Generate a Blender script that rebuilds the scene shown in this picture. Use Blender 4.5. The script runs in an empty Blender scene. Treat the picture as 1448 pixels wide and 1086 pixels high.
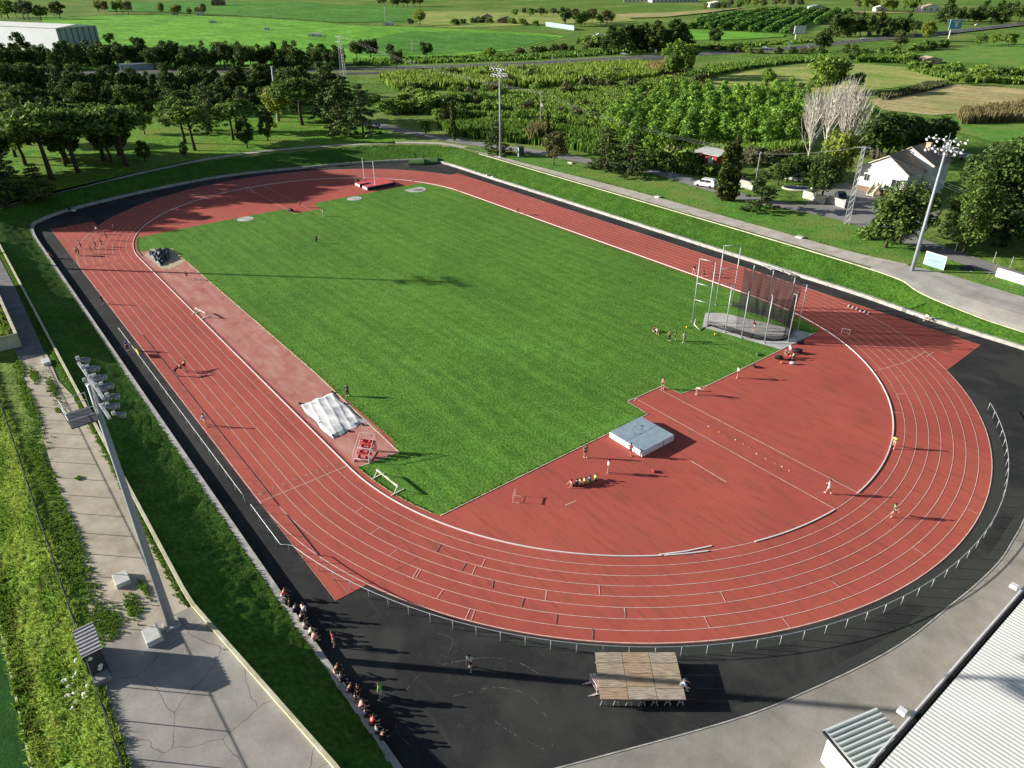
import bpy, bmesh, math, random
import numpy as np
from mathutils import Vector, Matrix
from mathutils.geometry import tessellate_polygon

S = bpy.context.scene
COL = S.collection
RNG = random.Random(7)
NR = np.random.default_rng(7)

# ------------------------------------------------------------------ camera
CAM = np.array([102.7679, -61.5807, 46.3057])
YAW, PITCH, ROLL, FPX = 2.4773, 0.51990, -0.0085, 1022.65
_cy, _sy, _cp, _sp = math.cos(YAW), math.sin(YAW), math.cos(PITCH), math.sin(PITCH)
_F = np.array([_cp * _cy, _cp * _sy, -_sp])
_R = np.array([_sy, -_cy, 0.0])
_U = np.cross(_R, _F)
_c, _s = math.cos(ROLL), math.sin(ROLL)
_R, _U = _c * _R + _s * _U, -_s * _R + _c * _U

def P(px, py, z=0.0):
    """survey helper: sight line through a photo pixel, met with the level plane at height z"""
    d = _F + (px - 724) / FPX * _R - (py - 543) / FPX * _U
    t = (z - CAM[2]) / d[2]
    q = CAM + t * d
    return (float(q[0]), float(q[1]))

def hfit(base, top_py, z0):
    """height of something that stands at base=(x,y) on z0 and reaches photo row top_py"""
    lo, hi = 0.1, 60.0
    for _ in range(40):
        m = (lo + hi) / 2
        d = np.array([base[0], base[1], z0 + m]) - CAM
        y = 543 - FPX * (d @ _U) / (d @ _F)
        if y > top_py: lo = m
        else: hi = m
    return lo

cd = bpy.data.cameras.new('camera')
cam = bpy.data.objects.new('camera', cd)
COL.objects.link(cam)
M = Matrix(((_R[0], _U[0], -_F[0], CAM[0]), (_R[1], _U[1], -_F[1], CAM[1]), (_R[2], _U[2], -_F[2], CAM[2]), (0, 0, 0, 1)))
cam.matrix_world = M
cd.sensor_fit = 'HORIZONTAL'
cd.sensor_width = 36.0
cd.lens = FPX / 1448 * 36.0
cd.clip_start = 0.5
cd.clip_end = 20000
S.camera = cam

# ------------------------------------------------------------------ light
SUN_AZ, SUN_EL = math.radians(45.3), math.radians(16.0)     # direction the shadows run, height of the sun
ld = bpy.data.lights.new('sun', 'SUN')
ld.energy = 5.0
ld.angle = math.radians(0.5)
ld.color = (1.0, 0.94, 0.84)
sun = bpy.data.objects.new('sun', ld)
COL.objects.link(sun)
tosun = Vector((-math.cos(SUN_EL) * math.cos(SUN_AZ), -math.cos(SUN_EL) * math.sin(SUN_AZ), math.sin(SUN_EL)))
sun.rotation_euler = tosun.to_track_quat('Z', 'Y').to_euler()
w = bpy.data.worlds.new('World')
S.world = w
w.use_nodes = True
nt = w.node_tree
sky = nt.nodes.new('ShaderNodeTexSky')
sky.sky_type = 'NISHITA'
sky.sun_disc = False
sky.sun_elevation = SUN_EL
sky.sun_rotation = math.atan2(tosun.x, tosun.y)
nt.links.new(sky.outputs[0], nt.nodes['Background'].inputs[0])
nt.nodes['Background'].inputs[1].default_value = 0.05
S.view_settings.view_transform = 'Standard'
S.view_settings.look = 'None'
S.view_settings.exposure = 1.0
S.view_settings.gamma = 1.0

# ------------------------------------------------------------------ materials
def srgb(r, g, b):
    f = lambda v: (v / 255 / 12.92) if v / 255 <= 0.04045 else ((v / 255 + 0.055) / 1.055) ** 2.4
    return (f(r), f(g), f(b), 1.0)

MATS = {}
def new_mat(name):
    m = bpy.data.materials.new(name)
    m.use_nodes = True
    MATS[name] = m
    return m, m.node_tree, m.node_tree.nodes['Principled BSDF']

def node(t, kind, **kw):
    n = t.nodes.new(kind)
    for k, v in kw.items(): setattr(n, k, v)
    return n

def noise(t, scale, detail=4, rough=0.55, coord='Object', stretch=None, dist=0.0):
    tc = node(t, 'ShaderNodeTexCoord')
    n = node(t, 'ShaderNodeTexNoise')
    n.inputs['Scale'].default_value = scale
    n.inputs['Detail'].default_value = detail
    n.inputs['Roughness'].default_value = rough
    n.inputs['Distortion'].default_value = dist
    if stretch:
        mp = node(t, 'ShaderNodeMapping')
        mp.inputs['Scale'].default_value = stretch[:3]
        if len(stretch) > 3: mp.inputs['Rotation'].default_value = (0, 0, stretch[3])
        t.links.new(tc.outputs[coord], mp.inputs['Vector'])
        t.links.new(mp.outputs[0], n.inputs['Vector'])
    else:
        t.links.new(tc.outputs[coord], n.inputs['Vector'])
    return n.outputs['Fac']

def ramp(t, fac, stops):
    r = node(t, 'ShaderNodeValToRGB')
    e = r.color_ramp.elements
    while len(e) < len(stops): e.new(0.5)
    for el, (p, c) in zip(e, stops):
        el.position = p
        el.color = c if len(c) == 4 else (*c, 1)
    t.links.new(fac, r.inputs[0])
    return r.outputs[0]

def mix(t, fac, a, b, mode='MIX'):
    n = node(t, 'ShaderNodeMix', data_type='RGBA', blend_type=mode)
    for sock, v in ((n.inputs[0], fac), (n.inputs[6], a), (n.inputs[7], b)):
        if isinstance(v, (int, float)): sock.default_value = v
        elif isinstance(v, tuple): sock.default_value = v
        else: t.links.new(v, sock)
    return n.outputs[2]

def bump(t, bsdf, h, strength, dist):
    b = node(t, 'ShaderNodeBump')
    b.inputs['Strength'].default_value = strength
    b.inputs['Distance'].default_value = dist
    t.links.new(h, b.inputs['Height'])
    t.links.new(b.outputs[0], bsdf.inputs['Normal'])

def simple(name, col, rough=0.7, var=0.12, scale=3.0, metal=0.0, spec=0.3):
    m, t, b = new_mat(name)
    lo = tuple(c * (1 - var) for c in col[:3]) + (1,)
    hi = tuple(min(1, c * (1 + var)) for c in col[:3]) + (1,)
    f = noise(t, scale)
    t.links.new(ramp(t, f, [(0.3, lo), (0.7, hi)]), b.inputs['Base Color'])
    b.inputs['Roughness'].default_value = rough
    b.inputs['Metallic'].default_value = metal
    b.inputs['Specular IOR Level'].default_value = spec
    return m

def grass_mat(name, dark, mid, light, patch=None, bumpd=0.12, fine=7.0, amp=0.8, stripe=None, patch_scale=0.05, sheen=0.0):
    m, t, b = new_mat(name)
    f1 = noise(t, fine, 5, 0.65)
    f2 = noise(t, fine * 0.16, 4, 0.6)
    f3 = noise(t, patch_scale, 5, 0.6)
    base = ramp(t, f1, [(0.34, dark), (0.5, mid), (0.68, light)])
    tone = ramp(t, f2, [(0.35, (0.66, 0.7, 0.62, 1)), (0.65, (1.2, 1.15, 1.2, 1))])
    c = mix(t, amp, base, tone, 'MULTIPLY')
    if patch:
        pm = ramp(t, f3, [(0.48, (0, 0, 0, 1)), (0.62, (1, 1, 1, 1))])
        c = mix(t, pm, c, patch)
    else:
        c = mix(t, 0.7, c, ramp(t, f3, [(0.35, (0.8, 0.82, 0.8, 1)), (0.65, (1.15, 1.12, 1.1, 1))]), 'MULTIPLY')
    if stripe:
        f4 = noise(t, 1.0, 2, 0.5, stretch=stripe)
        c = mix(t, 0.6, c, ramp(t, f4, [(0.4, (0.75, 0.8, 0.75, 1)), (0.6, (1.15, 1.12, 1.1, 1))]), 'MULTIPLY')
    t.links.new(c, b.inputs['Base Color'])
    b.inputs['Roughness'].default_value = 0.9
    b.inputs['Specular IOR Level'].default_value = 0.08
    if sheen:
        b.inputs['Sheen Weight'].default_value = sheen
        b.inputs['Sheen Roughness'].default_value = 0.6
        b.inputs['Sheen Tint'].default_value = (0.55, 0.8, 0.3, 1)
    bump(t, b, f1, 0.9, bumpd)
    return m

def leaf_mat(name, dark, light, trans=0.25):
    m, t, b = new_mat(name)
    g = node(t, 'ShaderNodeNewGeometry')
    oi = node(t, 'ShaderNodeObjectInfo')
    c = ramp(t, g.outputs['Random Per Island'], [(0.0, dark), (1.0, light)])
    tint = ramp(t, oi.outputs['Random'], [(0.0, (0.72, 0.75, 0.7, 1)), (0.5, (1, 1, 1, 1)), (1.0, (1.25, 1.12, 0.95, 1))])
    c = mix(t, 1.0, c, tint, 'MULTIPLY')
    t.links.new(c, b.inputs['Base Color'])
    b.inputs['Roughness'].default_value = 0.65
    b.inputs['Specular IOR Level'].default_value = 0.15
    tr = node(t, 'ShaderNodeBsdfTranslucent')
    t.links.new(c, tr.inputs['Color'])
    mx = node(t, 'ShaderNodeMixShader')
    mx.inputs[0].default_value = trans
    out = t.nodes['Material Output']
    t.links.new(b.outputs[0], mx.inputs[1])
    t.links.new(tr.outputs[0], mx.inputs[2])
    t.links.new(mx.outputs[0], out.inputs['Surface'])
    return m

# ------------------------------------------------------------------ mesh helpers
class MB:
    """collects shapes, then links them as one mesh object"""
    def __init__(self): self.v, self.f = [], []
    def add(self, vs, fs):
        o = len(self.v)
        self.v += [tuple(map(float, p)) for p in vs]
        self.f += [tuple(i + o for i in f) for f in fs]
        return self
    def box(self, c, s, rz=0.0, taper=1.0):
        x, y, z = (k / 2 for k in s)
        ca, sa = math.cos(rz), math.sin(rz)
        vs = []
        for k, tz in ((-z, 1.0), (z, taper)):
            for a, b in ((-x, -y), (x, -y), (x, y), (-x, y)):
                a, b = a * tz, b * tz
                vs.append((c[0] + a * ca - b * sa, c[1] + a * sa + b * ca, c[2] + k))
        return self.add(vs, [(3, 2, 1, 0), (4, 5, 6, 7), (0, 1, 5, 4), (1, 2, 6, 5), (2, 3, 7, 6), (3, 0, 4, 7)])
    def prism(self, pts, z0, z1):
        n = len(pts)
        vs = [(*p[:2], z0) for p in pts] + [(*p[:2], z1) for p in pts]
        fs = [(i, (i + 1) % n, n + (i + 1) % n, n + i) for i in range(n)]
        tri = tessellate_polygon([[Vector((p[0], p[1], 0)) for p in pts]])
        fs += [tuple(n + i for i in t) for t in tri] + [tuple(reversed(t)) for t in tri]
        return self.add(vs, fs)
    def sheet(self, pts, z):
        tri = tessellate_polygon([[Vector((p[0], p[1], 0)) for p in pts]])
        fs = []
        for t in tri:
            a, b, c = (pts[i] for i in t)
            cr = (b[0] - a[0]) * (c[1] - a[1]) - (b[1] - a[1]) * (c[0] - a[0])
            fs.append(tuple(t) if cr > 0 else tuple(reversed(t)))
        return self.add([(p[0], p[1], z) for p in pts], fs)
    def tube(self, pts, r, n=6, cap=True):
        pts = [Vector(p) for p in pts]
        rs = r if isinstance(r, (list, tuple)) else [r] * len(pts)
        vs, fs = [], []
        up = None
        for i, p in enumerate(pts):
            a, b = pts[max(i - 1, 0)], pts[min(i + 1, len(pts) - 1)]
            d = (b - a).normalized()
            if up is None:
                up = d.orthogonal().normalized()
            up = (up - d * up.dot(d))
            up = up.normalized() if up.length > 1e-6 else d.orthogonal().normalized()
            q = d.cross(up)
            for k in range(n):
                an = 2 * math.pi * k / n
                vs.append(p + (up * math.cos(an) + q * math.sin(an)) * rs[i])
        for i in range(len(pts) - 1):
            for k in range(n):
                a, b = i * n + k, i * n + (k + 1) % n
                fs.append((a, b, b + n, a + n))
        if cap:
            fs.append(tuple(reversed(range(n))))
            fs.append(tuple(range((len(pts) - 1) * n, len(pts) * n)))
        return self.add(vs, fs)
    def strip(self, pl, w, z, off=0.0, closed=False):
        """flat ribbon of width w along a plan polyline"""
        l, r = offset(pl, off + w / 2, closed), offset(pl, off - w / 2, closed)
        n = len(pl)
        zz = z if isinstance(z, (list, tuple)) else [z] * n
        vs = [(*p, zz[i]) for i, p in enumerate(r)] + [(*p, zz[i]) for i, p in enumerate(l)]
        m = n if closed else n - 1
        return self.add(vs, [(i, (i + 1) % n, n + (i + 1) % n, n + i) for i in range(m)])
    def wall(self, pl, w, z0, z1, closed=False):
        l, r = offset(pl, w / 2, closed), offset(pl, -w / 2, closed)
        n = len(pl)
        a0 = z0 if isinstance(z0, (list, tuple)) else [z0] * n
        a1 = z1 if isinstance(z1, (list, tuple)) else [z1] * n
        vs = []
        for i in range(n): vs += [(*r[i], a0[i]), (*l[i], a0[i]), (*l[i], a1[i]), (*r[i], a1[i])]
        fs = []
        for i in range(n if closed else n - 1):
            a, b = 4 * i, 4 * ((i + 1) % n)
            for k in range(4):
                k2 = (k + 1) % 4
                fs.append((a + k, a + k2, b + k2, b + k))
        if not closed:
            fs += [(0, 1, 2, 3), (4 * n - 1, 4 * n - 2, 4 * n - 3, 4 * n - 4)]
        return self.add(vs, fs)
    def ell(self, c, r, nu=10, nv=7):
        vs, fs = [], []
        for j in range(nv + 1):
            th = math.pi * j / nv
            for i in range(nu):
                a = 2 * math.pi * i / nu
                vs.append((c[0] + r[0] * math.sin(th) * math.cos(a), c[1] + r[1] * math.sin(th) * math.sin(a), c[2] + r[2] * math.cos(th)))
        for j in range(nv):
            for i in range(nu):
                a, b = j * nu + i, j * nu + (i + 1) % nu
                fs.append((a, a + nu, b + nu, b))
        return self.add(vs, fs)
    def disc(self, c, r, n=24, ry=None, h=0.0):
        ry = ry or r
        pts = [(c[0] + r * math.cos(2 * math.pi * i / n), c[1] + ry * math.sin(2 * math.pi * i / n)) for i in range(n)]
        if h: return self.prism(pts, c[2] - h, c[2])
        return self.sheet(pts, c[2])
    def mesh(self, name, mat, smooth=False, bevel=0.0):
        me = bpy.data.meshes.new(name)
        me.from_pydata(self.v, [], self.f)
        if bevel or not smooth:
            pass
        bm = bmesh.new(); bm.from_mesh(me)
        bmesh.ops.recalc_face_normals(bm, faces=bm.faces)
        if bevel:
            ed = [e for e in bm.edges if len(e.link_faces) == 2 and e.calc_face_angle(0) > 0.6]
            bmesh.ops.bevel(bm, geom=ed, offset=bevel, segments=2, affect='EDGES', profile=0.6)
        bm.to_mesh(me); bm.free()
        if smooth: me.polygons.foreach_set('use_smooth', [True] * len(me.polygons))
        me.materials.append(MATS[mat] if isinstance(mat, str) else mat)
        return me
    def flat(self, name, mat, parent=None):
        """link without touching face directions (sheets keep facing up)"""
        me = bpy.data.meshes.new(name)
        me.from_pydata(self.v, [], self.f)
        me.materials.append(MATS[mat])
        return link(name, me, parent)
    def build(self, name, mat, parent=None, smooth=False, bevel=0.0):
        return link(name, self.mesh(name, mat, smooth, bevel), parent)

def link(name, me, parent=None):
    o = bpy.data.objects.new(name, me)
    COL.objects.link(o)
    if parent is not None: o.parent = parent
    return o

def offset(pl, d, closed=False):
    out, n = [], len(pl)
    for i in range(n):
        if closed: a, b = pl[(i - 1) % n], pl[(i + 1) % n]
        else: a, b = pl[max(i - 1, 0)], pl[min(i + 1, n - 1)]
        tx, ty = b[0] - a[0], b[1] - a[1]
        L = math.hypot(tx, ty) or 1
        out.append((pl[i][0] - ty / L * d, pl[i][1] + tx / L * d))
    return out

def resample(pl, n, closed=False):
    p = np.array(pl, float)
    if closed: p = np.vstack([p, p[:1]])
    s = np.r_[0, np.cumsum(np.hypot(*np.diff(p, axis=0).T))]
    q = np.linspace(0, s[-1], n + (1 if closed else 0))
    if closed: q = q[:-1]
    return [(float(a), float(b)) for a, b in zip(np.interp(q, s, p[:, 0]), np.interp(q, s, p[:, 1]))]

def smooth_pl(pl, n):
    """Catmull-Rom through the points, n samples"""
    p = [Vector(q) for q in pl]
    p = [2 * p[0] - p[1]] + p + [2 * p[-1] - p[-2]]
    out = []
    for i in range(1, len(p) - 2):
        a, b, c, d = p[i - 1:i + 3]
        for k in range(8):
            t = k / 8
            out.append(0.5 * ((2 * b) + (c - a) * t + (2 * a - 5 * b + 4 * c - d) * t * t + (3 * b - a - 3 * c + d) * t ** 3))
    out.append(p[-2])
    return resample([tuple(q[:2]) for q in out], n)

def tag(o, label, cat, group=None):
    o['label'] = label
    o['category'] = cat
    if group: o['group'] = group
    return o

def kind(o, k):
    o['kind'] = k
    return o

def thing(name, label, cat, loc=(0, 0, 0), rz=0.0, group=None):
    o = bpy.data.objects.new(name, None)
    COL.objects.link(o)
    o.location = loc
    o.rotation_euler = (0, 0, rz)
    o.empty_display_size = 0.3
    return tag(o, label, cat, group)

def dup(root, loc, rz=0.0, scale=1.0, label=None, group=None):
    r = root.copy(); COL.objects.link(r)
    r.location = loc; r.rotation_euler = (0, 0, rz)
    r.scale = scale if isinstance(scale, tuple) else (scale,) * 3
    if label: r['label'] = label
    if group: r['group'] = group
    for ch in list(root.children):
        c = ch.copy(); COL.objects.link(c); c.parent = r
        for g in ch.children:
            d = g.copy(); COL.objects.link(d); d.parent = c
    return r

def inside(poly, pts):
    poly = np.array(poly); pts = np.asarray(pts)
    r = np.zeros(len(pts), bool)
    for (x0, y0), (x1, y1) in zip(poly, np.roll(poly, -1, 0)):
        if y0 == y1: continue
        c = ((y0 > pts[:, 1]) != (y1 > pts[:, 1])) & (pts[:, 0] < (x1 - x0) * (pts[:, 1] - y0) / (y1 - y0) + x0)
        r ^= c
    return r

def dist_poly(poly, pts, closed=True):
    poly = np.array(poly); pts = np.asarray(pts)
    best = np.full(len(pts), 1e9)
    nxt = np.roll(poly, -1, 0) if closed else poly[1:]
    for a, b in zip(poly, nxt):
        d = b - a; L = d @ d or 1
        t = np.clip(((pts - a) @ d) / L, 0, 1)
        best = np.minimum(best, np.hypot(*(pts - a - t[:, None] * d).T))
    return best
# ------------------------------------------------------------------ palette
T = 2.4            # level of the terraces and land around the sunken track
grass_mat('infield', (0.0545, 0.1410, 0.0197, 1), (0.0977, 0.2340, 0.0334, 1), (0.1706, 0.3440, 0.0577, 1), fine=3.4, bumpd=0.08, amp=0.55, sheen=0.02, stripe=(0.03, 0.9, 1, 0.78))
grass_mat('lawn', (0.0475, 0.1358, 0.0189, 1), (0.0862, 0.2329, 0.0285, 1), (0.1509, 0.3397, 0.0474, 1), fine=2.2, bumpd=0.16, patch=(0.1618, 0.2232, 0.0443, 1), patch_scale=0.09, sheen=0.05)
grass_mat('bank', (0.0322, 0.0901, 0.0129, 1), (0.0592, 0.1501, 0.0187, 1), (0.1035, 0.2159, 0.0287, 1), fine=2.4, bumpd=0.18)
grass_mat('grove', (0.0512, 0.1422, 0.0174, 1), (0.1137, 0.2703, 0.0270, 1), (0.2418, 0.4407, 0.0482, 1), fine=1.0, bumpd=0.2, patch=(0.1690, 0.2470, 0.0385, 1), patch_scale=0.06)
grass_mat('land', (0.0650, 0.1375, 0.0207, 1), (0.1170, 0.2250, 0.0345, 1), (0.1950, 0.3125, 0.0633, 1), fine=0.55, bumpd=0.4, patch=(0.2080, 0.2625, 0.0690, 1), patch_scale=0.012)
grass_mat('crop', (0.0936, 0.2738, 0.0315, 1), (0.1621, 0.4108, 0.0470, 1), (0.2650, 0.5363, 0.0784, 1), fine=0.3, bumpd=0.2, amp=0.6, stripe=(0.02, 0.25, 1, 0.5), patch_scale=0.012)
grass_mat('crop_dark', (0.0529, 0.1729, 0.0306, 1), (0.0907, 0.2594, 0.0409, 1), (0.1701, 0.3705, 0.0639, 1), fine=0.3, bumpd=0.2, amp=0.6, stripe=(0.02, 0.2, 1, 0.2), patch_scale=0.01)
grass_mat('hayfield', (0.2242, 0.2760, 0.0743, 1), (0.3450, 0.3795, 0.1155, 1), (0.4830, 0.5002, 0.1815, 1), fine=0.4, bumpd=0.15, amp=0.5, stripe=(0.03, 0.3, 1, 0.9), patch=(0.2070, 0.3277, 0.0660, 1), patch_scale=0.03)
grass_mat('tanfield', (0.3267, 0.2747, 0.1337, 1), (0.4604, 0.3861, 0.1857, 1), (0.5643, 0.4901, 0.2525, 1), fine=0.4, bumpd=0.15, amp=0.5, stripe=(0.03, 0.3, 1, 0.9), patch=(0.2970, 0.3267, 0.1188, 1), patch_scale=0.02)
grass_mat('turf', (0.012, 0.06, 0.01, 1), (0.02, 0.085, 0.014, 1), (0.03, 0.11, 0.02, 1), fine=5, bumpd=0.05)
grass_mat('soil', (0.05, 0.045, 0.02, 1), (0.085, 0.07, 0.035, 1), (0.12, 0.1, 0.055, 1), fine=0.8, bumpd=0.3)

# the red running surface: worn, faintly streaked rubber
m, t, b = new_mat('rubber')
f1, f2, f3 = noise(t, 9, 4), noise(t, 0.22, 5, 0.6), noise(t, 0.06, 3)
c = ramp(t, f1, [(0.3, (0.3696, 0.0744, 0.0554, 1)), (0.7, (0.4704, 0.1052, 0.0795, 1))])
c = mix(t, ramp(t, f2, [(0.42, (0, 0, 0, 1)), (0.7, (0.5500, 0.5225, 0.4730, 1))]), c, (0.3360, 0.0770, 0.0650, 1))
c = mix(t, ramp(t, f3, [(0.4, (0, 0, 0, 1)), (0.65, (0.5000, 0.4750, 0.4300, 1))]), c, (0.5152, 0.1283, 0.0903, 1))
f4 = noise(t, 1.0, 4, 0.65, stretch=(0.25, 1.6, 1, 0.25))
c = mix(t, ramp(t, f4, [(0.5, (0, 0, 0, 1)), (0.72, (0.7500, 0.7125, 0.6450, 1))]), c, (0.2576, 0.0706, 0.0506, 1))
f5 = noise(t, 0.35, 6, 0.7, dist=1.5)
c = mix(t, ramp(t, f5, [(0.55, (0, 0, 0, 1)), (0.7, (0.5000, 0.4750, 0.4300, 1))]), c, (0.2688, 0.1091, 0.0722, 1))
f6 = noise(t, 1.3, 5, 0.7)
c = mix(t, ramp(t, f6, [(0.62, (0, 0, 0, 1)), (0.8, (0.3500, 0.3325, 0.3010, 1))]), c, (0.5500, 0.2375, 0.1720, 1))
t.links.new(c, b.inputs['Base Color'])
b.inputs['Roughness'].default_value = 0.85
b.inputs['Specular IOR Level'].default_value = 0.2
bump(t, b, noise(t, 30, 3), 0.4, 0.01)

m, t, b = new_mat('rubber_faded')      # bleached runway by the sand pits
f1, f2 = noise(t, 6, 4), noise(t, 0.5, 5, 0.65, stretch=(0.35, 1.4, 1))
c = ramp(t, f1, [(0.3, (0.43, 0.17, 0.14, 1)), (0.7, (0.5, 0.22, 0.185, 1))])
c = mix(t, ramp(t, f2, [(0.45, (0, 0, 0, 1)), (0.68, (0.8, 0.8, 0.8, 1))]), c, (0.56, 0.33, 0.28, 1))
c = mix(t, ramp(t, noise(t, 0.35, 4, 0.6), [(0.5, (0, 0, 0, 1)), (0.7, (0.6, 0.6, 0.6, 1))]), c, (0.36, 0.09, 0.075, 1))
t.links.new(c, b.inputs['Base Color'])
b.inputs['Roughness'].default_value = 0.9
b.inputs['Specular IOR Level'].default_value = 0.15

m, t, b = new_mat('asphalt')           # black apron, scuffed
f1, f2, f3 = noise(t, 14, 4), noise(t, 0.3, 5, 0.65), noise(t, 0.8, 6, 0.75, dist=2.5)
c = ramp(t, f1, [(0.3, (0.018, 0.019, 0.02, 1)), (0.7, (0.036, 0.037, 0.038, 1))])
c = mix(t, ramp(t, f2, [(0.45, (0, 0, 0, 1)), (0.7, (0.7, 0.7, 0.7, 1))]), c, (0.046, 0.047, 0.045, 1))
c = mix(t, ramp(t, f3, [(0.56, (0, 0, 0, 1)), (0.78, (0.6, 0.6, 0.6, 1))]), c, (0.1, 0.105, 0.095, 1))
c = mix(t, ramp(t, noise(t, 0.12, 3, 0.5, dist=1.0), [(0.48, (0, 0, 0, 1)), (0.6, (0.6, 0.6, 0.6, 1))]), c, (0.06, 0.06, 0.057, 1))
c = mix(t, ramp(t, noise(t, 1.0, 5, 0.7, stretch=(0.12, 1.5, 1, 1.1)), [(0.58, (0, 0, 0, 1)), (0.72, (0.35, 0.35, 0.35, 1))]), c, (0.075, 0.075, 0.07, 1))
t.links.new(c, b.inputs['Base Color'])
b.inputs['Roughness'].default_value = 0.9
b.inputs['Specular IOR Level'].default_value = 0.15
bump(t, b, f1, 0.6, 0.02)

def concrete(name, base, dark, light, crack=None, scale=0.35):
    m, t, b = new_mat(name)
    f1, f2, f3 = noise(t, 10, 5, 0.7), noise(t, scale, 5, 0.6), noise(t, 2.2, 5, 0.7)
    c = ramp(t, f2, [(0.3, dark), (0.5, base), (0.7, light)])
    c = mix(t, 0.75, c, ramp(t, f1, [(0.3, (0.8, 0.8, 0.8, 1)), (0.7, (1.15, 1.15, 1.15, 1))]), 'MULTIPLY')
    c = mix(t, ramp(t, f3, [(0.55, (0, 0, 0, 1)), (0.75, (0.5, 0.5, 0.5, 1))]), c, dark)
    if crack:
        tc = node(t, 'ShaderNodeTexCoord')
        nz = node(t, 'ShaderNodeTexNoise'); nz.inputs['Scale'].default_value = 0.5; nz.inputs['Detail'].default_value = 5
        t.links.new(tc.outputs['Object'], nz.inputs['Vector'])
        ad = node(t, 'ShaderNodeMix', data_type='RGBA', blend_type='LINEAR_LIGHT')
        ad.inputs[0].default_value = 0.7
        t.links.new(tc.outputs['Object'], ad.inputs[6]); t.links.new(nz.outputs['Color'], ad.inputs[7])
        vo = node(t, 'ShaderNodeTexVoronoi', feature='DISTANCE_TO_EDGE', voronoi_dimensions='2D')
        vo.inputs['Scale'].default_value = crack
        t.links.new(ad.outputs[2], vo.inputs['Vector'])
        wd = 0.011 * crack / 0.3
        c = mix(t, ramp(t, vo.outputs['Distance'], [(0.0, (0.85, 0.85, 0.85, 1)), (wd, (0, 0, 0, 1))]), c, (0.03, 0.03, 0.026, 1))
    t.links.new(c, b.inputs['Base Color'])
    b.inputs['Roughness'].default_value = 0.9
    b.inputs['Specular IOR Level'].default_value = 0.15
    bump(t, b, f1, 0.5, 0.02)
    return m
concrete('pavement', (0.2904, 0.2772, 0.2451, 1), (0.2200, 0.2112, 0.1849, 1), (0.3520, 0.3344, 0.3010, 1))
concrete('cracked', (0.3420, 0.3195, 0.2925, 1), (0.2610, 0.2448, 0.2232, 1), (0.4140, 0.3870, 0.3600, 1), crack=0.21)
concrete('gravel', (0.47, 0.41, 0.32, 1), (0.36, 0.31, 0.235, 1), (0.56, 0.5, 0.4, 1), scale=0.5)
concrete('kerbstone', (0.42, 0.41, 0.38, 1), (0.27, 0.27, 0.25, 1), (0.54, 0.53, 0.49, 1), scale=1.2)
concrete('coping', (0.55, 0.53, 0.38, 1), (0.4, 0.39, 0.25, 1), (0.66, 0.64, 0.48, 1), scale=1.0)
concrete('path', (0.5, 0.46, 0.4, 1), (0.38, 0.35, 0.3, 1), (0.6, 0.56, 0.5, 1), scale=0.5)
concrete('plaza', (0.42, 0.4, 0.365, 1), (0.33, 0.31, 0.28, 1), (0.5, 0.475, 0.44, 1), scale=0.3)
concrete('road', (0.26, 0.255, 0.25, 1), (0.2, 0.195, 0.19, 1), (0.32, 0.31, 0.3, 1), scale=0.2)
concrete('motorway', (0.085, 0.085, 0.09, 1), (0.06, 0.06, 0.065, 1), (0.12, 0.12, 0.12, 1), scale=0.1)
concrete('greywalk', (0.1920, 0.1920, 0.1980, 1), (0.1440, 0.1440, 0.1500, 1), (0.2400, 0.2400, 0.2400, 1), scale=0.6)
concrete('slab', (0.6, 0.6, 0.58, 1), (0.48, 0.48, 0.46, 1), (0.7, 0.7, 0.68, 1), scale=1.5)
concrete('circle_pad', (0.5, 0.49, 0.47, 1), (0.38, 0.37, 0.36, 1), (0.6, 0.59, 0.57, 1), scale=0.6)
simple('line_paint', (0.72, 0.55, 0.48), 0.8, 0.25, 2.0)
simple('line_faint', (0.46, 0.26, 0.21), 0.9, 0.25, 2.0)
simple('line_grey', (0.3, 0.15, 0.14), 0.9, 0.2, 2.0)
simple('white_paint', (0.78, 0.78, 0.76), 0.5, 0.08, 4.0)
simple('edge_stone', (0.55, 0.5, 0.34), 0.9, 0.25, 1.5)
simple('chalk', (0.13, 0.12, 0.105), 0.9, 0.5, 1.2)

# ------------------------------------------------------------------ the sunken stadium: outlines
# pixel rows surveyed at the kerb (top 0.5 m) and at the lip of the bank
kerb_px = [(40, 320), (75, 305), (110, 294), (200, 272), (300, 252), (420, 239), (520, 229), (570, 229), (640, 237)]
KERB = [(130, -49.9), (90, -49.9), (74, -49.9), (55, -49.9), (40, -49.9), (0, -49.9), (-40, -49.9)] + [(-77.2, -49.9), (-83.2, -44.2), (-86.2, -38.5), (-91.0, -23.7), (-93.6, -8), (-93.0, 3), (-89.3, 15.4), (-85.6, 28.5),
        P(572, 225, .5), P(603, 224.5, .5), P(632, 229.5, .5), (-45.5, 49.6), (-21.5, 49.9), (29.4, 49.8), (51, 50.2), (63.2, 49.2), (76.2, 49.6), (100, 50.5), (130, 50.5)]
LIP = [(130, -51.7), (90, -51.9), (74, -53.35), (55, -56.1), (40, -56.2), (0, -56.2), (-40, -56.2)] + [(-82.5, -56.0), (-90, -48), (-93.5, -38), (-99.5, -20.8), (-104, -6), (-104.6, 6), (-102.8, 17.8), (-98.5, 31),
       (-90, 47), (-82, 55.5), (-73.2, 57.8), (-55.8, 57.6), (-30, 57.2), (24.4, 56.8), (54.5, 56.2), (60, 52.3), (75.5, 50.9), (100, 52.2), (130, 52.2)]
N = 240
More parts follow.
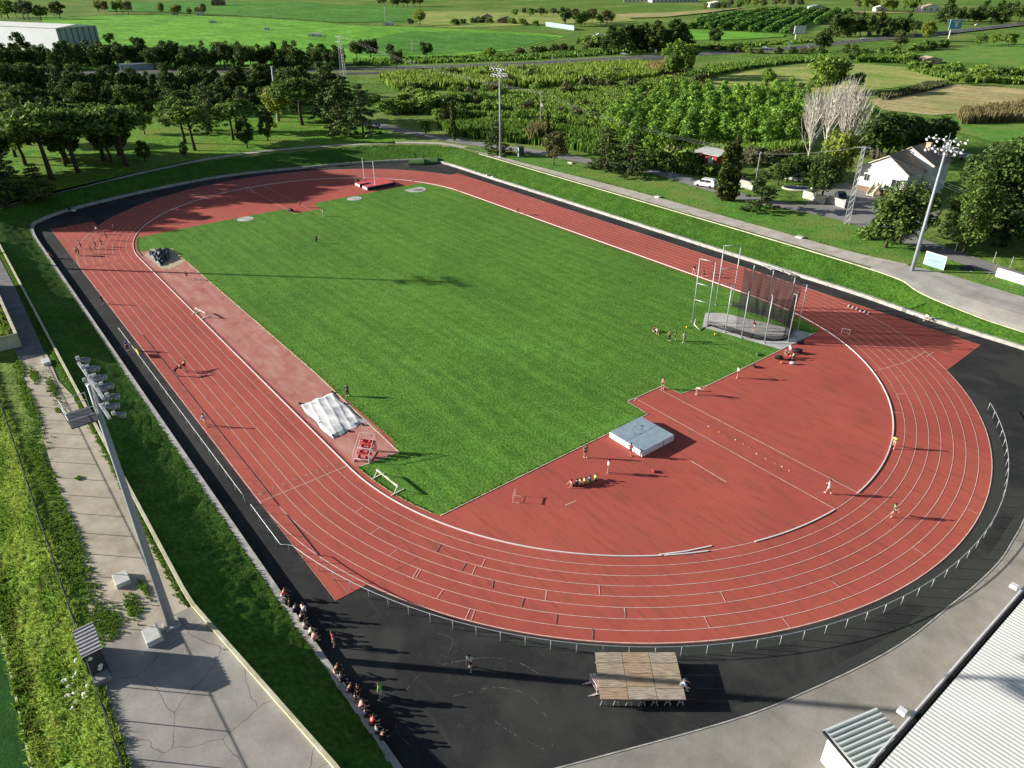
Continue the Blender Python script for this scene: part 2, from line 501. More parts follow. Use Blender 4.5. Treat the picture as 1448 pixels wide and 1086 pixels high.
def paired(n):
    # sample both outlines with the same parameter
    k = np.linspace(0, len(KERB) - 1, n)
    i = np.arange(len(KERB))
    A, B = np.array(KERB), np.array(LIP)
    s = lambda a: np.convolve(np.pad(a, 3, mode='edge'), np.ones(7) / 7, 'valid')
    f = lambda arr, c: np.interp(k, i, arr[:, c])
    ka, la = np.c_[f(A, 0), f(A, 1)], np.c_[f(B, 0), f(B, 1)]
    return np.c_[s(ka[:, 0]), s(ka[:, 1])], np.c_[s(la[:, 0]), s(la[:, 1])]
K_, L_ = paired(N)
K_ = [tuple(p) for p in K_]; L_ = [tuple(p) for p in L_]
KZ = 0.52
BOWL = [((a[0] + b[0]) / 2, (a[1] + b[1]) / 2) for a, b in zip(K_, L_)] + [(400, 60), (400, -60)]

# ground: one sheet to the horizon, let down inside the bowl
def axis(lo, hi, step, far):
    a = list(np.arange(lo, hi + 0.1, step))
    d, p, q = step, lo, hi
    pre, post = [], []
    while p > -far: d *= 1.18; p -= d; pre.append(p)
    d = step
    while q < far: d *= 1.18; q += d; post.append(q)
    return np.array(pre[::-1] + a + post)
gx, gy = axis(-150, 130, 2.0, 9000), axis(-80, 130, 2.0, 9000)
XX, YY = np.meshgrid(gx, gy, indexing='ij')
pts = np.c_[XX.ravel(), YY.ravel()]
inn = inside(BOWL, pts)
dm = dist_poly(BOWL, pts)
z = np.where(inn | (dm < 3.9), -0.5, T - 0.06)
pit = (pts[:, 1] < -64.2) & (pts[:, 0] > -12)
zs = np.clip(T - 0.06 - (-(pts[:, 1]) - 64.2) * 0.66, -0.05, T)
z = np.where(pit, zs, z)
rr = np.hypot(pts[:, 0] + 20, pts[:, 1])
zf = np.sin(pts[:, 0] * 0.008) * np.sin(pts[:, 1] * 0.006 + 1) * 1.2
z = z - np.where(rr > 420, np.abs(zf) * np.clip((rr - 420) / 400, 0, 1), 0)
nx, ny = len(gx), len(gy)
idx = np.arange(nx * ny).reshape(nx, ny)
quads = np.stack([idx[:-1, :-1], idx[1:, :-1], idx[1:, 1:], idx[:-1, 1:]], -1).reshape(-1, 4)
me = bpy.data.meshes.new('ground')
me.from_pydata(np.c_[pts, z].tolist(), [], quads.tolist())
me.materials.append(MATS['land'])
kind(link('ground', me), 'structure')

# bank of grass between kerb and lip, rough to the touch, with a flat shoulder behind the lip
nn, mm = 900, 14
Kd, Ld = np.array(resample(K_, nn)), np.array(resample(L_, nn))
kq = np.linspace(0, N - 1, nn)
Kd = np.c_[np.interp(kq, np.arange(N), np.array(K_)[:, 0]), np.interp(kq, np.arange(N), np.array(K_)[:, 1])]
Ld = np.c_[np.interp(kq, np.arange(N), np.array(L_)[:, 0]), np.interp(kq, np.arange(N), np.array(L_)[:, 1])]
LIPZ = np.interp(Ld[:, 0] * (Ld[:, 1] > 0), [-200, 56, 70, 300], [T, T, T - 0.7, T - 0.9])
lipz_at = lambda x: float(np.interp(x, [-200, 56, 70, 300], [T, T, T - 0.7, T - 0.9]))
vs, fs = [], []
dirv = Ld - Kd
dirv /= np.hypot(*dirv.T)[:, None]
for j in range(mm + 3):
    if j <= mm:
        u = j / mm
        q = Kd + (Ld - Kd) * u
        e = u * u * (3 - 2 * u) * 0.35 + u * 0.65
        zz = KZ - 0.06 + (LIPZ - KZ) * e
        nz_ = NR.normal(0, 0.035, nn) if 0 < j < mm else 0
        zz = zz + nz_ - (0.02 if j == mm else 0)
    else:
        q = Ld + dirv * (2.2 * (j - mm))
        zz = LIPZ - 0.02 + (T - 0.05 - LIPZ) * min(1, (j - mm) / 2) 
    vs += np.c_[q, zz].tolist()
for j in range(mm + 2):
    for i in range(nn - 1):
        a = j * nn + i
        fs.append((a + 1, a, a + nn, a + nn + 1))
me = bpy.data.meshes.new('grass_bank')
me.from_pydata(vs, [], fs)
me.polygons.foreach_set('use_smooth', [True] * len(me.polygons))
me.materials.append(MATS['bank'])
kind(link('grass_bank', me), 'structure')

# kerb wall all round the bowl: the left run is the seat of the spectators
kw = MB().wall(offset(resample(K_, 500), 0.0), 0.62, -0.3, KZ)
tag(kw.build('kerb_wall', 'kerbstone'), 'low pale concrete kerb wall running round the black apron at the foot of the grass bank', 'kerb wall')
# low coping along the lip of the left bank and of the right bank
lip_l = [(x, -56.3) for x in np.arange(-62, 54, 3.0)] + resample([(54.4, -56.2), (74, -53.4), (90, -52.0)], 12)
tag(MB().wall(lip_l, 0.28, T - 0.5, T + 0.3).build('coping_wall', 'coping'), 'thin cream coping wall between the left grass bank and the terrace', 'coping wall')
lr = [p for p in resample(L_, 500) if p[1] > 45 and -64 < p[0] < 100]
tag(MB().wall(offset(lr, 0.2), 0.22, [lipz_at(p[0]) - 0.4 for p in lr], [lipz_at(p[0]) + 0.06 for p in lr]).build('coping_wall', 'coping'),
    'long yellowish coping wall along the top of the sunlit right grass bank', 'coping wall')

# apron, pavement, track
apron = [p for p in K_ if p[0] < 96] 
blk = [(95, 35), (93.2, 22)] + [P(*q) for q in [(1470, 705), (1440, 751), (1415, 791), (1379, 827), (1341, 858), (1286, 902), (1219, 941), (1114, 989), (1048, 1014), (956, 1041), (870, 1064), (788, 1086), (700, 1108)]] + [(78, -50)]
ap = [p for p in K_ if p[0] < 79] 
# K_ runs from the near left corner round the far end to the near right
apron_pts = resample(ap, 200) + [(95, 50.3)] + smooth_pl(blk, 60)
kind(MB().sheet(apron_pts, 0.0).flat('asphalt_apron', 'asphalt'), 'structure')
kind(MB().sheet([(76, -52), (150, -52), (150, 60), (76, 60)], -0.02).flat('pavement', 'pavement'), 'structure')
ch = MB().strip(smooth_pl(blk[:-1], 90), 0.1, 0.012)
kind(ch.flat('apron_edge_strip', 'kerbstone'), 'structure')

R0, HL, LW = 36.5, 84.39 / 2, 1.22
def stadium(r, n=64):
    a = [(HL + r * math.sin(t), -r * math.cos(t)) for t in np.linspace(0, math.pi, n)]
    return a + [(-p[0], -p[1]) for p in a]
def arc(r, a0, a1, n=40, far=False):
    """angles run counter-clockwise from straight down the near bend (-90) to (90)"""
    q = [(HL + r * math.cos(math.radians(t)), r * math.sin(math.radians(t))) for t in np.linspace(a0, a1, n)]
    return [(-x, -y) for x, y in q] if far else q
tr = MB().sheet(stadium(R0 + 8 * LW + 0.1), 0.012)
tr.sheet([(-72.8, -46.3), (58.7, -46.3), (58.7, -38), (-72.8, -38)], 0.022)
tr.sheet([(-57.5, 38), (55, 38), (60, 28), (72.4, 35.4), (72.0, 46.4), (-57.5, 46.4)], 0.022)
kind(tr.flat('running_track', 'rubber'), 'structure')
# bleached long-jump strip inside the home straight
fd = MB().sheet([(-46.5, -36.0), (42.6, -36.0), (43.4, -30.9), (38, -30.4), (10, -30.2), (-43.8, -30.2)], 0.034)
kind(fd.flat('jump_runway', 'rubber_faded'), 'structure')

# infield grass with its two notches for the javelin runways
gr = [(42.8, -35.7), (43.5, -30.8), (38, -30.35), (10, -30.15), (-43.9, -30.15), (-46.2, -35.6)]
gr = gr[::-1]
far_l = arc(R0 - 0.7, 70, 84, 6, far=True)     # far bend, left hand
poly = []
poly += [(43.2, -30.9), (42.9, -35.75)] + arc(R0 - 0.75, -89, -70.5, 10) + [(55.0, -33.3), (55.0, -3.6), (51.5, -3.4), (51.6, 2.9), (54.4, 3.1), (55.1, 7.5), (55.1, 20)]
poly += [(55.1, 33.2)] + arc(R0 - 0.75, 70, 89, 8) + [(42, 35.9), (-42, 35.9)]
poly += [p for p in arc(R0 - 0.6, -89, -69, 10, far=True)] + [(-55.2, 20), (-55.3, 4.5), (-50.0, 4.0), (-50.6, -2.2), (-55.2, -2.6), (-55.4, -16)]
poly += [p for p in arc(R0 - 0.75, 69, 84, 10, far=True)] + [(-43.7, -30.2)]
poly += [(x, -30.2) for x in np.linspace(-40, 40, 30)]
INF = poly
kind(MB().sheet(poly, 0.045).flat('infield_grass', 'infield'), 'structure')
kind(MB().wall([(-43.7, -30.15)] + [(x, -30.2) for x in (-20, 0, 20)] + [(43.3, -30.9), (42.8, -35.8)], 0.13, 0.0, 0.065).strip([(55.05, -33.3), (55.05, -3.55)], 0.12, 0.056)
     .strip([(51.5, -3.4), (51.6, 2.9)], 0.12, 0.056).strip([(55.2, 7), (55.2, 32)], 0.12, 0.056).strip([(51.5, -3.4), (55, -3.6)], 0.1, 0.056).strip([(51.6, 2.95), (54.4, 3.2), (55.1, 7.5)], 0.1, 0.056)
     .strip(arc(R0 - 0.72, -89, -70.5, 10), 0.1, 0.056).strip(arc(R0 - 0.72, 69, 88, 10, far=True), 0.14, 0.056).build('infield_edging', 'edge_stone'), 'structure')

# ------------------------------------------------------------------ lane lines and other painted marks
ZL = 0.036
ln = MB()
for k in range(1, 9):
    r = R0 + k * LW
    ln.strip(stadium(r, 90), 0.05 if k < 8 else 0.08, ZL, closed=True)
ln.strip(stadium(R0, 90), 0.06, ZL, closed=True)
kind(ln.flat('lane_lines', 'line_paint'), 'structure')
ct = MB()
for k in range(3, 9):  # fainter copies of the straight in the extended chutes
    y = R0 + k * LW
    ct.strip([(HL, -y), (58.6, -y)], 0.06, ZL) if k > 6 else None
    ct.strip([(-HL, -y), (-72.5, -y)], 0.06, ZL)
    ct.strip([(HL, y), (70.5, y)], 0.06, ZL) if k > 2 else None
kind(ct.flat('chute_lines', 'line_faint'), 'structure')
tk = MB()
def seg(a, b, wd=0.052):
    tk.strip([P(*a, ZL), P(*b, ZL)], wd, ZL + 0.006)
za = lambda o, s, q: (o[0] + q[0] / s, o[1] + q[1] / s)
for a, b in [((740, 565), (690, 600)), ((850, 705), (790, 750)), ((970, 855), (920, 895)), ((1115, 985), (1080, 1045)), ((1135, 990), (1100, 1048))]:
    seg(za((360, 600), 4.827, a), za((360, 600), 4.827, b))
for a, b in [((415, 435), (390, 487)), ((350, 485), (325, 543)), ((130, 642), (85, 705)), ((310, 778), (280, 845)), ((345, 785), (318, 855)), ((835, 650), (825, 718)), ((1192, 615), (1197, 685)), ((1367, 770), (1372, 845))]:
    seg(za((600, 700), 4.827, a), za((600, 700), 4.827, b))
for a, b in [((670, 662), (708, 735)), ((560, 832), (595, 905)), ((1090, 835), (1147, 908)), ((12, 770), (20, 845)), ((1412, 565), (1447, 600))]:
    seg(za((880, 700), 4.827, a), za((880, 700), 4.827, b))
for a, b in [((155, 757), (230, 825)), ((733, 553), (813, 605)), ((1100, 290), (1175, 320))]:
    seg(za((1140, 660), 4.827, a), za((1140, 660), 4.827, b))
for a, b in [((595, 740), (650, 742)), ((615, 612), (680, 613)), ((612, 493), (660, 488)), ((820, 360), (870, 325)), ((560, 378), (605, 375))]:
    seg(za((1140, 430), 4.827, a), za((1140, 430), 4.827, b))
tk.strip([P(*za((1140, 430), 4.827, q), ZL) for q in [(450, 455), (550, 435), (680, 395), (760, 355), (815, 325)]], 0.06, ZL + 0.006)
# home-straight start and finish lines
tk.strip([(41.9, -R0 - 0.2), (41.9, -R0 - 8 * LW)], 0.07, ZL + 0.006)
for q in [(-14, 1.5), (-14, 2.5)]:
    pass
tk.strip([P(1049 - 72, 652, 0), P(1027, 682, 0)], 0.09, 0.03)
tk.strip([P(799, 715, 0), P(815, 708, 0)], 0.08, 0.03)
# javelin runway lines and throwing arc
tk.strip([(51.9, 1.95), (78.6, 1.75)], 0.07, 0.03)
tk.strip([(51.9, -2.05), (78.6, -2.4)], 0.07, 0.03)
tk.strip([P(*q, 0.03) for q in [(896, 567), (903, 560), (915, 553), (929, 550)]], 0.11, 0.034)
for y in (1.9, -2.1):
    tk.strip([(-50.4, y), (-78, y)], 0.07, 0.03)
kind(tk.flat('track_marks', 'line_paint'), 'structure')
gk = MB()
for a, b in [((110, 338), (80, 388)), ((285, 462), (250, 515)), ((470, 580), (462, 636)), ((680, 700), (660, 760)), ((905, 815), (895, 878)), ((1148, 912), (1148, 985))]:
    gk.strip([P(*za((600, 700), 4.827, a), ZL), P(*za((600, 700), 4.827, b), ZL)], 0.12, ZL + 0.006)
for y in np.linspace(-0.9, 0.9, 2):
    pass
kind(gk.flat('grey_marks', 'line_grey'), 'structure')
# lane numbers at the start line, painted flat on the lanes
nb = MB()
for k in range(8):
    cu = bpy.data.curves.new('n', 'FONT'); cu.body = str(k + 1); cu.size = 0.95; cu.align_x = 'CENTER'
    to = bpy.data.objects.new('n', cu); COL.objects.link(to)
    bpy.context.view_layer.update()
    tm = bpy.data.meshes.new_from_object(to.evaluated_get(bpy.context.evaluated_depsgraph_get()))
    yc = -(R0 + (k + 0.5) * LW)
    # digits read walking up the straight: tops point to -x
    nb.add([(40.9 - v.co.y * 0.85, yc + v.co.x * 1.0, ZL + 0.006) for v in tm.vertices], [tuple(p.vertices) for p in tm.polygons])
    bpy.data.objects.remove(to); bpy.data.meshes.remove(tm)
kind(nb.flat('lane_numbers', 'line_faint'), 'structure')

# raised white kerb rail of lane one, with the gaps the photo shows
def curb(pl, name='track_kerb_rail', label=''):
    o = MB().wall(pl, 0.11, 0.02, 0.1).build(name, 'white_paint')
    return tag(o, label, 'kerb rail')
a_of = lambda q: math.degrees(math.atan2(q[1], q[0] - HL))
c1 = [(x, -R0) for x in np.linspace(-HL, HL, 30)] + arc(R0, -89, a_of(P(935, 785)), 40)
curb(c1, label='long white kerb rail along the home straight and into the near bend')
curb(arc(R0, a_of(P(935, 785)) + 0.5, a_of(P(1002, 780)), 6), label='short white rail length ending at the gap in the near bend kerb')
curb([P(932, 785), P(970, 780), P(1006, 772.5)], label='loose white rail length pulled inside the near bend line')
curb(arc(R0, a_of(P(1068, 767)), a_of(P(1179, 721)), 14), label='curved white rail between the kerb gap and the javelin runway')
curb(arc(R0, a_of(P(1213, 697)), 89.5, 50) + [(x, R0) for x in np.linspace(HL, -HL, 30)] , label='long white kerb rail from the javelin runway round to the far straight')
curb(arc(R0, -89.5, 89.5, 60, far=True), label='white kerb rail round the far bend past the pole vault mats')

# mossy edge between track and rail on the near bend
m, t, b = new_mat('moss')
f1, f2 = noise(t, 3.0, 5, 0.7), noise(t, 0.5, 4, 0.6)
c = ramp(t, f1, [(0.45, (0.024, 0.027, 0.024, 1)), (0.62, (0.04, 0.06, 0.034, 1)), (0.8, (0.12, 0.16, 0.08, 1))])
c = mix(t, ramp(t, f2, [(0.48, (0, 0, 0, 1)), (0.68, (1, 1, 1, 1))]), (0.028, 0.032, 0.028, 1), c)
t.links.new(c, b.inputs['Base Color']); b.inputs['Roughness'].default_value = 0.95
ms = MB().strip(arc(R0 + 8 * LW + 0.75, -52, 36, 60), 1.0, 0.006)
kind(ms.flat('moss_strip', 'moss'), 'structure')
ms2 = MB().strip(smooth_pl(blk[2:11], 60), 0.8, 0.006, off=-0.5)
kind(ms2.flat('moss_strip', 'moss'), 'structure')
# chalk rings and scuffs thrown on the black apron
ck = MB()
cx, cy = P(700, 985)
def scuff(px):
    q = [P(*p) for p in px]
    pl = smooth_pl(q, 90)
    i = 0
    while i < 86:
        k = RNG.randrange(2, 9)
        ck.strip(pl[i:min(i + k, 90)], RNG.uniform(.02, .06), 0.008); i += k + RNG.randrange(0, 6)
scuff([(575, 975), (600, 950), (640, 937), (690, 930), (735, 938), (765, 955)])
scuff([(570, 1005), (560, 1030), (585, 1060)])
scuff([(640, 985), (700, 972), (750, 985), (775, 1020), (782, 1060)])
scuff([(630, 930), (640, 905), (618, 895)])
scuff([(700, 1020), (725, 1037), (770, 1060)])
kind(ck.flat('chalk_scuffs', 'chalk'), 'structure')

# ------------------------------------------------------------------ land around: terraces, paths, roads, fields
kind(MB().sheet([(54.3, -56.4), (74, -53.5), (90, -52.1), (110, -51.9), (110, -63.7), (54.3, -63.6)], T + 0.012).flat('terrace_pavement', 'cracked'), 'structure')
gvl = [(-4.5, -60.6), (-3.2, -57.4), (6, -57.6), (12, -56.9), (24, -56.75), (36, -56.65), (48, -56.6), (54.3, -56.6), (54.3, -62.6), (50, -62.9), (42, -61.9), (34, -61.7), (26, -61.6), (18, -61.3), (10, -61.0), (3, -60.8)]
kind(MB().sheet(gvl, T + 0.004).flat('gravel_terrace', 'gravel'), 'structure')
kind(MB().sheet([(-75, -57.3), (-75, -60.5), (-9, -60.6), (-4.5, -60.6), (-3.2, -57.6), (-30, -57.2)], T + 0.004).flat('side_walk', 'greywalk'), 'structure')
kind(MB().sheet([(-12, -69.05), (140, -69.05), (140, -140), (-12, -140)], -0.01).flat('lower_pitch', 'turf'), 'structure')
kind(MB().strip([(-10, -69.0), (130, -69.0)], 0.14, 0.0).flat('pitch_line', 'coping'), 'structure')

def land_strip(name, px, wd, matn, dz=0.03, n=60, zz=T):
    pl = smooth_pl([P(*p, zz) for p in px], n)
    return kind(MB().strip(pl, wd, zz + dz).flat(name, matn), 'structure')
def land_poly(name, px, matn, dz=0.02, zz=T, smooth=None):
    pl = [P(*p, zz) for p in px]
    return kind(MB().sheet(pl, zz + dz).flat(name, matn), 'structure')

# pale footpath round the lip at the far end and along the right side
fp = [p for p in resample(L_, 400) if p[0] < -72 and p[1] > -53]
fpl = offset(fp, -0.9) if False else fp
fpo = []
for (x, y), (kx, ky) in zip(fp, fp): fpo.append((x, y))
side = MB().strip(resample(fp, 200), 2.4, T + 0.02, off=1.9)
kind(side.flat('footpath', 'path'), 'structure')
inn_ = [p for p in offset(resample(L_, 400), 0.95) if p[1] > 48 and -78 < p[0] < 53]
out_ = smooth_pl([P(*q, T) for q in [(628, 203), (700, 220), (790, 243), (900, 271), (1000, 299), (1100, 327), (1200, 355), (1285, 374)]], 60)
kind(MB().sheet(inn_ + out_[::-1], T + 0.024).flat('footpath', 'path'), 'structure')
pin = [p for p in offset(resample(L_, 600), 0.3) if p[1] > 45 and 49.5 < p[0] < 105]
pin = resample(pin, 60)
pou = resample([(49.5, 61.4), (55, 63.2), (60, 63.6), (66, 63.2), (75, 62.5), (110, 60)], 60)
gv, gf = [], []
for j_ in range(13):
    for a_, b_ in zip(pin, pou):
        u_ = j_ / 12
        q_ = (a_[0] * (1 - u_) + b_[0] * u_, a_[1] * (1 - u_) + b_[1] * u_)
        d_ = math.hypot(q_[0] - a_[0], q_[1] - a_[1]); l_ = lipz_at(a_[0])
        gv.append((*q_, l_ + (T - l_) * min(1, d_ / 3.6) + 0.035 + .07 * min(1, d_ / 1.0, (7.5 - min(7.5, d_)) / 2 + .25)))
for j_ in range(12):
    for i_ in range(59):
        a_ = j_ * 60 + i_
        gf.append((a_, a_ + 1, a_ + 61, a_ + 60))
kind(MB().add(gv, gf).flat('plaza_pavement', 'plaza'), 'structure')
land_poly('right_lawn', [(660, 207), (780, 224), (900, 246), (1000, 271), (1100, 294), (1200, 312), (1300, 345), (1448, 405), (1448, 430), (1300, 372), (1280, 374), (1200, 352), (1100, 326), (1000, 297), (900, 268), (790, 242), (700, 219)], 'lawn', 0.006)
land_strip('side_road', [(520, 172), (548, 180), (620, 195), (700, 207), (770, 217), (850, 231), (925, 242), (1000, 264), (1060, 281), (1130, 294), (1200, 309), (1290, 340), (1380, 372), (1470, 402)], 5.0, 'road', 0.03, 120)
land_poly('grove_lawn', [(0, 292), (100, 268), (200, 243), (300, 222), (400, 209), (500, 203), (560, 203), (540, 180), (480, 165), (420, 158), (300, 165), (180, 178), (0, 180)], 'grove', 0.02)
land_strip('motorway', [(-60, 106), (120, 103), (300, 101), (500, 98), (724, 91), (850, 84), (960, 78), (1080, 71), (1150, 65), (1210, 58), (1300, 50), (1380, 41), (1470, 31)], 13, 'motorway', 0.10, 160)
land_strip('motorway', [(-60, 113), (120, 110), (300, 108), (500, 104), (724, 95.5), (850, 88), (960, 82)], 9, 'motorway', 0.09, 120)
mw = [P(*p, T) for p in [(-60, 106), (120, 103), (300, 101), (500, 98), (724, 91), (850, 84), (960, 78), (1080, 71), (1150, 65), (1210, 58), (1300, 50), (1380, 41), (1470, 31)]]
mwl = smooth_pl(mw, 160)
kind(MB().strip(mwl, 0.5, T + 0.14, off=6.2).strip(mwl, 0.5, T + 0.14, off=-6.2).strip(mwl, 0.35, T + 0.14).flat('motorway_lines', 'white_paint'), 'structure')
land_poly('crop_field', [(60, 24), (240, 21), (330, 24), (420, 29), (500, 36), (640, 41), (760, 47), (800, 52), (730, 70), (640, 80), (500, 88), (380, 93), (100, 96), (60, 80)], 'crop', 0.15)
land_poly('crop_field', [(255, 2), (420, 2), (480, 7), (560, 10), (600, 15), (590, 30), (480, 32), (400, 26), (300, 21), (240, 17), (150, 16), (160, 3)], 'crop_dark', 0.2)
land_poly('crop_field', [(575, 45), (700, 46), (790, 53), (730, 68), (620, 77), (520, 80), (480, 66)], 'crop_dark', 0.3)
land_poly('hay_field', [(600, 16), (740, 18), (880, 22), (900, 30), (760, 35), (640, 40), (590, 33)], 'hayfield', 0.15)
land_poly('hay_field', [(985, 115), (1040, 105), (1080, 98), (1150, 94), (1215, 90), (1300, 97), (1385, 103), (1330, 116), (1240, 127), (1150, 133), (1030, 128)], 'hayfield', 0.08)
land_poly('tan_field', [(1228, 142), (1290, 128), (1340, 119), (1400, 122), (1460, 128), (1460, 155), (1400, 158), (1320, 163), (1250, 156)], 'tanfield', 0.1)
land_poly('crop_field', [(965, 42), (1000, 43), (1110, 49), (1108, 52), (1050, 56), (970, 57)], 'crop', 0.2)
land_poly('tan_field', [(870, 20), (960, 17), (1060, 10), (1000, 18), (940, 24), (880, 26)], 'tanfield', 0.2)
land_poly('tan_field', [(1110, 12), (1230, 16), (1300, 18), (1220, 19), (1120, 15)], 'tanfield', 0.2)
land_poly('right_meadow', [(1340, 165), (1460, 160), (1460, 205), (1400, 200), (1350, 185)], 'lawn', 0.06)
land_poly('right_meadow', [(1290, 78), (1340, 70), (1448, 55), (1460, 100), (1400, 90), (1330, 88)], 'lawn', 0.06)
land_poly('house_yard', [(1150, 262), (1200, 258), (1270, 282), (1330, 300), (1300, 335), (1200, 306), (1140, 292)], 'road', 0.012)
# ================================================================== vegetation
leaf_mat('pine_leaf', (0.0160, 0.0340, 0.0100, 1), (0.1430, 0.2405, 0.0585, 1), 0.25)
leaf_mat('stone_pine_leaf', (0.0200, 0.0500, 0.0100, 1), (0.2470, 0.4030, 0.0780, 1), 0.28)
leaf_mat('cedar_leaf', (0.0180, 0.0350, 0.0140, 1), (0.1560, 0.2340, 0.0715, 1), 0.22)
leaf_mat('cypress_leaf', (0.0180, 0.0320, 0.0100, 1), (0.1430, 0.1820, 0.0455, 1), 0.2)
leaf_mat('green_leaf', (0.0500, 0.1100, 0.0180, 1), (0.2990, 0.4680, 0.0910, 1), 0.35)
leaf_mat('mid_leaf', (0.0300, 0.0650, 0.0140, 1), (0.2145, 0.3315, 0.0715, 1), 0.28)
leaf_mat('lime_leaf', (0.1, 0.15, 0.025, 1), (0.32, 0.4, 0.08, 1), 0.35)
leaf_mat('plantation_leaf', (0.0500, 0.1300, 0.0180, 1), (0.3380, 0.5720, 0.0975, 1), 0.35)
leaf_mat('orchard_leaf', (0.0300, 0.0900, 0.0180, 1), (0.1690, 0.3510, 0.0650, 1), 0.25)
leaf_mat('olive_leaf', (0.045, 0.058, 0.025, 1), (0.2, 0.215, 0.09, 1), 0.25)
leaf_mat('reed_leaf', (0.0450, 0.1000, 0.0150, 1), (0.3380, 0.4940, 0.0975, 1), 0.35)
leaf_mat('dry_reed_leaf', (0.14, 0.12, 0.05, 1), (0.34, 0.29, 0.14, 1), 0.3)
leaf_mat('weed_leaf', (0.11, 0.2, 0.028, 1), (0.46, 0.62, 0.16, 1), 0.4)
leaf_mat('weed_dark_leaf', (0.0400, 0.1000, 0.0160, 1), (0.2860, 0.4680, 0.0780, 1), 0.35)
simple('bark', (0.075, 0.055, 0.04), 0.9, 0.3, 4)
simple('pale_bark', (0.5, 0.47, 0.42), 0.9, 0.15, 3)
simple('grey_bark', (0.16, 0.14, 0.115), 0.9, 0.25, 4)

def leaves(centres, radii, per, size, seed, aspect=0.55, up=0.0, flat=1.0):
    """leaf-sized quads spread through clumps; returns vertex and face lists"""
    r = np.random.default_rng(seed)
    C = np.repeat(np.array(centres, float), per, 0)
    Rr = np.repeat(np.array(radii, float), per)
    n = len(C)
    d = r.normal(size=(n, 3)); d /= np.linalg.norm(d, axis=1)[:, None]
    q = C + d * (Rr * r.uniform(0.35, 1.0, n) ** 0.6)[:, None] * np.array([1, 1, flat])
    nrm = d * 0.7 + r.normal(size=(n, 3)) * 0.6 + np.array([0, 0, up])
    nrm /= np.linalg.norm(nrm, axis=1)[:, None]
    a = np.cross(nrm, r.normal(size=(n, 3))); a /= np.linalg.norm(a, axis=1)[:, None]
    b = np.cross(nrm, a)
    s = size * r.uniform(0.6, 1.25, n)[:, None]
    a, b = a * s, b * s * aspect
    V = np.stack([q - a, q - b * 0.9, q + a, q + b * 0.9], 1).reshape(-1, 3)
    F = np.arange(4 * n).reshape(-1, 4)
    return V, F

def leaf_mesh(name, mat, centres, radii, per, size, seed, **k):
    V, F = leaves(centres, radii, per, size, seed, **k)
    me = bpy.data.meshes.new(name)
    me.from_pydata(V.tolist(), [], F.tolist())
    me.materials.append(MATS[mat])
    return me

def crown_pts(kind_, n, seed):
    r = np.random.default_rng(seed)
    out, rad = [], []
    if kind_ == 'umbrella':
        for i in range(n):
            a, u = r.uniform(0, 6.28), math.sqrt(r.uniform(0, 1))
            R = 3.9 * u * r.uniform(0.8, 1.1)
            out.append((R * math.cos(a), R * math.sin(a), 7.4 + 1.7 * (1 - u * u) + r.normal(0, 0.35) - (1.0 if r.random() < .3 else 0)))
            rad.append(r.uniform(0.75, 1.25))
    elif kind_ == 'pine':
        for i in range(n):
            u = r.uniform(0, 1); a = r.uniform(0, 6.28)
            w_ = 2.9 * math.sin(math.pi * min(1, 0.18 + u * 0.78)) ** 0.8
            R = w_ * r.uniform(0.35, 1.05)
            out.append((R * math.cos(a), R * math.sin(a), 2.2 + 7.3 * u)); rad.append(r.uniform(0.7, 1.25))
    elif kind_ == 'belt':
        for i in range(n):
            u = r.uniform(0, 1); a = r.uniform(0, 6.28)
            w_ = 2.5 * math.sin(math.pi * min(1, 0.25 + u * 0.72)) ** 0.7
            R = w_ * r.uniform(0.3, 1.1)
            out.append((R * math.cos(a), R * math.sin(a), 0.9 + 8.6 * u)); rad.append(r.uniform(0.7, 1.2))
    elif kind_ == 'round':
        for i in range(n):
            d = r.normal(size=3); d /= np.linalg.norm(d); R = r.uniform(0.5, 1.0)
            out.append((3.0 * d[0] * R, 3.0 * d[1] * R, 5.2 + 3.2 * d[2] * R)); rad.append(r.uniform(0.75, 1.3))
    elif kind_ == 'cedar':
        for L in range(11):
            zz = 1.6 + L * 0.98; R0_ = 4.3 * (1 - zz / 13.2) ** 0.85 + 0.25
            for k in range(max(4, int(9 - L * 0.6))):
                a = r.uniform(0, 6.28)
                for f in (0.45, 0.85):
                    R = R0_ * f * r.uniform(0.75, 1.12)
                    out.append((R * math.cos(a), R * math.sin(a), zz - 0.28 * R + r.normal(0, .12))); rad.append(r.uniform(0.5, 0.8))
    elif kind_ == 'cypress':
        for i in range(n):
            u = r.uniform(0, 1); a = r.uniform(0, 6.28)
            R = (1.0 * (1 - u) ** 0.4 * min(1, u * 6 + 0.4)) * r.uniform(0.4, 1)
            out.append((R * math.cos(a), R * math.sin(a), 0.4 + 9.3 * u)); rad.append(0.5 * (1 - u * 0.5))
    elif kind_ == 'young':
        for i in range(n):
            u = r.uniform(0, 1); a = r.uniform(0, 6.28)
            R = 1.15 * math.sin(math.pi * min(1, 0.22 + u * 0.75)) * r.uniform(0.2, 1)
            out.append((R * math.cos(a), R * math.sin(a), 0.7 + 3.6 * u)); rad.append(r.uniform(0.4, 0.75))
    elif kind_ == 'shrub':
        for i in range(n):
            d = r.normal(size=3); d /= np.linalg.norm(d)
            out.append((1.3 * d[0] * r.uniform(.4, 1), 1.3 * d[1] * r.uniform(.4, 1), 0.9 + 0.8 * d[2])); rad.append(r.uniform(0.5, 0.85))
    return out, rad

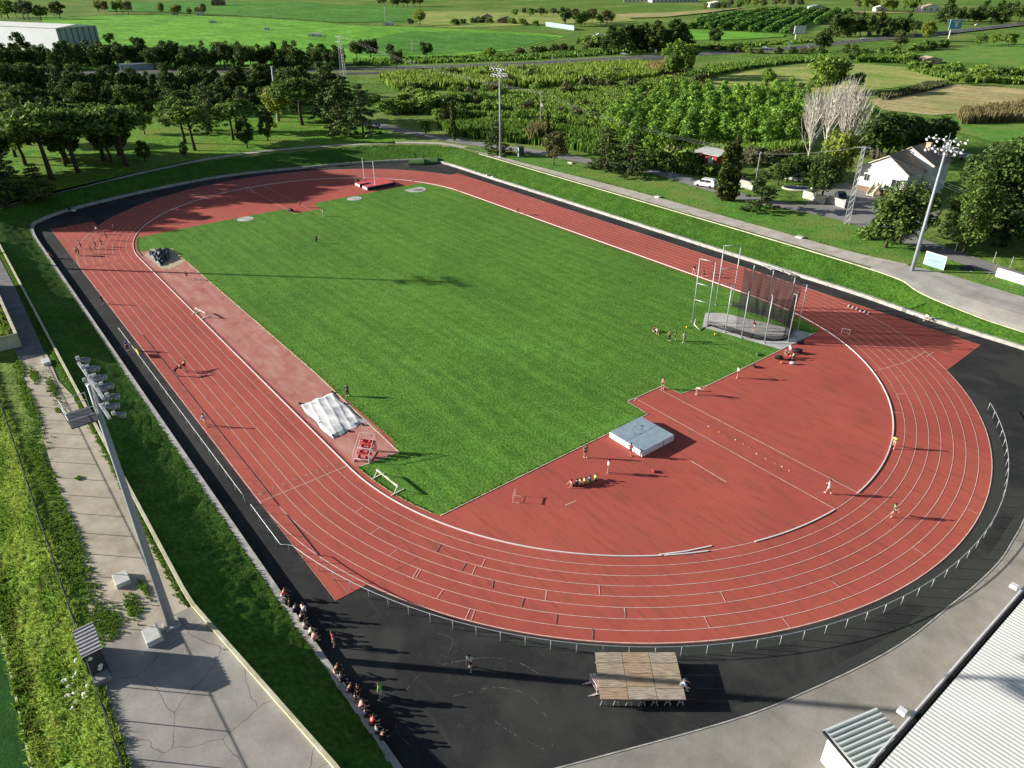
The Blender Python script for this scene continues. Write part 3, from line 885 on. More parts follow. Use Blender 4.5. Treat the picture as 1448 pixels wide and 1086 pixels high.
def trunk_mesh(name, h, r0, lean, limbs, seed, mat='bark', spread=0.6):
    r = np.random.default_rng(seed)
    mb = MB()
    pts_ = [(lean[0] * (u ** 1.4) * h + r.normal(0, .02) * h * (0 < u < 1), lean[1] * (u ** 1.4) * h, h * u - (0.3 if u == 0 else 0)) for u in (0, 0.25, 0.5, 0.75, 1)]
    mb.tube(pts_, [r0 * 1.25, r0, r0 * 0.85, r0 * 0.72, r0 * 0.5], 7)
    for c in limbs:
        b0 = Vector(pts_[3 if r.random() < .5 else 4]) - Vector((0, 0, r.uniform(0, h * .15)))
        mb.tube([b0, b0.lerp(Vector(c), .5) + Vector((0, 0, -.2)), c], [r0 * .4, r0 * .27, r0 * .1], 5)
    return mb.mesh(name, mat, smooth=True)

PROTO = {}
def proto(key, kind_, mat, n, per, size, seed, th, tr0, lean=(0, 0), nl=7, bark='bark', **k):
    lst = []
    for v in range(2):
        c, rd = crown_pts(kind_, n, seed + v * 31)
        c2 = [(p[0] + lean[0] * th, p[1] + lean[1] * th, p[2]) for p in c]
        cm = leaf_mesh('crown', mat, c2, rd, per, size, seed + v, **k)
        limbs = [c2[i] for i in NR.choice(len(c2), min(nl, len(c2)), replace=False)]
        tm = trunk_mesh('trunk', th, tr0, lean, limbs, seed + v, bark)
        lst.append((cm, tm))
    PROTO[key] = lst
proto('stone_pine', 'umbrella', 'stone_pine_leaf', 46, 85, 0.32, 1, 7.2, 0.26, (0.05, 0.02), 10, up=0.4, flat=0.7)
proto('pine', 'pine', 'pine_leaf', 34, 75, 0.36, 2, 7.5, 0.22, nl=8, up=0.2)
proto('belt_pine', 'belt', 'pine_leaf', 40, 70, 0.34, 21, 6.5, 0.2, nl=6, up=0.2)
proto('round_pine', 'round', 'pine_leaf', 34, 75, 0.36, 3, 5.0, 0.22, up=0.2)
proto('cedar', 'cedar', 'cedar_leaf', 0, 26, 0.3, 4, 11.5, 0.2, nl=6, up=0.5, flat=0.45)
proto('cypress', 'cypress', 'cypress_leaf', 110, 42, 0.24, 5, 3.0, 0.14, nl=3, up=0.0)
proto('green', 'round', 'green_leaf', 32, 75, 0.36, 6, 5.0, 0.2, up=0.3)
proto('lime', 'round', 'lime_leaf', 32, 75, 0.36, 7, 5.0, 0.18, up=0.3)
proto('olive', 'round', 'olive_leaf', 32, 75, 0.34, 8, 4.6, 0.2, bark='grey_bark', up=0.3)
proto('big_conifer', 'pine', 'mid_leaf', 75, 90, 0.22, 12, 7.5, 0.2, nl=10, up=0.3)
proto('big_round', 'round', 'mid_leaf', 80, 90, 0.22, 13, 5.0, 0.2, nl=10, up=0.3)
proto('big_pine', 'round', 'pine_leaf', 80, 90, 0.22, 14, 5.0, 0.2, nl=10, up=0.3)
HT = {'belt_pine': 10.3, 'big_conifer': 10.3, 'big_round': 8.9, 'big_pine': 8.9, 'stone_pine': 9.7, 'pine': 10.3, 'round_pine': 8.9, 'cedar': 12.8, 'cypress': 9.9, 'green': 8.9, 'lime': 8.9, 'olive': 8.9}

def tree(sp, px, py, top, label, name, cat='tree', group=None, wide=1.0, xy=None, h=None, zz=T):
    b_ = xy or P(px, py, zz)
    if h is None: h = hfit(b_, top, zz)
    s = h / HT[sp]
    cm, tm = PROTO[sp][RNG.randrange(2)]
    o = thing(name, label, cat, (b_[0], b_[1], zz - 0.05), RNG.uniform(0, 6.28), group)
    o.scale = (s * wide, s * wide, s)
    link('trunk', tm, o)
    link('crown', cm, o)
    return o

# --- grove of stone pines and cedars left of the far bend
G1 = 'umbrella pines in the grove'
SP = [(74, 254, 152, 'umbrella pine nearest the far left bend, on a bent dark trunk'),
      (111, 244, 153, 'broad umbrella pine third from the left, thick trunk by the path'),
      (96, 232, 158, 'umbrella pine half hidden behind the broad pines at left'),
      (147, 227, 148, 'umbrella pine with its trunk on the sunlit strip left of the path'),
      (180, 235, 148, 'tall umbrella pine at the right end of the dense left row'),
      (262, 203, 140, 'slim umbrella pine left of the pair on open lawn'),
      (276, 213, 150, 'low forked umbrella pine right of the pair on open lawn'),
      (330, 198, 144, 'wide umbrella pine in the middle of the grove lawn'),
      (336, 187, 140, 'umbrella pine close behind the wide one in mid grove'),
      (428, 177, 109, 'large lone umbrella pine with flat crown beside the leaning bare pole')]
for px, py, tp, lb in SP: tree('stone_pine', px, py, tp, lb, 'umbrella_pine', 'pine tree', G1, 1.3)
for px, py, tp, lb, wd in [(350, 209, 160, 'small thin pine by the footpath in the grove', .9), (379, 199, 150, 'small ragged pine right of mid grove', .9), (205, 228, 196, 'dark bushy small pine at right of the left row', 1.1),
                       (262, 222, 200, 'tiny dark sapling pine at the footpath edge', 1.0)]:
    tree('pine', px, py, tp, lb, 'small_pine', 'pine tree', None, wd)
for px, py, tp, lb in [(299, 187, 108, 'pointed light green cedar behind the grove lawn'), (481, 191, 104, 'big dark cedar above the footpath, left of two'),
                       (514, 193, 112, 'big dark cedar above the footpath, right of two'), (462, 170, 78, 'tall pointed cedar beneath the lattice pylon'),
                       (490, 172, 100, 'cedar standing between pylon and footpath'), (345, 165, 118, 'squat cedar at the back of the grove')]:
    tree('cedar', px, py, tp, lb, 'cedar', 'cedar tree', 'cedars in the grove', 1.1)
for px, py, tp, lb, wd in [(14, 285, 205, 'wide dark cedar low at the left picture edge', 1.7), (60, 283, 226, 'dark low cedar beside the footpath at far left', 1.5), (-14, 262, 165, 'dark pine cut by the left picture edge', 1.3)]:
    tree('cedar', px, py, tp, lb, 'cedar', 'cedar tree', 'cedars in the grove', wd)
for px, py, tp, lb in [(22, 222, 138, 'light green leafy tree at the left picture edge'), (205, 190, 158, 'pale leafy bush tree behind the left pines')]:
    tree('green', px, py, tp, lb, 'leafy_tree', 'tree', None, 1.2)
tree('lime', 18, 205, 128, 'yellow green tree top showing at the far left edge', 'leafy_tree', 'tree', None, 1.1)
tree('lime', 395, 172, 118, 'yellow green willow like bush behind the lone umbrella pine', 'leafy_tree', 'tree', None, 1.0)
# trees out of the picture on the left whose shade falls over the far bend
for i, (x, y, h) in enumerate([(-118, -58, 17), (-112, -66, 17), (-124, -50, 17), (-131, -42, 17), (-127, -60, 18), (-137, -30, 16), (-118, -76, 17), (-133, -70, 18), (-109, -54, 15), (-122, -34, 14), (-118, -24, 14), (-104, -72, 16), (-98, -64, 15), (-126, -20, 14)]):
    tree('round_pine', 0, 0, 0, 'dark round pine of the clump shading the far left bend', 'round_pine', 'pine tree', 'dark pines beyond the far left bend', 1.05, xy=(x, y), h=h)

# --- dark shelter belts either side of the motorway
G2 = 'dark pines of the shelter belt'
def belt(px0, px1, yb, htop, n, lab, grp, sp=('belt_pine', 'belt_pine', 'pine', 'round_pine'), jit=4, wide=1.25):
    for i in range(n):
        px = px0 + (px1 - px0) * (i + RNG.uniform(-.35, .35)) / n
        f = (px - px0) / (px1 - px0)
        py = yb(f) + RNG.uniform(-jit, jit)
        tree(RNG.choice(sp), px, py, htop(f) + RNG.uniform(-.28, .24) * (py - htop(f)), lab, 'shelter_pine', 'pine tree', grp, wide * RNG.uniform(.75, 1.3))
belt(-10, 490, lambda f: 97 - 3 * f, lambda f: 68 - 8 * math.sin(f * 3), 70, 'dark pine in the row along the far side of the motorway', 'pines beyond the motorway', wide=1.1)
belt(-10, 480, lambda f: 134 + 4 * f, lambda f: 96 + 4 * f, 46, 'dark pine in the belt along the near side of the motorway', 'pines on the near side of the motorway', jit=6)
belt(-10, 440, lambda f: 156 - 2 * f, lambda f: 122 + 4 * f, 34, 'dark pine at the back edge of the grove', 'pines behind the grove', jit=8)
tree('pine', 35, 88, 44, 'tall pale crowned pine before the white warehouse', 'warehouse_pine', 'pine tree', None, 1.0)
tree('round_pine', 100, 92, 60, 'round dark pine at the warehouse corner', 'warehouse_pine', 'pine tree', None, 1.2)
tree('green', 156, 65, 43, 'small dark leafy tree alone on the bright field', 'field_tree', 'tree')
for px, py, tp, lb, sp in [(505, 84, 54, 'dark wide pine on the field edge, leftmost of the group', 'round_pine'), (525, 84, 52, 'dark pine beside the leftmost field edge pine', 'round_pine'),
                       (553, 82, 60, 'tall dark pine behind the motorway verge', 'pine'), (561, 97, 68, 'dark leaning pine on the motorway verge', 'round_pine'), (604, 83, 57, 'lone round pine on the green field edge', 'round_pine'),
                       (955, 112, 55, 'tall light green poplar beside the motorway', 'green'), (968, 108, 60, 'second light green poplar beside the motorway', 'green'),
                       (1010, 66, 38, 'lone dark pine before the orchard', 'round_pine'), (1120, 52, 32, 'dark pine left of the white billboard', 'pine'), (1165, 72, 37, 'dark pine right of the white billboard', 'pine'),
                       (1158, 72, 44, 'bushy pine on the verge by the white billboard', 'round_pine'), (1195, 78, 60, 'dark pine on the near verge of the motorway', 'pine'), (1205, 88, 62, 'dark pine below the motorway', 'pine'),
                       (1272, 70, 42, 'narrow pale pine on the near motorway verge', 'olive'), (1310, 58, 28, 'slanting yellow green tree on the verge', 'lime'),
                       (1160, 132, 78, 'tall bright green tree at the edge of the plantation', 'green'), (1178, 130, 80, 'bright green tree beside the tall plantation tree', 'green'), (1085, 122, 92, 'bushy green tree before the tan field', 'green'),
                       (1210, 128, 98, 'spiky dark green tree behind the bare poplars', 'green')]:
    tree(sp, px, py, tp, lb, {'pine': 'pine', 'round_pine': 'round_pine', 'green': 'poplar', 'lime': 'leafy_tree', 'olive': 'leafy_tree'}[sp], 'tree', None, 1.1)
belt(865, 975, lambda f: 74 - 6 * f, lambda f: 42 - 14 * f, 14, 'tall dark pine in the stand left of the orchard', 'stand of tall pines by the motorway', jit=3)
belt(1180, 1300, lambda f: 50 - 2 * f, lambda f: 20 + 2 * f, 13, 'dark pine in the row above the right motorway', 'pines above the right motorway', jit=3)
belt(1330, 1460, lambda f: 33 - 6 * f, lambda f: 5 + 0 * f, 13, 'dark pine in the upper right corner belt', 'pines in the upper right belt', jit=4)
belt(800, 870, lambda f: 36 - 2 * f, lambda f: 14 + 2 * f, 7, 'rounded tree by the distant farm pond', 'trees by the distant pond', ('olive', 'green', 'round_pine'), 2)
belt(0, 100, lambda f: 24 + 2 * f, lambda f: 0 + 6 * f, 9, 'tree behind the white warehouse', 'trees behind the warehouse', ('olive', 'round_pine', 'green'), 3)
belt(140, 195, lambda f: 19, lambda f: 1, 5, 'pale leafless looking tree beyond the crop field', 'pale trees beyond the crop field', ('lime', 'olive'), 1, 0.9)
belt(232, 300, lambda f: 22, lambda f: 3 + 5 * f, 6, 'tree by the distant field huts', 'trees by the field huts', ('lime', 'olive', 'green'), 1, 1.1)
belt(535, 605, lambda f: 9, lambda f: -6, 8, 'tree on the far edge of the plain', 'trees on the far plain', ('green', 'olive'), 1, 1.1)
belt(1000, 1140, lambda f: 13 - 4 * f, lambda f: 0 - 6 * f, 12, 'tree behind the orchard', 'trees behind the orchard', ('green', 'olive', 'lime'), 2, 1.1)
belt(730, 800, lambda f: 22, lambda f: 12, 8, 'low bush on the distant plain', 'bushes on the distant plain', ('olive', 'green'), 2, 1.4)
belt(1210, 1300, lambda f: 16, lambda f: -2, 7, 'leafy tree by the distant houses at right', 'trees by the distant houses', ('lime', 'green', 'olive'), 1, 1.1)
tree('lime', 594, 36, 11, 'yellow flowering round tree on the plain', 'leafy_tree', 'tree', None, 1.1)
tree('olive', 580, 37, 26, 'low grey green bush beside the yellow tree', 'leafy_tree', 'tree', None, 1.5)
for i, (px, py, tp) in enumerate([(694, 82, 64), (685, 79, 72), (1290, 45, 26), (1385, 65, 48), (1405, 63, 46), (1425, 66, 42), (1345, 118, 104), (1360, 121, 102), (1390, 118, 98), (1440, 112, 98)]):
    tree('green', px, py, tp, ['low green bush by the motorway slip road', 'round green bush at the right field corner'][px > 800], 'field_bush', 'bush', ['bushes by the slip road', 'bushes at the right field edge'][px > 800], 1.5)

# --- right side: trees along the road and round the white house
for sp, px, py, tp, lb, nm, wd in [
        ('cypress', 642, 199, 140, 'thin dark cypress spire beside the footpath bend', 'cypress', 0.75),
        ('cypress', 774, 205, 158, 'thin dark cypress spire behind the round roadside tree', 'cypress', 0.8),
        ('cypress', 1020, 284, 200, 'tall cypress at the roadside, left of two close together', 'cypress', 1.15),
        ('cypress', 1033, 284, 190, 'tall cypress at the roadside, right of two close together', 'cypress', 1.15),
        ('green', 602, 190, 164, 'small pale green tree on the bank of the side road', 'small_tree', 1.3),
        ('cedar', 703, 217, 166, 'flat layered cedar beside the far floodlight mast', 'cedar', 1.5),
        ('olive', 783, 234, 183, 'round grey green tree by the side road', 'roadside_tree', 1.1),
        ('cedar', 858, 243, 174, 'wide layered cedar on the lawn by the side road, left', 'cedar', 1.5),
        ('cedar', 893, 249, 184, 'wide layered cedar on the lawn by the side road, right', 'cedar', 1.4),
        ('cedar', 1073, 298, 236, 'young cedar on the lawn opposite the garden wall', 'cedar', 1.5),
        ('olive', 1068, 246, 206, 'brownish bushy tree behind the concrete wire pole', 'garden_tree', 1.7),
        ('olive', 1100, 244, 210, 'brownish tree right of the wire pole', 'garden_tree', 1.5),
        ('big_pine', 1160, 285, 214, 'dense dark green garden tree left of the white house', 'garden_tree', 1.0),
        ('lime', 1176, 262, 176, 'yellow green tree rising behind the garden tree', 'garden_tree', 0.9),
        ('big_pine', 1272, 345, 256, 'olive brown pine before the house, leaning trunk at the lawn', 'roadside_pine', 1.25),
        ('pine', 1252, 350, 272, 'smaller pine left of the olive brown roadside pine', 'roadside_pine', 1.2),
        ('big_conifer', 1362, 358, 238, 'big pale green conifer at the right roadside', 'roadside_conifer', 0.95),
        ('big_pine', 1385, 330, 205, 'large leafy tree behind the right roadside conifer', 'roadside_conifer', 1.0),
        ('big_pine', 1425, 322, 195, 'dark spreading tree at the right picture edge', 'roadside_conifer', 1.5),
        ('cedar', 1420, 340, 262, 'layered light green cedar near the right picture edge', 'cedar', 1.7),
        ('big_pine', 1455, 360, 290, 'dark tree cut by the right picture edge', 'roadside_conifer', 1.3),
        ('cedar', 1345, 335, 275, 'low layered cedar behind the right floodlight mast', 'cedar', 1.4)]:
    tree(sp, px, py, tp, lb, nm, 'tree', None, wd)
for i in range(16):
    px = 1218 + i * 8 + RNG.uniform(-4, 4)
    tree(RNG.choice(['pine', 'round_pine']), px, 222 - i * 0.6 + RNG.uniform(-6, 8), 158 + i * 0.7 + RNG.uniform(-6, 6), 'dark pine in the thicket behind the white house', 'thicket_pine', 'pine tree', 'dark thicket behind the white house', 1.4)
for px, py, tp in [(1112, 258, 222), (1125, 254, 215), (1140, 250, 218), (1100, 262, 230)]:
    tree('round_pine', px, py, tp, 'dark garden pine shading the parked cars', 'thicket_pine', 'pine tree', 'dark garden pines by the pool', 1.5)

# --- bare white poplars
def bare_poplar(px, py, tp, lb, seed):
    b_ = P(px, py, T); h = hfit(b_, tp, T)
    r = np.random.default_rng(seed)
    o = thing('bare_poplar', lb, 'bare tree', (*b_, T - .05), 0, 'bare white poplars')
    tm = MB().tube([(0, 0, -.2), (0.1, 0, h * .25), (0, .1, h * .55), (0.05, 0, h * .95)], [.3, .24, .16, .03], 7)
    tm.build('trunk', 'pale_bark', o, smooth=True)
    br = MB()
    for i in range(52):
        u = r.uniform(0.12, 0.75); a = r.uniform(0, 6.28)
        z0 = h * u; L = h * (1 - u) * r.uniform(0.5, 0.85); out = r.uniform(0.22, 0.55)
        p0 = Vector((0, 0, z0)); d = Vector((math.cos(a) * out, math.sin(a) * out, 1)).normalized()
        p1 = p0 + d * L * .5 + Vector((math.cos(a), math.sin(a), 0)) * L * .06
        p2 = p0 + d * L + Vector((0, 0, L * .08))
        br.tube([p0, p1, p2], [.1, .065, .025], 4, cap=False)
        for k in range(5):
            f = r.uniform(.25, .9); q = p0.lerp(p1, f * 2) if f < .5 else p1.lerp(p2, f * 2 - 1)
            a2 = r.uniform(0, 6.28); e = (d + Vector((math.cos(a2), math.sin(a2), .2)) * .32).normalized() * L * r.uniform(.2, .45)
            br.tube([q, q + e * .5, q + e + Vector((0, 0, .1))], [.055, .038, .016], 3, cap=False)
    br.build('branches', 'pale_bark', o)
for k, (px, py, tp, lb) in enumerate([(1141, 232, 120, 'bare white poplar, leftmost of the leafless group'), (1165, 215, 112, 'bare white poplar second from left in the leafless group'), (1188, 206, 102, 'tallest bare white poplar of the leafless group'),
                       (1195, 236, 116, 'bare white poplar at the right of the leafless group, nearest the house')]):
    bare_poplar(px, py, tp, lb, 50 + k)

# --- plantation of young trees, each its own object
YM = []
for v in range(5):
    c, rd = crown_pts('young', 11, 90 + v)
    V, F = leaves(c, rd, 40, 0.25, 90 + v, up=0.4)
    me = bpy.data.meshes.new('young_tree')
    mbt = MB().tube([(0, 0, -.1), (0.03, 0, 2.2)], [.06, .03], 5)
    off = len(V)
    me.from_pydata(V.tolist() + mbt.v, [], F.tolist() + [tuple(i + off for i in f) for f in mbt.f])
    me.materials.append(MATS['plantation_leaf'])
    YM.append(me)
plant_px = [(850, 178), (900, 150), (960, 133), (1010, 117), (1060, 124), (1130, 116), (1150, 150), (1145, 200), (1060, 213), (1000, 204), (930, 222), (870, 210)]
PL = [P(*q, T) for q in plant_px]
xs, ys = zip(*PL)
cand = []
ang = math.radians(38)
for i in range(-60, 60):
    for j in range(-60, 60):
        u, v_ = i * 5.0, j * 4.1
        x = -40 + u * math.cos(ang) - v_ * math.sin(ang) + RNG.uniform(-1.4, 1.4)
        y = 150 + u * math.sin(ang) + v_ * math.cos(ang) + RNG.uniform(-1.4, 1.4)
        cand.append((x, y))
cand = [c for c, ok in zip(cand, inside(PL, cand)) if ok]
cand.sort(key=lambda c: (c[0] - CAM[0]) ** 2 + (c[1] - CAM[1]) ** 2)
print('plantation', len(cand))
for i, (x, y) in enumerate(cand[:290]):
    o = link('young_tree', YM[i % 5])
    s = RNG.uniform(1.0, 1.75)
    o.location = (x, y, T - .05); o.scale = (s * 1.3, s * 1.3, s * .95); o.rotation_euler = (0, 0, RNG.uniform(0, 6.28))
    tag(o, 'bright green young tree in the rows of the plantation', 'young tree', 'young trees of the plantation')

# --- orchard rows far behind
OM = []
for v in range(3):
    c, rd = crown_pts('shrub', 9, 140 + v)
    OM.append(leaf_mesh('orchard_tree', 'orchard_leaf', c, rd, 26, 0.55, 140 + v, up=0.4))
op = [P(*q, T) for q in [(968, 40), (1000, 27), (1070, 17), (1115, 12), (1205, 17), (1170, 30), (1110, 47)]]
oc = []
a0, a1 = np.array(P(1040, 44, T)), np.array(P(1120, 14, T))
dr = (a1 - a0) / np.linalg.norm(a1 - a0); pr = np.array([-dr[1], dr[0]])
for i in range(-60, 60):
    for j in range(-80, 80):
        q = a0 + pr * (i * 13.0) + dr * (j * 9.0 + RNG.uniform(-1, 1))
        oc.append(tuple(q))
oc = [c for c, ok in zip(oc, inside(op, oc)) if ok]
oc.sort(key=lambda c: (c[0] - CAM[0]) ** 2 + (c[1] - CAM[1]) ** 2)
print('orchard', len(oc))
for i, (x, y) in enumerate(oc[:295]):
    o = link('orchard_tree', OM[i % 3])
    s = RNG.uniform(2.2, 2.7)
    o.location = (x, y, T); o.scale = (s * 1.1, s * 1.1, s * .85); o.rotation_euler = (0, 0, RNG.uniform(0, 6.28))
    tag(o, 'small dark green fruit tree in the orchard rows', 'fruit tree', 'fruit trees of the orchard')

# --- reeds, brambles and tall weeds nobody could count
def tuft_field(name, pts_, mat, hgt, nb, wid, seed, lean=0.35, zf=None):
    r = np.random.default_rng(seed)
    B = np.repeat(np.array(pts_, float), nb, 0)
    n = len(B)
    B = B + np.c_[r.normal(0, hgt * .16, (n, 2)), np.zeros(n)]
    a = r.uniform(0, 6.28, n); ln = r.uniform(0, lean, n)
    h_ = hgt * r.uniform(0.55, 1.15, n)
    tip = B + np.c_[np.cos(a) * ln * h_, np.sin(a) * ln * h_, h_]
    mid = B * .5 + tip * .5 + np.c_[np.zeros((n, 2)), h_ * .12]
    a2 = r.uniform(0, 6.28, n)
    sd_ = np.c_[np.cos(a2), np.sin(a2), np.zeros(n)] * (wid * r.uniform(.6, 1.3, n))[:, None]
    V = np.stack([B - sd_ * .6, B + sd_ * .6, mid + sd_, tip, mid - sd_], 1).reshape(-1, 3)
    F = np.arange(5 * n).reshape(-1, 5)
    me = bpy.data.meshes.new(name)
    me.from_pydata(V.tolist(), [], F.tolist())
    me.materials.append(MATS[mat])
    return kind(link(name, me), 'stuff')
def scatter(px, n, seed, zz=T, world=None):
    pl = world or [P(*q, zz) for q in px]
    r = np.random.default_rng(seed)
    a = np.array(pl); lo, hi = a.min(0), a.max(0)
    out = np.zeros((0, 2))
    while len(out) < n:
        c = r.uniform(lo, hi, (n * 3, 2))
        out = np.vstack([out, c[inside(pl, c)]])
    return np.c_[out[:n], np.full(n, zz)]
def near_bias(pts_): return pts_
tuft_field('reed_bed', scatter([(535, 112), (640, 104), (760, 100), (900, 92), (945, 98), (930, 112), (800, 122), (700, 126), (560, 128)], 3000, 1), 'reed_leaf', 3.6, 7, .3, 1)
tuft_field('reed_bed', scatter([(535, 150), (600, 138), (740, 132), (860, 122), (985, 104), (1000, 118), (900, 168), (870, 190), (760, 172), (690, 165), (560, 160)], 5200, 2), 'reed_leaf', 1.7, 7, .22, 2)
tuft_field('reed_bed', scatter([(850, 130), (930, 120), (1010, 106), (1000, 122), (930, 138), (870, 146)], 1300, 3), 'dry_reed_leaf', 1.2, 5, .2, 3)
tuft_field('reed_bed', scatter([(620, 180), (700, 178), (770, 180), (860, 195), (900, 200), (920, 228), (860, 222), (780, 207), (700, 200), (640, 192)], 2200, 4), 'weed_dark_leaf', 2.6, 7, .26, 4)
tuft_field('reed_bed', scatter([(1355, 162), (1448, 152), (1460, 172), (1360, 176)], 700, 5), 'dry_reed_leaf', 3.2, 6, .25, 5)
tuft_field('reed_bed', scatter([(748, 196), (760, 192), (772, 195), (770, 202), (752, 203)], 120, 6), 'dry_reed_leaf', 4.2, 9, .25, 6, 0.5)
tuft_field('reed_bed', scatter([(910, 100), (945, 94), (960, 104), (930, 110)], 260, 7), 'dry_reed_leaf', 4.0, 7, .3, 7)
tuft_field('undergrowth', scatter([(0, 178), (120, 170), (300, 160), (440, 150), (440, 138), (200, 140), (0, 140)], 2600, 8), 'weed_dark_leaf', 1.6, 6, .35, 8)
tuft_field('undergrowth', scatter([(1000, 232), (1050, 226), (1140, 215), (1145, 205), (1060, 214), (990, 206), (930, 225), (960, 240)], 1300, 9), 'weed_dark_leaf', 2.4, 7, .28, 9)
tuft_field('verge_scrub', scatter([(500, 93), (724, 86), (960, 72), (1150, 60), (1150, 56), (960, 67), (724, 78), (500, 86)], 1800, 10), 'weed_dark_leaf', 1.6, 5, .5, 10)
tuft_field('verge_scrub', scatter([(985, 113), (1040, 100), (1120, 90), (1180, 86), (1180, 80), (1100, 84), (1000, 96), (960, 112)], 1500, 11), 'weed_dark_leaf', 1.9, 5, .45, 11)
tuft_field('verge_scrub', scatter([(1240, 138), (1275, 129), (1310, 119), (1340, 118), (1335, 123), (1290, 134), (1250, 142)], 500, 12), 'olive_leaf', 1.5, 6, .4, 12)
tuft_field('verge_scrub', scatter([(1205, 80), (1290, 78), (1300, 90), (1215, 88)], 800, 13), 'weed_dark_leaf', 2.4, 6, .5, 13)
tuft_field('verge_scrub', scatter([(1290, 98), (1340, 104), (1448, 112), (1448, 120), (1350, 116), (1300, 104)], 700, 13), 'reed_leaf', 2.0, 6, .5, 13)
# shrub hedge rows scattered between fields on the plain
SH = []
for v in range(3):
    c, rd = crown_pts('shrub', 11, 170 + v)
    SH.append(leaf_mesh('shrub', ['pine_leaf', 'green_leaf', 'olive_leaf'][v], c, rd, 42, 0.3, 170 + v, up=0.3))
def shrub_row(pxs, n, lab, grp, s0=1.0, jit=2, zz=T, kinds=(0, 1, 2)):
    pl = smooth_pl([P(*q, zz) for q in pxs], n) if len(pxs) > 1 else [P(*pxs[0], zz)] * n
    for (x, y) in pl:
        o = link('shrub', SH[RNG.choice(kinds)])
        s = s0 * RNG.uniform(.7, 1.3)
        o.location = (x + RNG.uniform(-jit, jit), y + RNG.uniform(-jit, jit), zz - .1); o.scale = (s * 1.2, s * 1.2, s); o.rotation_euler = (0, 0, RNG.uniform(0, 6.28))
        tag(o, lab, 'shrub', grp)
for k_ in range(95):
    pass
RB_ = scatter([(540, 118), (640, 108), (760, 104), (900, 96), (950, 100), (985, 106), (1000, 118), (900, 160), (860, 190), (760, 186), (690, 186), (600, 178)], 104, 61) if True else scatter([(560, 160), (600, 140), (740, 134), (860, 124), (985, 106), (1000, 118), (900, 160), (860, 190), (760, 186), (690, 186), (600, 178)], 110, 61)
for x, y, zq in RB_:
    o = link('shrub', SH[RNG.choice((1, 1, 2))]); s = RNG.uniform(.9, 2.3)
    o.location = (x, y, zq - .2); o.scale = (s * 1.2, s * 1.2, s); o.rotation_euler = (0, 0, RNG.uniform(0, 6.28))
    tag(o, 'leafy green shrub growing among the reeds', 'shrub', 'shrubs among the reeds')
shrub_row([(552, 160), (600, 158), (650, 160), (700, 158)], 16, 'rounded green shrub behind the side road', 'shrubs behind the side road', 2.0, 3, kinds=(1, 1, 2))
shrub_row([(540, 145), (600, 150), (680, 152)], 12, 'bushy shrub at the edge of the reeds', 'shrubs at the edge of the reeds', 2.0, 4, kinds=(1, 1, 0))
shrub_row([(940, 240), (975, 244), (1010, 247)], 12, 'dark clipped shrub in the hedge below the red shed', 'hedge below the red shed', 1.1, .5, kinds=(0, 1))
shrub_row([(880, 228), (930, 236), (960, 232)], 12, 'leafy shrub between road and plantation', 'shrubs between road and plantation', 1.8, 2, kinds=(1, 1, 2))
shrub_row([(820, 62), (870, 66), (900, 70)], 14, 'dark bush in the hedge by the white hut', 'hedge by the white hut', 2.4, 4, kinds=(0, 1))
shrub_row([(730, 78), (790, 72), (850, 66)], 14, 'low bush on the motorway bank', 'bushes on the motorway bank', 1.6, 4, kinds=(0, 2))
shrub_row([(640, 35), (700, 32), (760, 36)], 14, 'bush along the distant farm track', 'bushes along the farm track', 2.2, 5)
shrub_row([(1215, 80), (1270, 84), (1290, 92)], 12, 'bush in the hedge by the vaulted hut', 'hedge by the vaulted hut', 1.8, 3, kinds=(0, 1))
shrub_row([(1000, 70), (1080, 76), (1160, 74)], 14, 'bush below the motorway verge', 'bushes below the motorway', 1.5, 4)
shrub_row([(1335, 64), (1290, 72), (1240, 76)], 14, 'dark bush in the hedge across the right meadow', 'hedge across the right meadow', 1.7, 3, kinds=(0, 0, 1))
shrub_row([(1290, 98), (1360, 108), (1440, 112)], 12, 'bush along the tan field edge', 'bushes along the tan field', 2.0, 3, kinds=(1, 1, 0))
shrub_row([(60, 170), (200, 160), (330, 152), (440, 145)], 34, 'dark bush under the belt of pines', 'bushes under the pines', 1.9, 6, kinds=(0, 1))
shrub_row([(1225, 335), (1240, 330)], 4, 'low shrub at the house drive', 'shrubs at the house drive', .8, 1, kinds=(1,))

# weeds: the sunny slope below the terrace fence, the gravel, and long grass at kerb and coping
r_ = np.random.default_rng(77)
n = 8200
x = r_.uniform(-6, 75, n); y = r_.uniform(-69.1, -63.6, n)
zz = np.clip(T - 0.06 - (-y - 64.2) * 0.66, -0.05, T - .06)
sl = np.c_[x, y, zz]
pick = np.sin(x * .55 + 1.3 * np.sin(y)) + np.sin(y * 1.9 + x * .2) + r_.normal(0, .5, n) > -.3
tuft_field('slope_weeds', sl[pick], 'weed_leaf', .36, 9, .03, 20, 1.5)
tuft_field('slope_weeds', sl[~pick], 'weed_dark_leaf', .4, 8, .045, 21, 1.1)
kd = 700
yd = r_.uniform(-68.6, -64.2, kd)
dry = np.c_[r_.normal(47, 16, kd), yd, np.clip(T - 0.06 - (-yd - 64.2) * 0.66, -0.05, T - .06)]
tuft_field('dry_stalks', dry[(dry[:, 0] < 75) & (np.sin(dry[:, 0] * .9) > -.2)], 'dry_reed_leaf', .5, 6, .018, 28, 1.2)
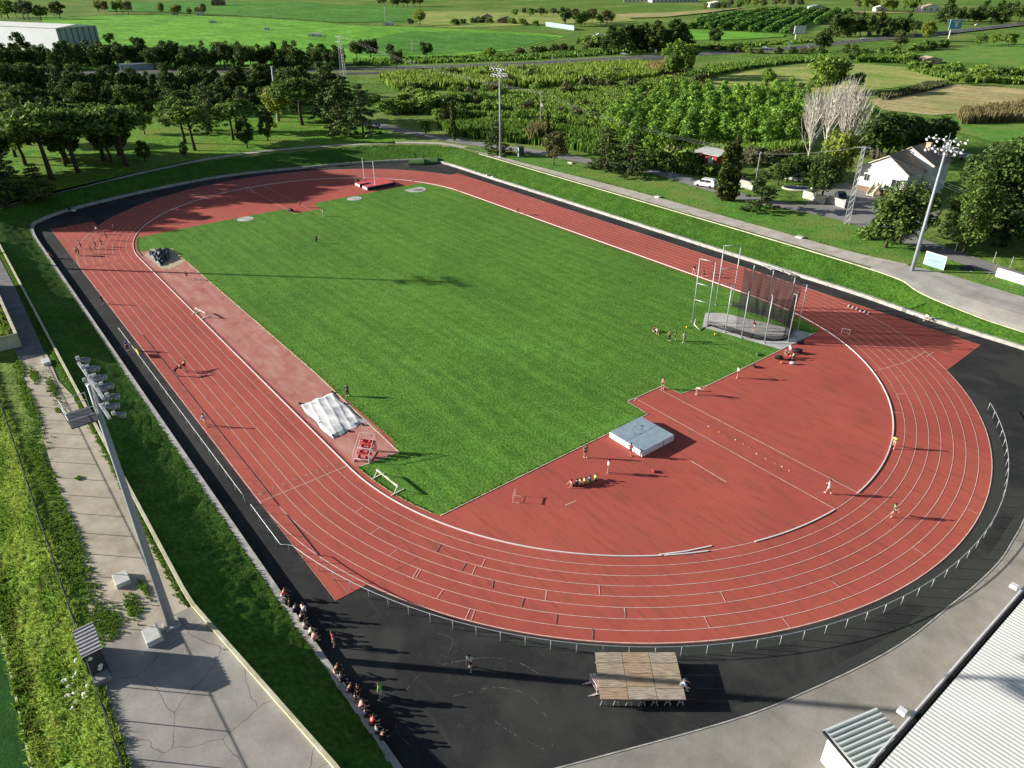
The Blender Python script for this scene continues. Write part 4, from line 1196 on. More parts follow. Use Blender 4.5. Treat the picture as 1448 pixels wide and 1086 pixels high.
for i in range(16):
    x, y = P(RNG.uniform(92, 135), RNG.uniform(945, 1012), 1.0)
    o = MB().ell((0, 0, 0), (RNG.uniform(.15, .4), RNG.uniform(.12, .3), RNG.uniform(.08, .16)), 7, 5).build('rock', 'slab'); o.rotation_euler = (RNG.uniform(-.3, .3), RNG.uniform(-.3, .3), RNG.uniform(0, 3))
    o.location = (x, y, float(np.clip(T - 0.06 - (-y - 64.2) * 0.66, -0.05, T)) + .12); tag(o, 'pale rock lying in the weeds of the slope below the hut', 'rock', 'pale rocks on the weedy slope')
gw = []
for cx_, cy_, sx, sy, k in [(10, -61.4, 9, .6, 500), (25, -62.6, 10, .7, 500), (42, -62.6, 9, .8, 600), (52, -62.0, 2.2, 1.0, 320), (51.5, -60, 1.6, .5, 120), (50, -58.8, 1.2, .25, 60), (8, -58.5, 4, .5, 160), (3, -59.8, 2.4, .45, 120), (14, -59.0, .6, .3, 26), (30, -59.8, .4, .25, 26), (-1, -60.8, 3, .5, 160), (38, -61.8, 10, .3, 160)]:
    gw.append(np.c_[r_.normal(cx_, sx * .5, k), r_.normal(cy_, sy * .55, k), np.full(k, T)])
gw = np.vstack(gw); gw = gw[(gw[:, 0] < 54) & (gw[:, 1] > -63.8)]
tuft_field('terrace_weeds', gw, 'weed_dark_leaf', .2, 9, .035, 22, 1.0)
k = 2600
tuft_field('coping_grass', np.c_[r_.uniform(-60, 54, k), r_.normal(-56.72, .13, k), np.full(k, T)], 'weed_dark_leaf', .2, 8, .03, 23, .9)
kk = np.array(resample(offset(K_[:150], 0.40), 2600))
kk = kk[(kk[:, 0] < 80)]
tuft_field('kerb_grass', np.c_[kk + r_.normal(0, .09, kk.shape), np.full(len(kk), KZ - .02)], 'weed_dark_leaf', .15, 8, .03, 24, .8)
# tussocks on the infield edge along the jump runway
k = 900
tuft_field('runway_grass', np.c_[r_.uniform(-43, 43, k), r_.normal(-30.1, .1, k), np.full(k, .04)], 'weed_leaf', .09, 6, .025, 25, .8)

edge = []
for (xa, ya, xb, yb, k) in [(54.85, -33.2, 54.85, -3.6, 200), (-42, 35.75, 42, 35.75, 900)]:
    u = r_.uniform(0, 1, k); edge.append(np.c_[xa + (xb - xa) * u - abs(r_.normal(0, .05, k)), ya + (yb - ya) * u + r_.normal(0, .05, k), np.full(k, .045)])
for r0, a0, a1, fr, k in [(R0 - .8, -89, -70.5, False, 260), (R0 - .7, 69, 89, True, 200)]:
    q = np.array(arc(r0, a0, a1, k, fr)); edge.append(np.c_[q + r_.normal(0, .05, q.shape), np.full(k, .045)])
tuft_field('infield_edge_grass', np.vstack(edge), 'weed_dark_leaf', .1, 7, .022, 27, .8)
# ================================================================== built things
simple('galvanised', (0.42, 0.45, 0.48), 0.45, 0.12, 2.0, metal=0.35)
simple('pole_grey', (0.30, 0.34, 0.39), 0.5, 0.1, 1.0)
simple('white_metal', (0.75, 0.76, 0.76), 0.4, 0.08, 3.0)
simple('lamp_glass', (0.2, 0.23, 0.28), 0.3, 0.3, 8.0, metal=0.3)
simple('dark_metal', (0.045, 0.05, 0.06), 0.5, 0.2, 2.0)
simple('black', (0.012, 0.012, 0.014), 0.7, 0.2, 2.0)
simple('roof_white', (0.72, 0.72, 0.69), 0.5, 0.07, 0.4)
simple('roof_green', (0.22, 0.27, 0.25), 0.5, 0.1, 1.0)
simple('roof_pale', (0.62, 0.67, 0.66), 0.5, 0.08, 1.0)
simple('wall_white', (0.6, 0.6, 0.6), 0.85, 0.08, 0.8)
simple('blue_grey', (0.27, 0.36, 0.43), 0.6, 0.15, 1.5)
simple('mat_white', (0.68, 0.7, 0.72), 0.6, 0.1, 1.5)
simple('navy', (0.02, 0.03, 0.07), 0.6, 0.2, 2.0)
simple('mat_red', (0.62, 0.1, 0.1), 0.6, 0.15, 1.0)
simple('cover_green', (0.1, 0.19, 0.055), 0.55, 0.18, 1.5)
simple('seat_red', (0.42, 0.03, 0.04), 0.4, 0.12, 4.0)
simple('pink_white', (0.72, 0.58, 0.56), 0.5, 0.1, 4.0)
simple('yellow', (0.75, 0.45, 0.04), 0.5, 0.12, 4.0)
simple('orange', (0.75, 0.2, 0.03), 0.5, 0.12, 4.0)
simple('hurdle_white', (0.8, 0.77, 0.68), 0.5, 0.08, 4.0)
simple('tile_tan', (0.46, 0.37, 0.26), 0.85, 0.2, 1.5)
simple('tile_brown', (0.33, 0.26, 0.2), 0.85, 0.2, 1.5)
simple('tile_cream', (0.66, 0.62, 0.54), 0.85, 0.12, 1.5)
simple('glass', (0.03, 0.035, 0.045), 0.1, 0.2, 2.0, spec=0.6)
simple('brick', (0.2, 0.14, 0.1), 0.9, 0.3, 5.0)
simple('rust_red', (0.28, 0.05, 0.03), 0.8, 0.25, 2.0)
simple('car_dark', (0.03, 0.04, 0.07), 0.25, 0.1, 1.0, spec=0.6)
simple('car_white', (0.75, 0.76, 0.77), 0.25, 0.04, 1.0, spec=0.5)
simple('car_silver', (0.4, 0.43, 0.46), 0.3, 0.05, 1.0, spec=0.6)
simple('tyre', (0.02, 0.02, 0.02), 0.8, 0.1, 5.0)
simple('board_teal', (0.25, 0.4, 0.4), 0.6, 0.1, 1.0)
simple('sign_blue', (0.12, 0.34, 0.6), 0.5, 0.1, 1.0)
simple('tarp_white', (0.68, 0.68, 0.68), 0.7, 0.06, 2.0)
simple('tarp_dark', (0.06, 0.07, 0.09), 0.6, 0.5, 0.9)
simple('wire', (0.3, 0.3, 0.3), 0.5, 0.1, 1.0, metal=0.3)
simple('pool_blue', (0.02, 0.04, 0.12), 0.2, 0.1, 1.0)
simple('sand', (0.5, 0.41, 0.28), 0.95, 0.2, 3.0)

def corrug(name, base, dark, pitch, ang, rough=0.55):
    m, t, b = new_mat(name)
    f2 = noise(t, 0.5, 5, 0.6)
    c = mix(t, 0.5, base, ramp(t, f2, [(0.35, (0.85, 0.85, 0.84, 1)), (0.65, (1.08, 1.08, 1.08, 1))]), 'MULTIPLY')
    t.links.new(c, b.inputs['Base Color'])
    b.inputs['Roughness'].default_value = rough
    return m

# ---- floodlight masts
def lamp_parts(t, x, y, z, n, gap, tilt=0.9, face=1.0, jumble=True):
    for i in range(n):
        yy = y + (i - (n - 1) / 2) * gap + RNG.uniform(-.1, .1)
        x_, z_ = x, z
        x, z = x_ + (.0 if i % 2 else .32) * face + RNG.uniform(-.05, .05), z_ + (.28 if i % 2 else -.08) + RNG.uniform(-.06, .06)
        mb = MB().tube([(x, yy, z), (x + 0.22 * face, yy, z - 0.12), (x + .42 * face, yy, z - 0.24)], [.09, .18, .22], 10)
        lm = mb.build('floodlight', 'lamp_glass', t, smooth=True)
        gl = MB().tube([(x + .425 * face, yy, z - .243), (x + .45 * face, yy, z - .258)], [.2, .19], 10).build('lens', 'white_metal', lm)
        MB().box((x - .12 * face, yy, z + .12), (.2, .2, .22)).build('ballast_box', 'galvanised', lm)
        x, z = x_, z_
def mast(x, y, z, h, rz, label, group='floodlight masts', platform=True):
    t = thing('floodlight_mast', label, 'floodlight', (x, y, z), rz, group)
    MB().box((0, 0, .1), (1.1, 1.1, .25)).build('base_plate', 'kerbstone', t)
    MB().tube([(0, 0, .2), (0, 0, h * .5), (0, 0, h - .3)], [.33, .25, .17], 12).build('pole', 'pole_grey', t, smooth=True)
    MB().box((.15, 0, h), (.16, 6.0, .16)).box((.15, 0, h - 1.5), (.16, 5.6, .16)).build('crossbar', 'galvanised', t)
    for s_ in (-1, 1): MB().box((.1, s_ * .5, h - .75), (.1, .1, 1.6)).build('head_strut', 'galvanised', t)
    lamp_parts(t, .25, 0, h + .05, 8, .78)
    lamp_parts(t, .25, 0, h - 1.45, 8, .72)
    # maintenance platform behind the lamps
    pf = MB().box((-1.05, 0, h - 2.3), (1.5, 2.2, .08)).build('platform', 'dark_metal', t)
    rl = MB()
    for a, b_ in [((-1.8, -1.1), (-.3, -1.1)), ((-1.8, 1.1), (-.3, 1.1)), ((-1.8, -1.1), (-1.8, 1.1))]:
        for zz in (h - 1.75, h - 1.25): rl.tube([(*a, zz), (*b_, zz)], .03, 5)
    for q in [(-1.8, -1.1), (-1.8, 1.1), (-.3, -1.1), (-.3, 1.1), (-1.8, 0)]: rl.tube([(*q, h - 2.3), (*q, h - 1.22)], .03, 5)
    rl.build('guard_rail', 'galvanised', t)
    MB().tube([(-.05, -.3, h - 2.3), (.1, -.3, h)], .05, 6).tube([(-.05, .3, h - 2.3), (.1, .3, h)], .05, 6).tube([(.1, 0, h), (.1, 0, h + 1.1)], .03, 5).build('lightning_rod', 'galvanised', t)
    return t
bx, by = P(243, 884, T)
mast(bx, by, T, 21.8, math.radians(92), 'tall grey floodlight mast standing on the cracked pavement in the left foreground')
bx, by = P(1288, 388, T - .6)
mast(bx, by, T - .6, 21.6, math.radians(-92), 'tall pale floodlight mast beside the teal board at right')
bx, by = P(708, 222, T)
mast(bx, by, T, 22.0, math.radians(-90), 'distant slim floodlight mast at the far end of the right footpath')
mast(-54.5, -58.4, T, 22.0, math.radians(90), 'floodlight mast outside the left picture edge whose shadow crosses the infield')

# ---- railing round the near bend and along the home straight
def railing(pl, label, spacing, z=0.0, h=1.05, matn='galvanised', r=.03, name='railing'):
    L = sum(math.hypot(b_[0] - a[0], b_[1] - a[1]) for a, b_ in zip(pl, pl[1:]))
    n = max(2, int(L / spacing) + 1)
    t = thing(name, label, 'railing', (*pl[0], z))
    o = lambda p: (p[0] - pl[0][0], p[1] - pl[0][1])
    dense = resample(pl, max(n * 3, 8))
    MB().tube([(*o(p), h) for p in dense], r * 1.15, 6).build('top_rail', matn, t, smooth=True)
    for p in resample(pl, n):
        MB().tube([(*o(p), -.02), (*o(p), h)], r, 6).build('post', matn, t, smooth=True)
    return t
RB = 47.45
railing([(x, -47.45) for x in np.linspace(43.0, 50.5, 6)] + [(p[0], p[1]) for p in arc(RB + .05, -79.5, 37.2, 80)], 'long grey tube railing curving round the near bend of the track', 2.0)
railing([(-9.0, -47.5), (41.2, -47.5)], 'straight white tube railing along the home straight', 2.6, matn='white_metal', r=.024)

# ---- fence above the weedy slope
t = thing('wire_fence', 'dark wire fence on posts along the top of the weedy slope at left', 'fence', (-20, -63.9, T))
for i in range(28):
    x = i * 3.5 + .6
    if 73.4 < x < 77.4: continue
    MB().tube([(x, 0, -.1), (x, 0, 2.5)], .045, 6).build('post', 'dark_metal', t)
MB().tube([(0, 0, 2.45), (73.9, 0, 2.45)], .03, 5).build('top_wire', 'dark_metal', t)
MB().tube([(77.3, 0, 2.45), (96, 0, 2.45)], .03, 5).build('top_wire', 'dark_metal', t)
m, tt, b = new_mat('chain_link')
tr_ = node(tt, 'ShaderNodeBsdfTransparent'); mx = node(tt, 'ShaderNodeMixShader'); mx.inputs[0].default_value = 0.05
b.inputs['Base Color'].default_value = (.08, .09, .09, 1)
tt.links.new(tr_.outputs[0], mx.inputs[1]); tt.links.new(b.outputs[0], mx.inputs[2]); tt.links.new(mx.outputs[0], tt.nodes['Material Output'].inputs['Surface'])
MB().add([(0, 0, 0), (73.9, 0, 0), (73.9, 0, 2.4), (0, 0, 2.4)], [(0, 1, 2, 3)]).build('mesh_panel', 'chain_link', t)
MB().add([(77.3, 0, 0), (96, 0, 0), (96, 0, 2.4), (77.3, 0, 2.4)], [(0, 1, 2, 3)]).build('mesh_panel', 'chain_link', t)

# ---- dugout hut at the fence
t = thing('dugout_hut', 'small dark hut with grey corrugated roof at the fence beside the pavement', 'hut', (54.1, -64.1, T))
nr = 40
vs = []
for i in range(nr + 1):
    x = 3.05 * i / nr; zz = 2.55 + .035 * math.sin(i * math.pi / 2.5)
    vs += [(x, -.05, zz), (x, 1.3, zz + .05)]
simple('hut_roof', (0.3, 0.29, 0.31), .6, .15, 2.0)
MB().add(vs, [(2 * i, 2 * i + 2, 2 * i + 3, 2 * i + 1) for i in range(nr)]).build('roof', 'hut_roof', t)
MB().box((1.5, .08, 1.25), (2.9, .1, 2.5)).box((1.5, 1.15, 1.25), (2.9, .1, 2.5)).box((.12, .62, 1.25), (.1, 1.0, 2.5)).box((2.9, .62, 1.25), (.1, 1.0, 2.5)).build('wall', 'dark_metal', t)
MB().box((3.35, .6, .25), (.8, 1.1, .5)).build('step', 'hut_roof', t)
for z_, y_ in ((2.1, .4), (1.1, .8), (.85, .7)):
    MB().ell((3.0, y_, z_), (.1, .17, .17), 10, 6).build('wall_lamp', 'white_metal', t, smooth=True)

# concrete blocks on the terrace
for (px, py), rz, s, lb in [((173, 822), .1, (1.5, 1.1, .45), 'white concrete block on the gravel, nearest the weeds'), ((217, 902), .12, (1.6, 1.15, .5), 'white concrete block on the pavement beside the floodlight mast'),
                        ((66, 513), .05, (1.7, .9, .4), 'white concrete block at the far end of the gravel'), ((930, 279), .3, (1.2, .9, .25), 'small white slab on the right lawn, farther one'),
                        ((1131, 336), .3, (1.3, 1.0, .25), 'small white slab on the right lawn by the footpath'), ((807, 231), .3, (1.5, .8, .3), 'white slab near the distant glass booth')]:
    x, y = P(px, py, T)
    tag(MB().box((0, 0, s[2] / 2), s).build('concrete_block', 'slab', bevel=.03), lb, 'concrete block').location = (x, y, T)
    bpy.context.scene.objects[-1] if False else None

# walled planter at the left edge
t = thing('walled_planter', 'raised planter with cream parapet at the left picture edge', 'planter', (-36, -66, T))
MB().wall([(0, 0), (28.3, 0), (28.3, 6.2), (0, 6.2)], .35, 0, 2.0, closed=True).build('parapet', 'coping', t)
MB().sheet([(0.1, .1), (28.2, .1), (28.2, 6.1), (.1, 6.1)], 1.2).build('soil', 'soil', t)
pts_ = np.c_[r_.uniform(.5, 27.8, 260), r_.uniform(.5, 5.8, 260), np.full(260, 1.2)]
o = tuft_field('ground_plants', pts_, 'weed_dark_leaf', .7, 9, .07, 33, .9); o.parent = t

# ---- grandstand: corrugated white roof, dark gutter, fascia
t = thing('grandstand', 'grandstand with ribbed white metal roof and dark gutter in the lower right corner', 'grandstand', (0, 0, 0))
xe, ze = 95.0, 4.0
ge = MB().box((xe + .06, -30, ze), (.12, 110, .3)).build('fascia', 'white_metal', t)
MB().box((xe + .32, -30, ze - .32), (.4, 110, .06)).build('gutter', 'black', t)
MB().box((xe + .56, -30, ze - .1), (.08, 110, .42)).build('gutter_side', 'black', t)
vs, fs = [], []
ys = np.arange(-85, 25, 0.055)
prof = [0, .0, .008, .024, .024, .008]
for i, y in enumerate(ys):
    zz = ze + .13 + prof[i % 6]
    vs += [(xe + .56, y, zz), (xe + 40, y, zz + 1.6)]
fs = [(2 * i, 2 * i + 1, 2 * i + 3, 2 * i + 2) for i in range(len(ys) - 1)]
MB().add(vs, fs).flat('roof', 'roof_white', t)
MB().box((xe + .9, -30, 1.9), (.3, 109, 3.7)).build('wall', 'wall_white', t)
for y, lb in [(P(1276, 1006, 4.2)[1], ''), (P(1440, 832, 4.2)[1], '')]:
    l_ = MB().box((xe - .45, y, ze + .2), (.5, .42, .32)).build('floodlight', 'white_metal', t)
    MB().tube([(xe, y, ze), (xe - .3, y, ze + .15)], .04, 6).build('bracket', 'galvanised', l_)

# lean-to ticket hut beside it
ux, uy = math.cos(math.radians(73)), math.sin(math.radians(73))
x0, y0 = P(1165, 1033, 3.0)
t = thing('ticket_hut', 'small white hut with green striped metal roof in front of the grandstand', 'hut', (x0, y0, 0), math.radians(73))
Lh, Wh = 4.5, 3.2     # local x along the eave, local -y away
vs, fs = [], []
MB().add([(0, 0, 3.0), (Lh, 0, 3.0), (Lh, -Wh, 3.1), (0, -Wh, 3.1)], [(0, 1, 2, 3)]).box((Lh / 2, .03, 2.94), (Lh, .06, .12)).build('roof', 'roof_pale', t)
MB().box((-.05, -Wh / 2, 2.93), (.1, Wh, .2)).build('roof_edge', 'black', t)
for k in range(9):
    MB().box((Lh / 2, -.18 - k * .36, 3.05 + .011 * k), (Lh - .1, .12, .04)).build('roof_rib', 'roof_green', t)
MB().box((Lh / 2, -Wh / 2 - .1, 1.45), (Lh - .5, Wh - .3, 2.9)).build('wall', 'wall_white', t)

# ---- plank stage near the bottom
m, tt, b = new_mat('planks')
oi = node(tt, 'ShaderNodeObjectInfo')
f = noise(tt, 1.0, 5, 0.6, stretch=(1.2, 14, 1))
c = ramp(tt, f, [(0.34, (0.15, 0.125, 0.1, 1)), (0.5, (0.36, 0.31, 0.25, 1)), (0.66, (0.52, 0.46, 0.38, 1))])
tc_ = node(tt, 'ShaderNodeTexCoord'); wv = node(tt, 'ShaderNodeTexWave', bands_direction='Y', wave_profile='SAW'); wv.inputs['Scale'].default_value = 2.0
tt.links.new(tc_.outputs['Object'], wv.inputs['Vector'])
c = mix(tt, ramp(tt, wv.outputs['Fac'], [(0.0, (1, 1, 1, 1)), (0.12, (0, 0, 0, 1))]), c, (0.05, 0.042, 0.035, 1))
c = mix(tt, 1.0, c, ramp(tt, oi.outputs['Random'], [(0, (.75, .75, .8, 1)), (.3, (1.1, 1.1, 1.12, 1)), (.6, (1.12, 1.0, .84, 1)), (.85, (1.0, .96, .92, 1)), (1, (1.2, .92, .66, 1))]), 'MULTIPLY')
tt.links.new(c, b.inputs['Base Color']); b.inputs['Roughness'].default_value = .85
SH_ = 0.95
q = [P(841, 922, SH_), P(955, 922, SH_), P(965, 988, SH_), P(849, 989, SH_)]
ea = math.atan2(q[1][1] - q[0][1], q[1][0] - q[0][0])
Ls = math.hypot(q[1][0] - q[0][0], q[1][1] - q[0][1]); Ws = math.hypot(q[3][0] - q[0][0], q[3][1] - q[0][1])
t = thing('wooden_stage', 'low wooden stage of plank panels on trestle legs beside the near bend', 'stage', (*q[0], 0), ea)
cuts = [[0, .24, .5, .76, 1], [0, .24, .47, .74, 1], [0, .24, .52, .78, 1]]
for i in range(3):
    for j in range(4):
        a, b_ = cuts[i][j] * Ws, cuts[i][j + 1] * Ws
        x0, x1 = Ls * i / 3, Ls * (i + 1) / 3
        MB().box(((x0 + x1) / 2, -(a + b_) / 2, SH_ - .03), (x1 - x0 - .04, b_ - a - .04, .06)).build('plank_panel', 'planks', t)
MB().box((Ls / 2, -.1, SH_ - .14), (Ls - .1, .08, .14)).box((Ls / 2, -Ws + .1, SH_ - .14), (Ls - .1, .08, .14)).build('beam', 'grey_bark', t)
for i in range(7):
    for y in (-.25, -Ws / 2, -Ws + .2):
        x = .3 + (Ls - .6) * i / 6
        MB().tube([(x - .22, y, 0), (x - .06, y, SH_ - .1)], .03, 5).tube([(x + .22, y, 0), (x + .06, y, SH_ - .1)], .03, 5).tube([(x - .14, y, .35), (x + .14, y, .35)], .02, 5).build('trestle_leg', 'galvanised', t)

def bag(px, py, c, label, s=1.0, rz=0.3, name='sports_bag', cat='bag', zz=0.02, group=None):
    x, y = P(px, py, zz)
    t = thing(name, label, cat, (x, y, zz), rz, group)
    b_ = MB().tube([(-.33 * s, 0, .16 * s), (-.28 * s, 0, .16 * s), (.28 * s, 0, .16 * s), (.33 * s, 0, .16 * s)], [.09 * s, .16 * s, .16 * s, .09 * s], 10).build('body', c, t, smooth=True)
    MB().tube([(-.15 * s, 0, .3 * s), (-.12 * s, .02, .4 * s), (.12 * s, .02, .4 * s), (.15 * s, 0, .3 * s)], .018 * s, 5).build('strap', 'black', t)
    return t

# leaning stack of hurdles by the stage
def hurdle(x, y, z, rz, label, frame='white_metal', bar='hurdle_white', w_=1.2, h=.9, group='track hurdles', rx=0.0, name='hurdle'):
    t = thing(name, label, 'hurdle', (x, y, z), rz, group)
    t.rotation_euler = (rx, 0, rz)
    MB().box((0, 0, h - .035), (w_, .03, .09)).build('crossbar', bar, t, bevel=.006)
    for s in (-1, 1):
        MB().tube([(s * (w_ / 2 - .06), 0, 0.03), (s * (w_ / 2 - .06), 0, h - .06)], .022, 6).build('upright', frame, t)
        MB().tube([(s * (w_ / 2 - .06), -.05, .03), (s * (w_ / 2 - .06), .65, .03)], .026, 6).build('foot', frame, t)
    MB().tube([(-w_ / 2 + .06, 0, .3), (w_ / 2 - .06, 0, .3)], .014, 5).build('brace', frame, t)
    return t
x, y = P(838, 974, 0)
for k in range(4):
    hurdle(x - .05 + k * .07, y + .1 + k * .1, 0.0, ea + 1.95, 'one of the pinkish hurdles stacked together at the left of the wooden stage', 'pink_white', 'pink_white', 1.2, .85, 'hurdles stacked by the stage')
hurdle(*P(727, 706), 0.015, math.radians(-50), 'red and white hurdle standing alone on the red surface left of the high jump', 'pink_white', 'white_metal')
hurdle(*P(1195, 473), 0.015, math.radians(20), 'white hurdle in the shade of the hammer cage net', 'white_metal', 'pink_white')
hurdle(*P(736, 303), 0.03, math.radians(50), 'pale hurdle beside the runner on the far straight', 'white_metal', 'pink_white', 1.3, 1.0)
hurdle(*P(357, 272), 0.015, math.radians(-20), 'white hurdle in the tree shade of the far bend, left of a second one', 'white_metal', 'hurdle_white', 1.2, 1.0)
hurdle(*P(352, 270.5), 0.015, math.radians(40), 'white hurdle in the tree shade of the far bend, turned edge on', 'white_metal', 'hurdle_white', 1.2, 1.0)
# big steeplechase barriers
def barrier(a, b_, z, label, h=.9):
    L = math.hypot(b_[0] - a[0], b_[1] - a[1]); rz = math.atan2(b_[1] - a[1], b_[0] - a[0])
    t = thing('steeplechase_barrier', label, 'barrier', (*a, z), rz, 'steeplechase barriers')
    for i in range(5):
        x0, x1 = L * i / 5, L * (i + 1) / 5
        MB().box(((x0 + x1) / 2, 0, h - .07), (x1 - x0 - .02, .13, .13)).build('beam_section', 'hurdle_white' if i % 2 == 0 else 'coping', t)
    for x in (.12, L - .12):
        MB().box((x, 0, .04), (.1, 1.5, .08)).build('foot', 'hurdle_white', t)
        MB().tube([(x, -.45, .05), (x, 0, h - .12)], .04, 6).tube([(x, .45, .05), (x, 0, h - .12)], .04, 6).build('leg', 'hurdle_white', t)
    return t
barrier(P(533, 668, .5), P(563, 692, .5), .045, 'long white steeplechase barrier on the grass corner by the start line')
barrier(P(277, 440, .3), P(291, 447.5, .3), .04, 'white steeplechase barrier standing on the pink runway strip')

# judges' tribune with red seats
x, y = P(511, 655)
t = thing('judges_tribune', 'white tiered judges tribune with red seats at the end of the jump runway', 'tribune', (x, y, .04), math.radians(40))
for k in range(4):
    MB().box((0, .45 + k * .55, .25 + k * .34), (1.7, .5, .05)).build('step', 'mat_red' if k % 2 else 'pink_white', t)
    for s in (-.42, .42):
        MB().ell((s, .45 + k * .55, .45 + k * .34), (.24, .2, .15), 10, 6).build('seat', 'seat_red', t, smooth=True)
for s in (-.88, .88):
    MB().tube([(s, 0, 0), (s, 2.4, 1.5), (s, 2.4, 2.3), (s, .1, .95), (s, .05, 0)], .04, 6).build('side_rail', 'pink_white', t)
    MB().tube([(s, 2.4, 0), (s, 2.4, 2.3)], .04, 6).tube([(s, 0, .03), (s, 2.4, .03)], .04, 6).build('support', 'pink_white', t)
MB().tube([(-.88, 2.4, 2.3), (.88, 2.4, 2.3)], .04, 6).tube([(-.88, 2.4, 1.5), (.88, 2.4, 1.5)], .04, 6).build('back_rail', 'pink_white', t)
MB().box((0, 2.3, .9), (1.7, .04, 1.3)).build('back_panel', 'mat_red', t)

# ---- high jump landing mat
q = [P(862, 612, .0), P(908, 590, .0), P(951, 618, .0), P(901, 646, .0)]
HM = .72
q2 = [P(862, 611, HM), P(908, 590, HM), P(951, 617, HM), P(901, 634, HM)]
x0, x1, y0, y1 = 56.2, 61.3, -10.9, -5.7
x0, x1 = q2[0][0] - .0, q2[2][0]
y0, y1 = q2[0][1], q2[1][1]
t = thing('high_jump_mat', 'big high jump landing mat with blue grey top and white sides', 'landing mat', ((x0 + x1) / 2, (y0 + y1) / 2, .015))
dx, dy = x1 - x0, y1 - y0
MB().box((0, 0, HM / 2), (dx, dy, HM)).build('foam_body', 'mat_white', t, bevel=.06)
for s in (-1, 1):
    MB().box((s * dx / 4, 0, HM + .02), (dx / 2 - .05, dy - .02, .05)).build('top_cover', 'blue_grey', t, bevel=.02)
MB().box((dx / 2 + .01, dy * .16, HM / 2), (.03, .05, HM - .1)).box((dx * .28, -dy / 2 - .012, HM / 2), (.06, .03, HM - .1)).build('seam_strap', 'navy', t)
for a, b_, s in [(-.5, .9, .5), (-.1, .5, .35), (.5, -.3, .3), (-.9, .2, .25), (.1, -.9, .3), (-.6, -.5, .2)]:
    MB().disc((a - .5, b_ + .2, HM + .048), s * .5, 9, s * .22).build('stain', 'dark_metal', t)

# ---- pole vault bed, uprights
a0, a1, a2 = P(499, 262), P(525, 270), P(562, 263)
vy0, vy1, vx0, vx1 = 20.3, 27.2, -63.5, -57.2
t = thing('pole_vault_mat', 'red topped pole vault landing mats with navy sides at the far bend', 'landing mat', (0, 0, .015))
for (xa, xb, ya, yb) in [(vx0, vx1, 22.6, 27.2), (vx0, vx0 + 2.5, 19.6, 22.5), (vx1 - 2.5, vx1, 19.6, 22.5)]:
    bd = MB().box(((xa + xb) / 2, (ya + yb) / 2, .38), (xb - xa, yb - ya, .76)).build('foam_block', 'navy', t, bevel=.05)
    MB().box(((xa + xb) / 2, (ya + yb) / 2, .79), (xb - xa - .1, yb - ya - .1, .06)).build('top_cover', 'mat_red', bd, bevel=.02)
    if yb < 23: MB().box(((xa + xb) / 2, ya - .02, .4), (xb - xa - .1, .04, .5)).build('front_panel', 'mat_white', bd)
MB().box((-60.3, 22.2, .4), (1.0, .6, .7)).build('box_collar', 'navy', t)
for (px, py), tp, lb in [((515.5, 255), 223, 'tall white pole vault upright behind the red mats'), ((531, 267), 228, 'tall white pole vault upright before the red mats')]:
    x, y = P(px, py); h = hfit((x, y), tp, 0)
    t = thing('vault_upright', lb, 'upright', (x, y, .02), 0, 'pole vault uprights')
    MB().box((0, 0, .05), (.5, .9, .1)).build('base', 'dark_metal', t)
    MB().tube([(0, 0, .1), (0, 0, h)], .09, 8).build('post', 'white_metal', t)
bag(505, 257, 'black', 'dark bag heap behind the pole vault mats', 2.0, .2)

# green mat covers at the far corner
for k, (cx_, cy_, lb) in enumerate([(*P(589, 231.5), 'green weather cover over mats at the far corner, left one'), (*P(608, 229.5), 'green weather cover over mats at the far corner, right one')]):
    t = thing('mat_cover', lb, 'cover', (cx_, cy_, 0), math.atan2(_R[1], _R[0]) + .1, 'green mat covers')
    n = 9
    pr_ = [(-1.9 + 3.8 * i / (n - 1), .55 + .62 * math.sin(math.pi * i / (n - 1))) for i in range(n)]
    vs = [(-2.15, a, b_) for a, b_ in pr_] + [(2.15, a, b_) for a, b_ in pr_] + [(-2.15, -1.9, 0), (-2.15, 1.9, 0), (2.15, -1.9, 0), (2.15, 1.9, 0)]
    fs = [(i, i + 1, n + i + 1, n + i) for i in range(n - 1)] + [(0, n, 2 * n + 2, 2 * n), (n - 1, 2 * n + 1, 2 * n + 3, 2 * n - 1)]
    MB().add(vs, fs).build('shell', 'cover_green', t)
    for s in (0, 1):
        MB().add([(v[0] + (.01 if s else -.01), v[1], v[2]) for v in vs], [tuple(range(s * n, s * n + n)) + ((2 * n + 1, 2 * n) if s == 0 else (2 * n + 3, 2 * n + 2))]).build('end_wall', 'coping' if s == 0 else 'cover_green', t)

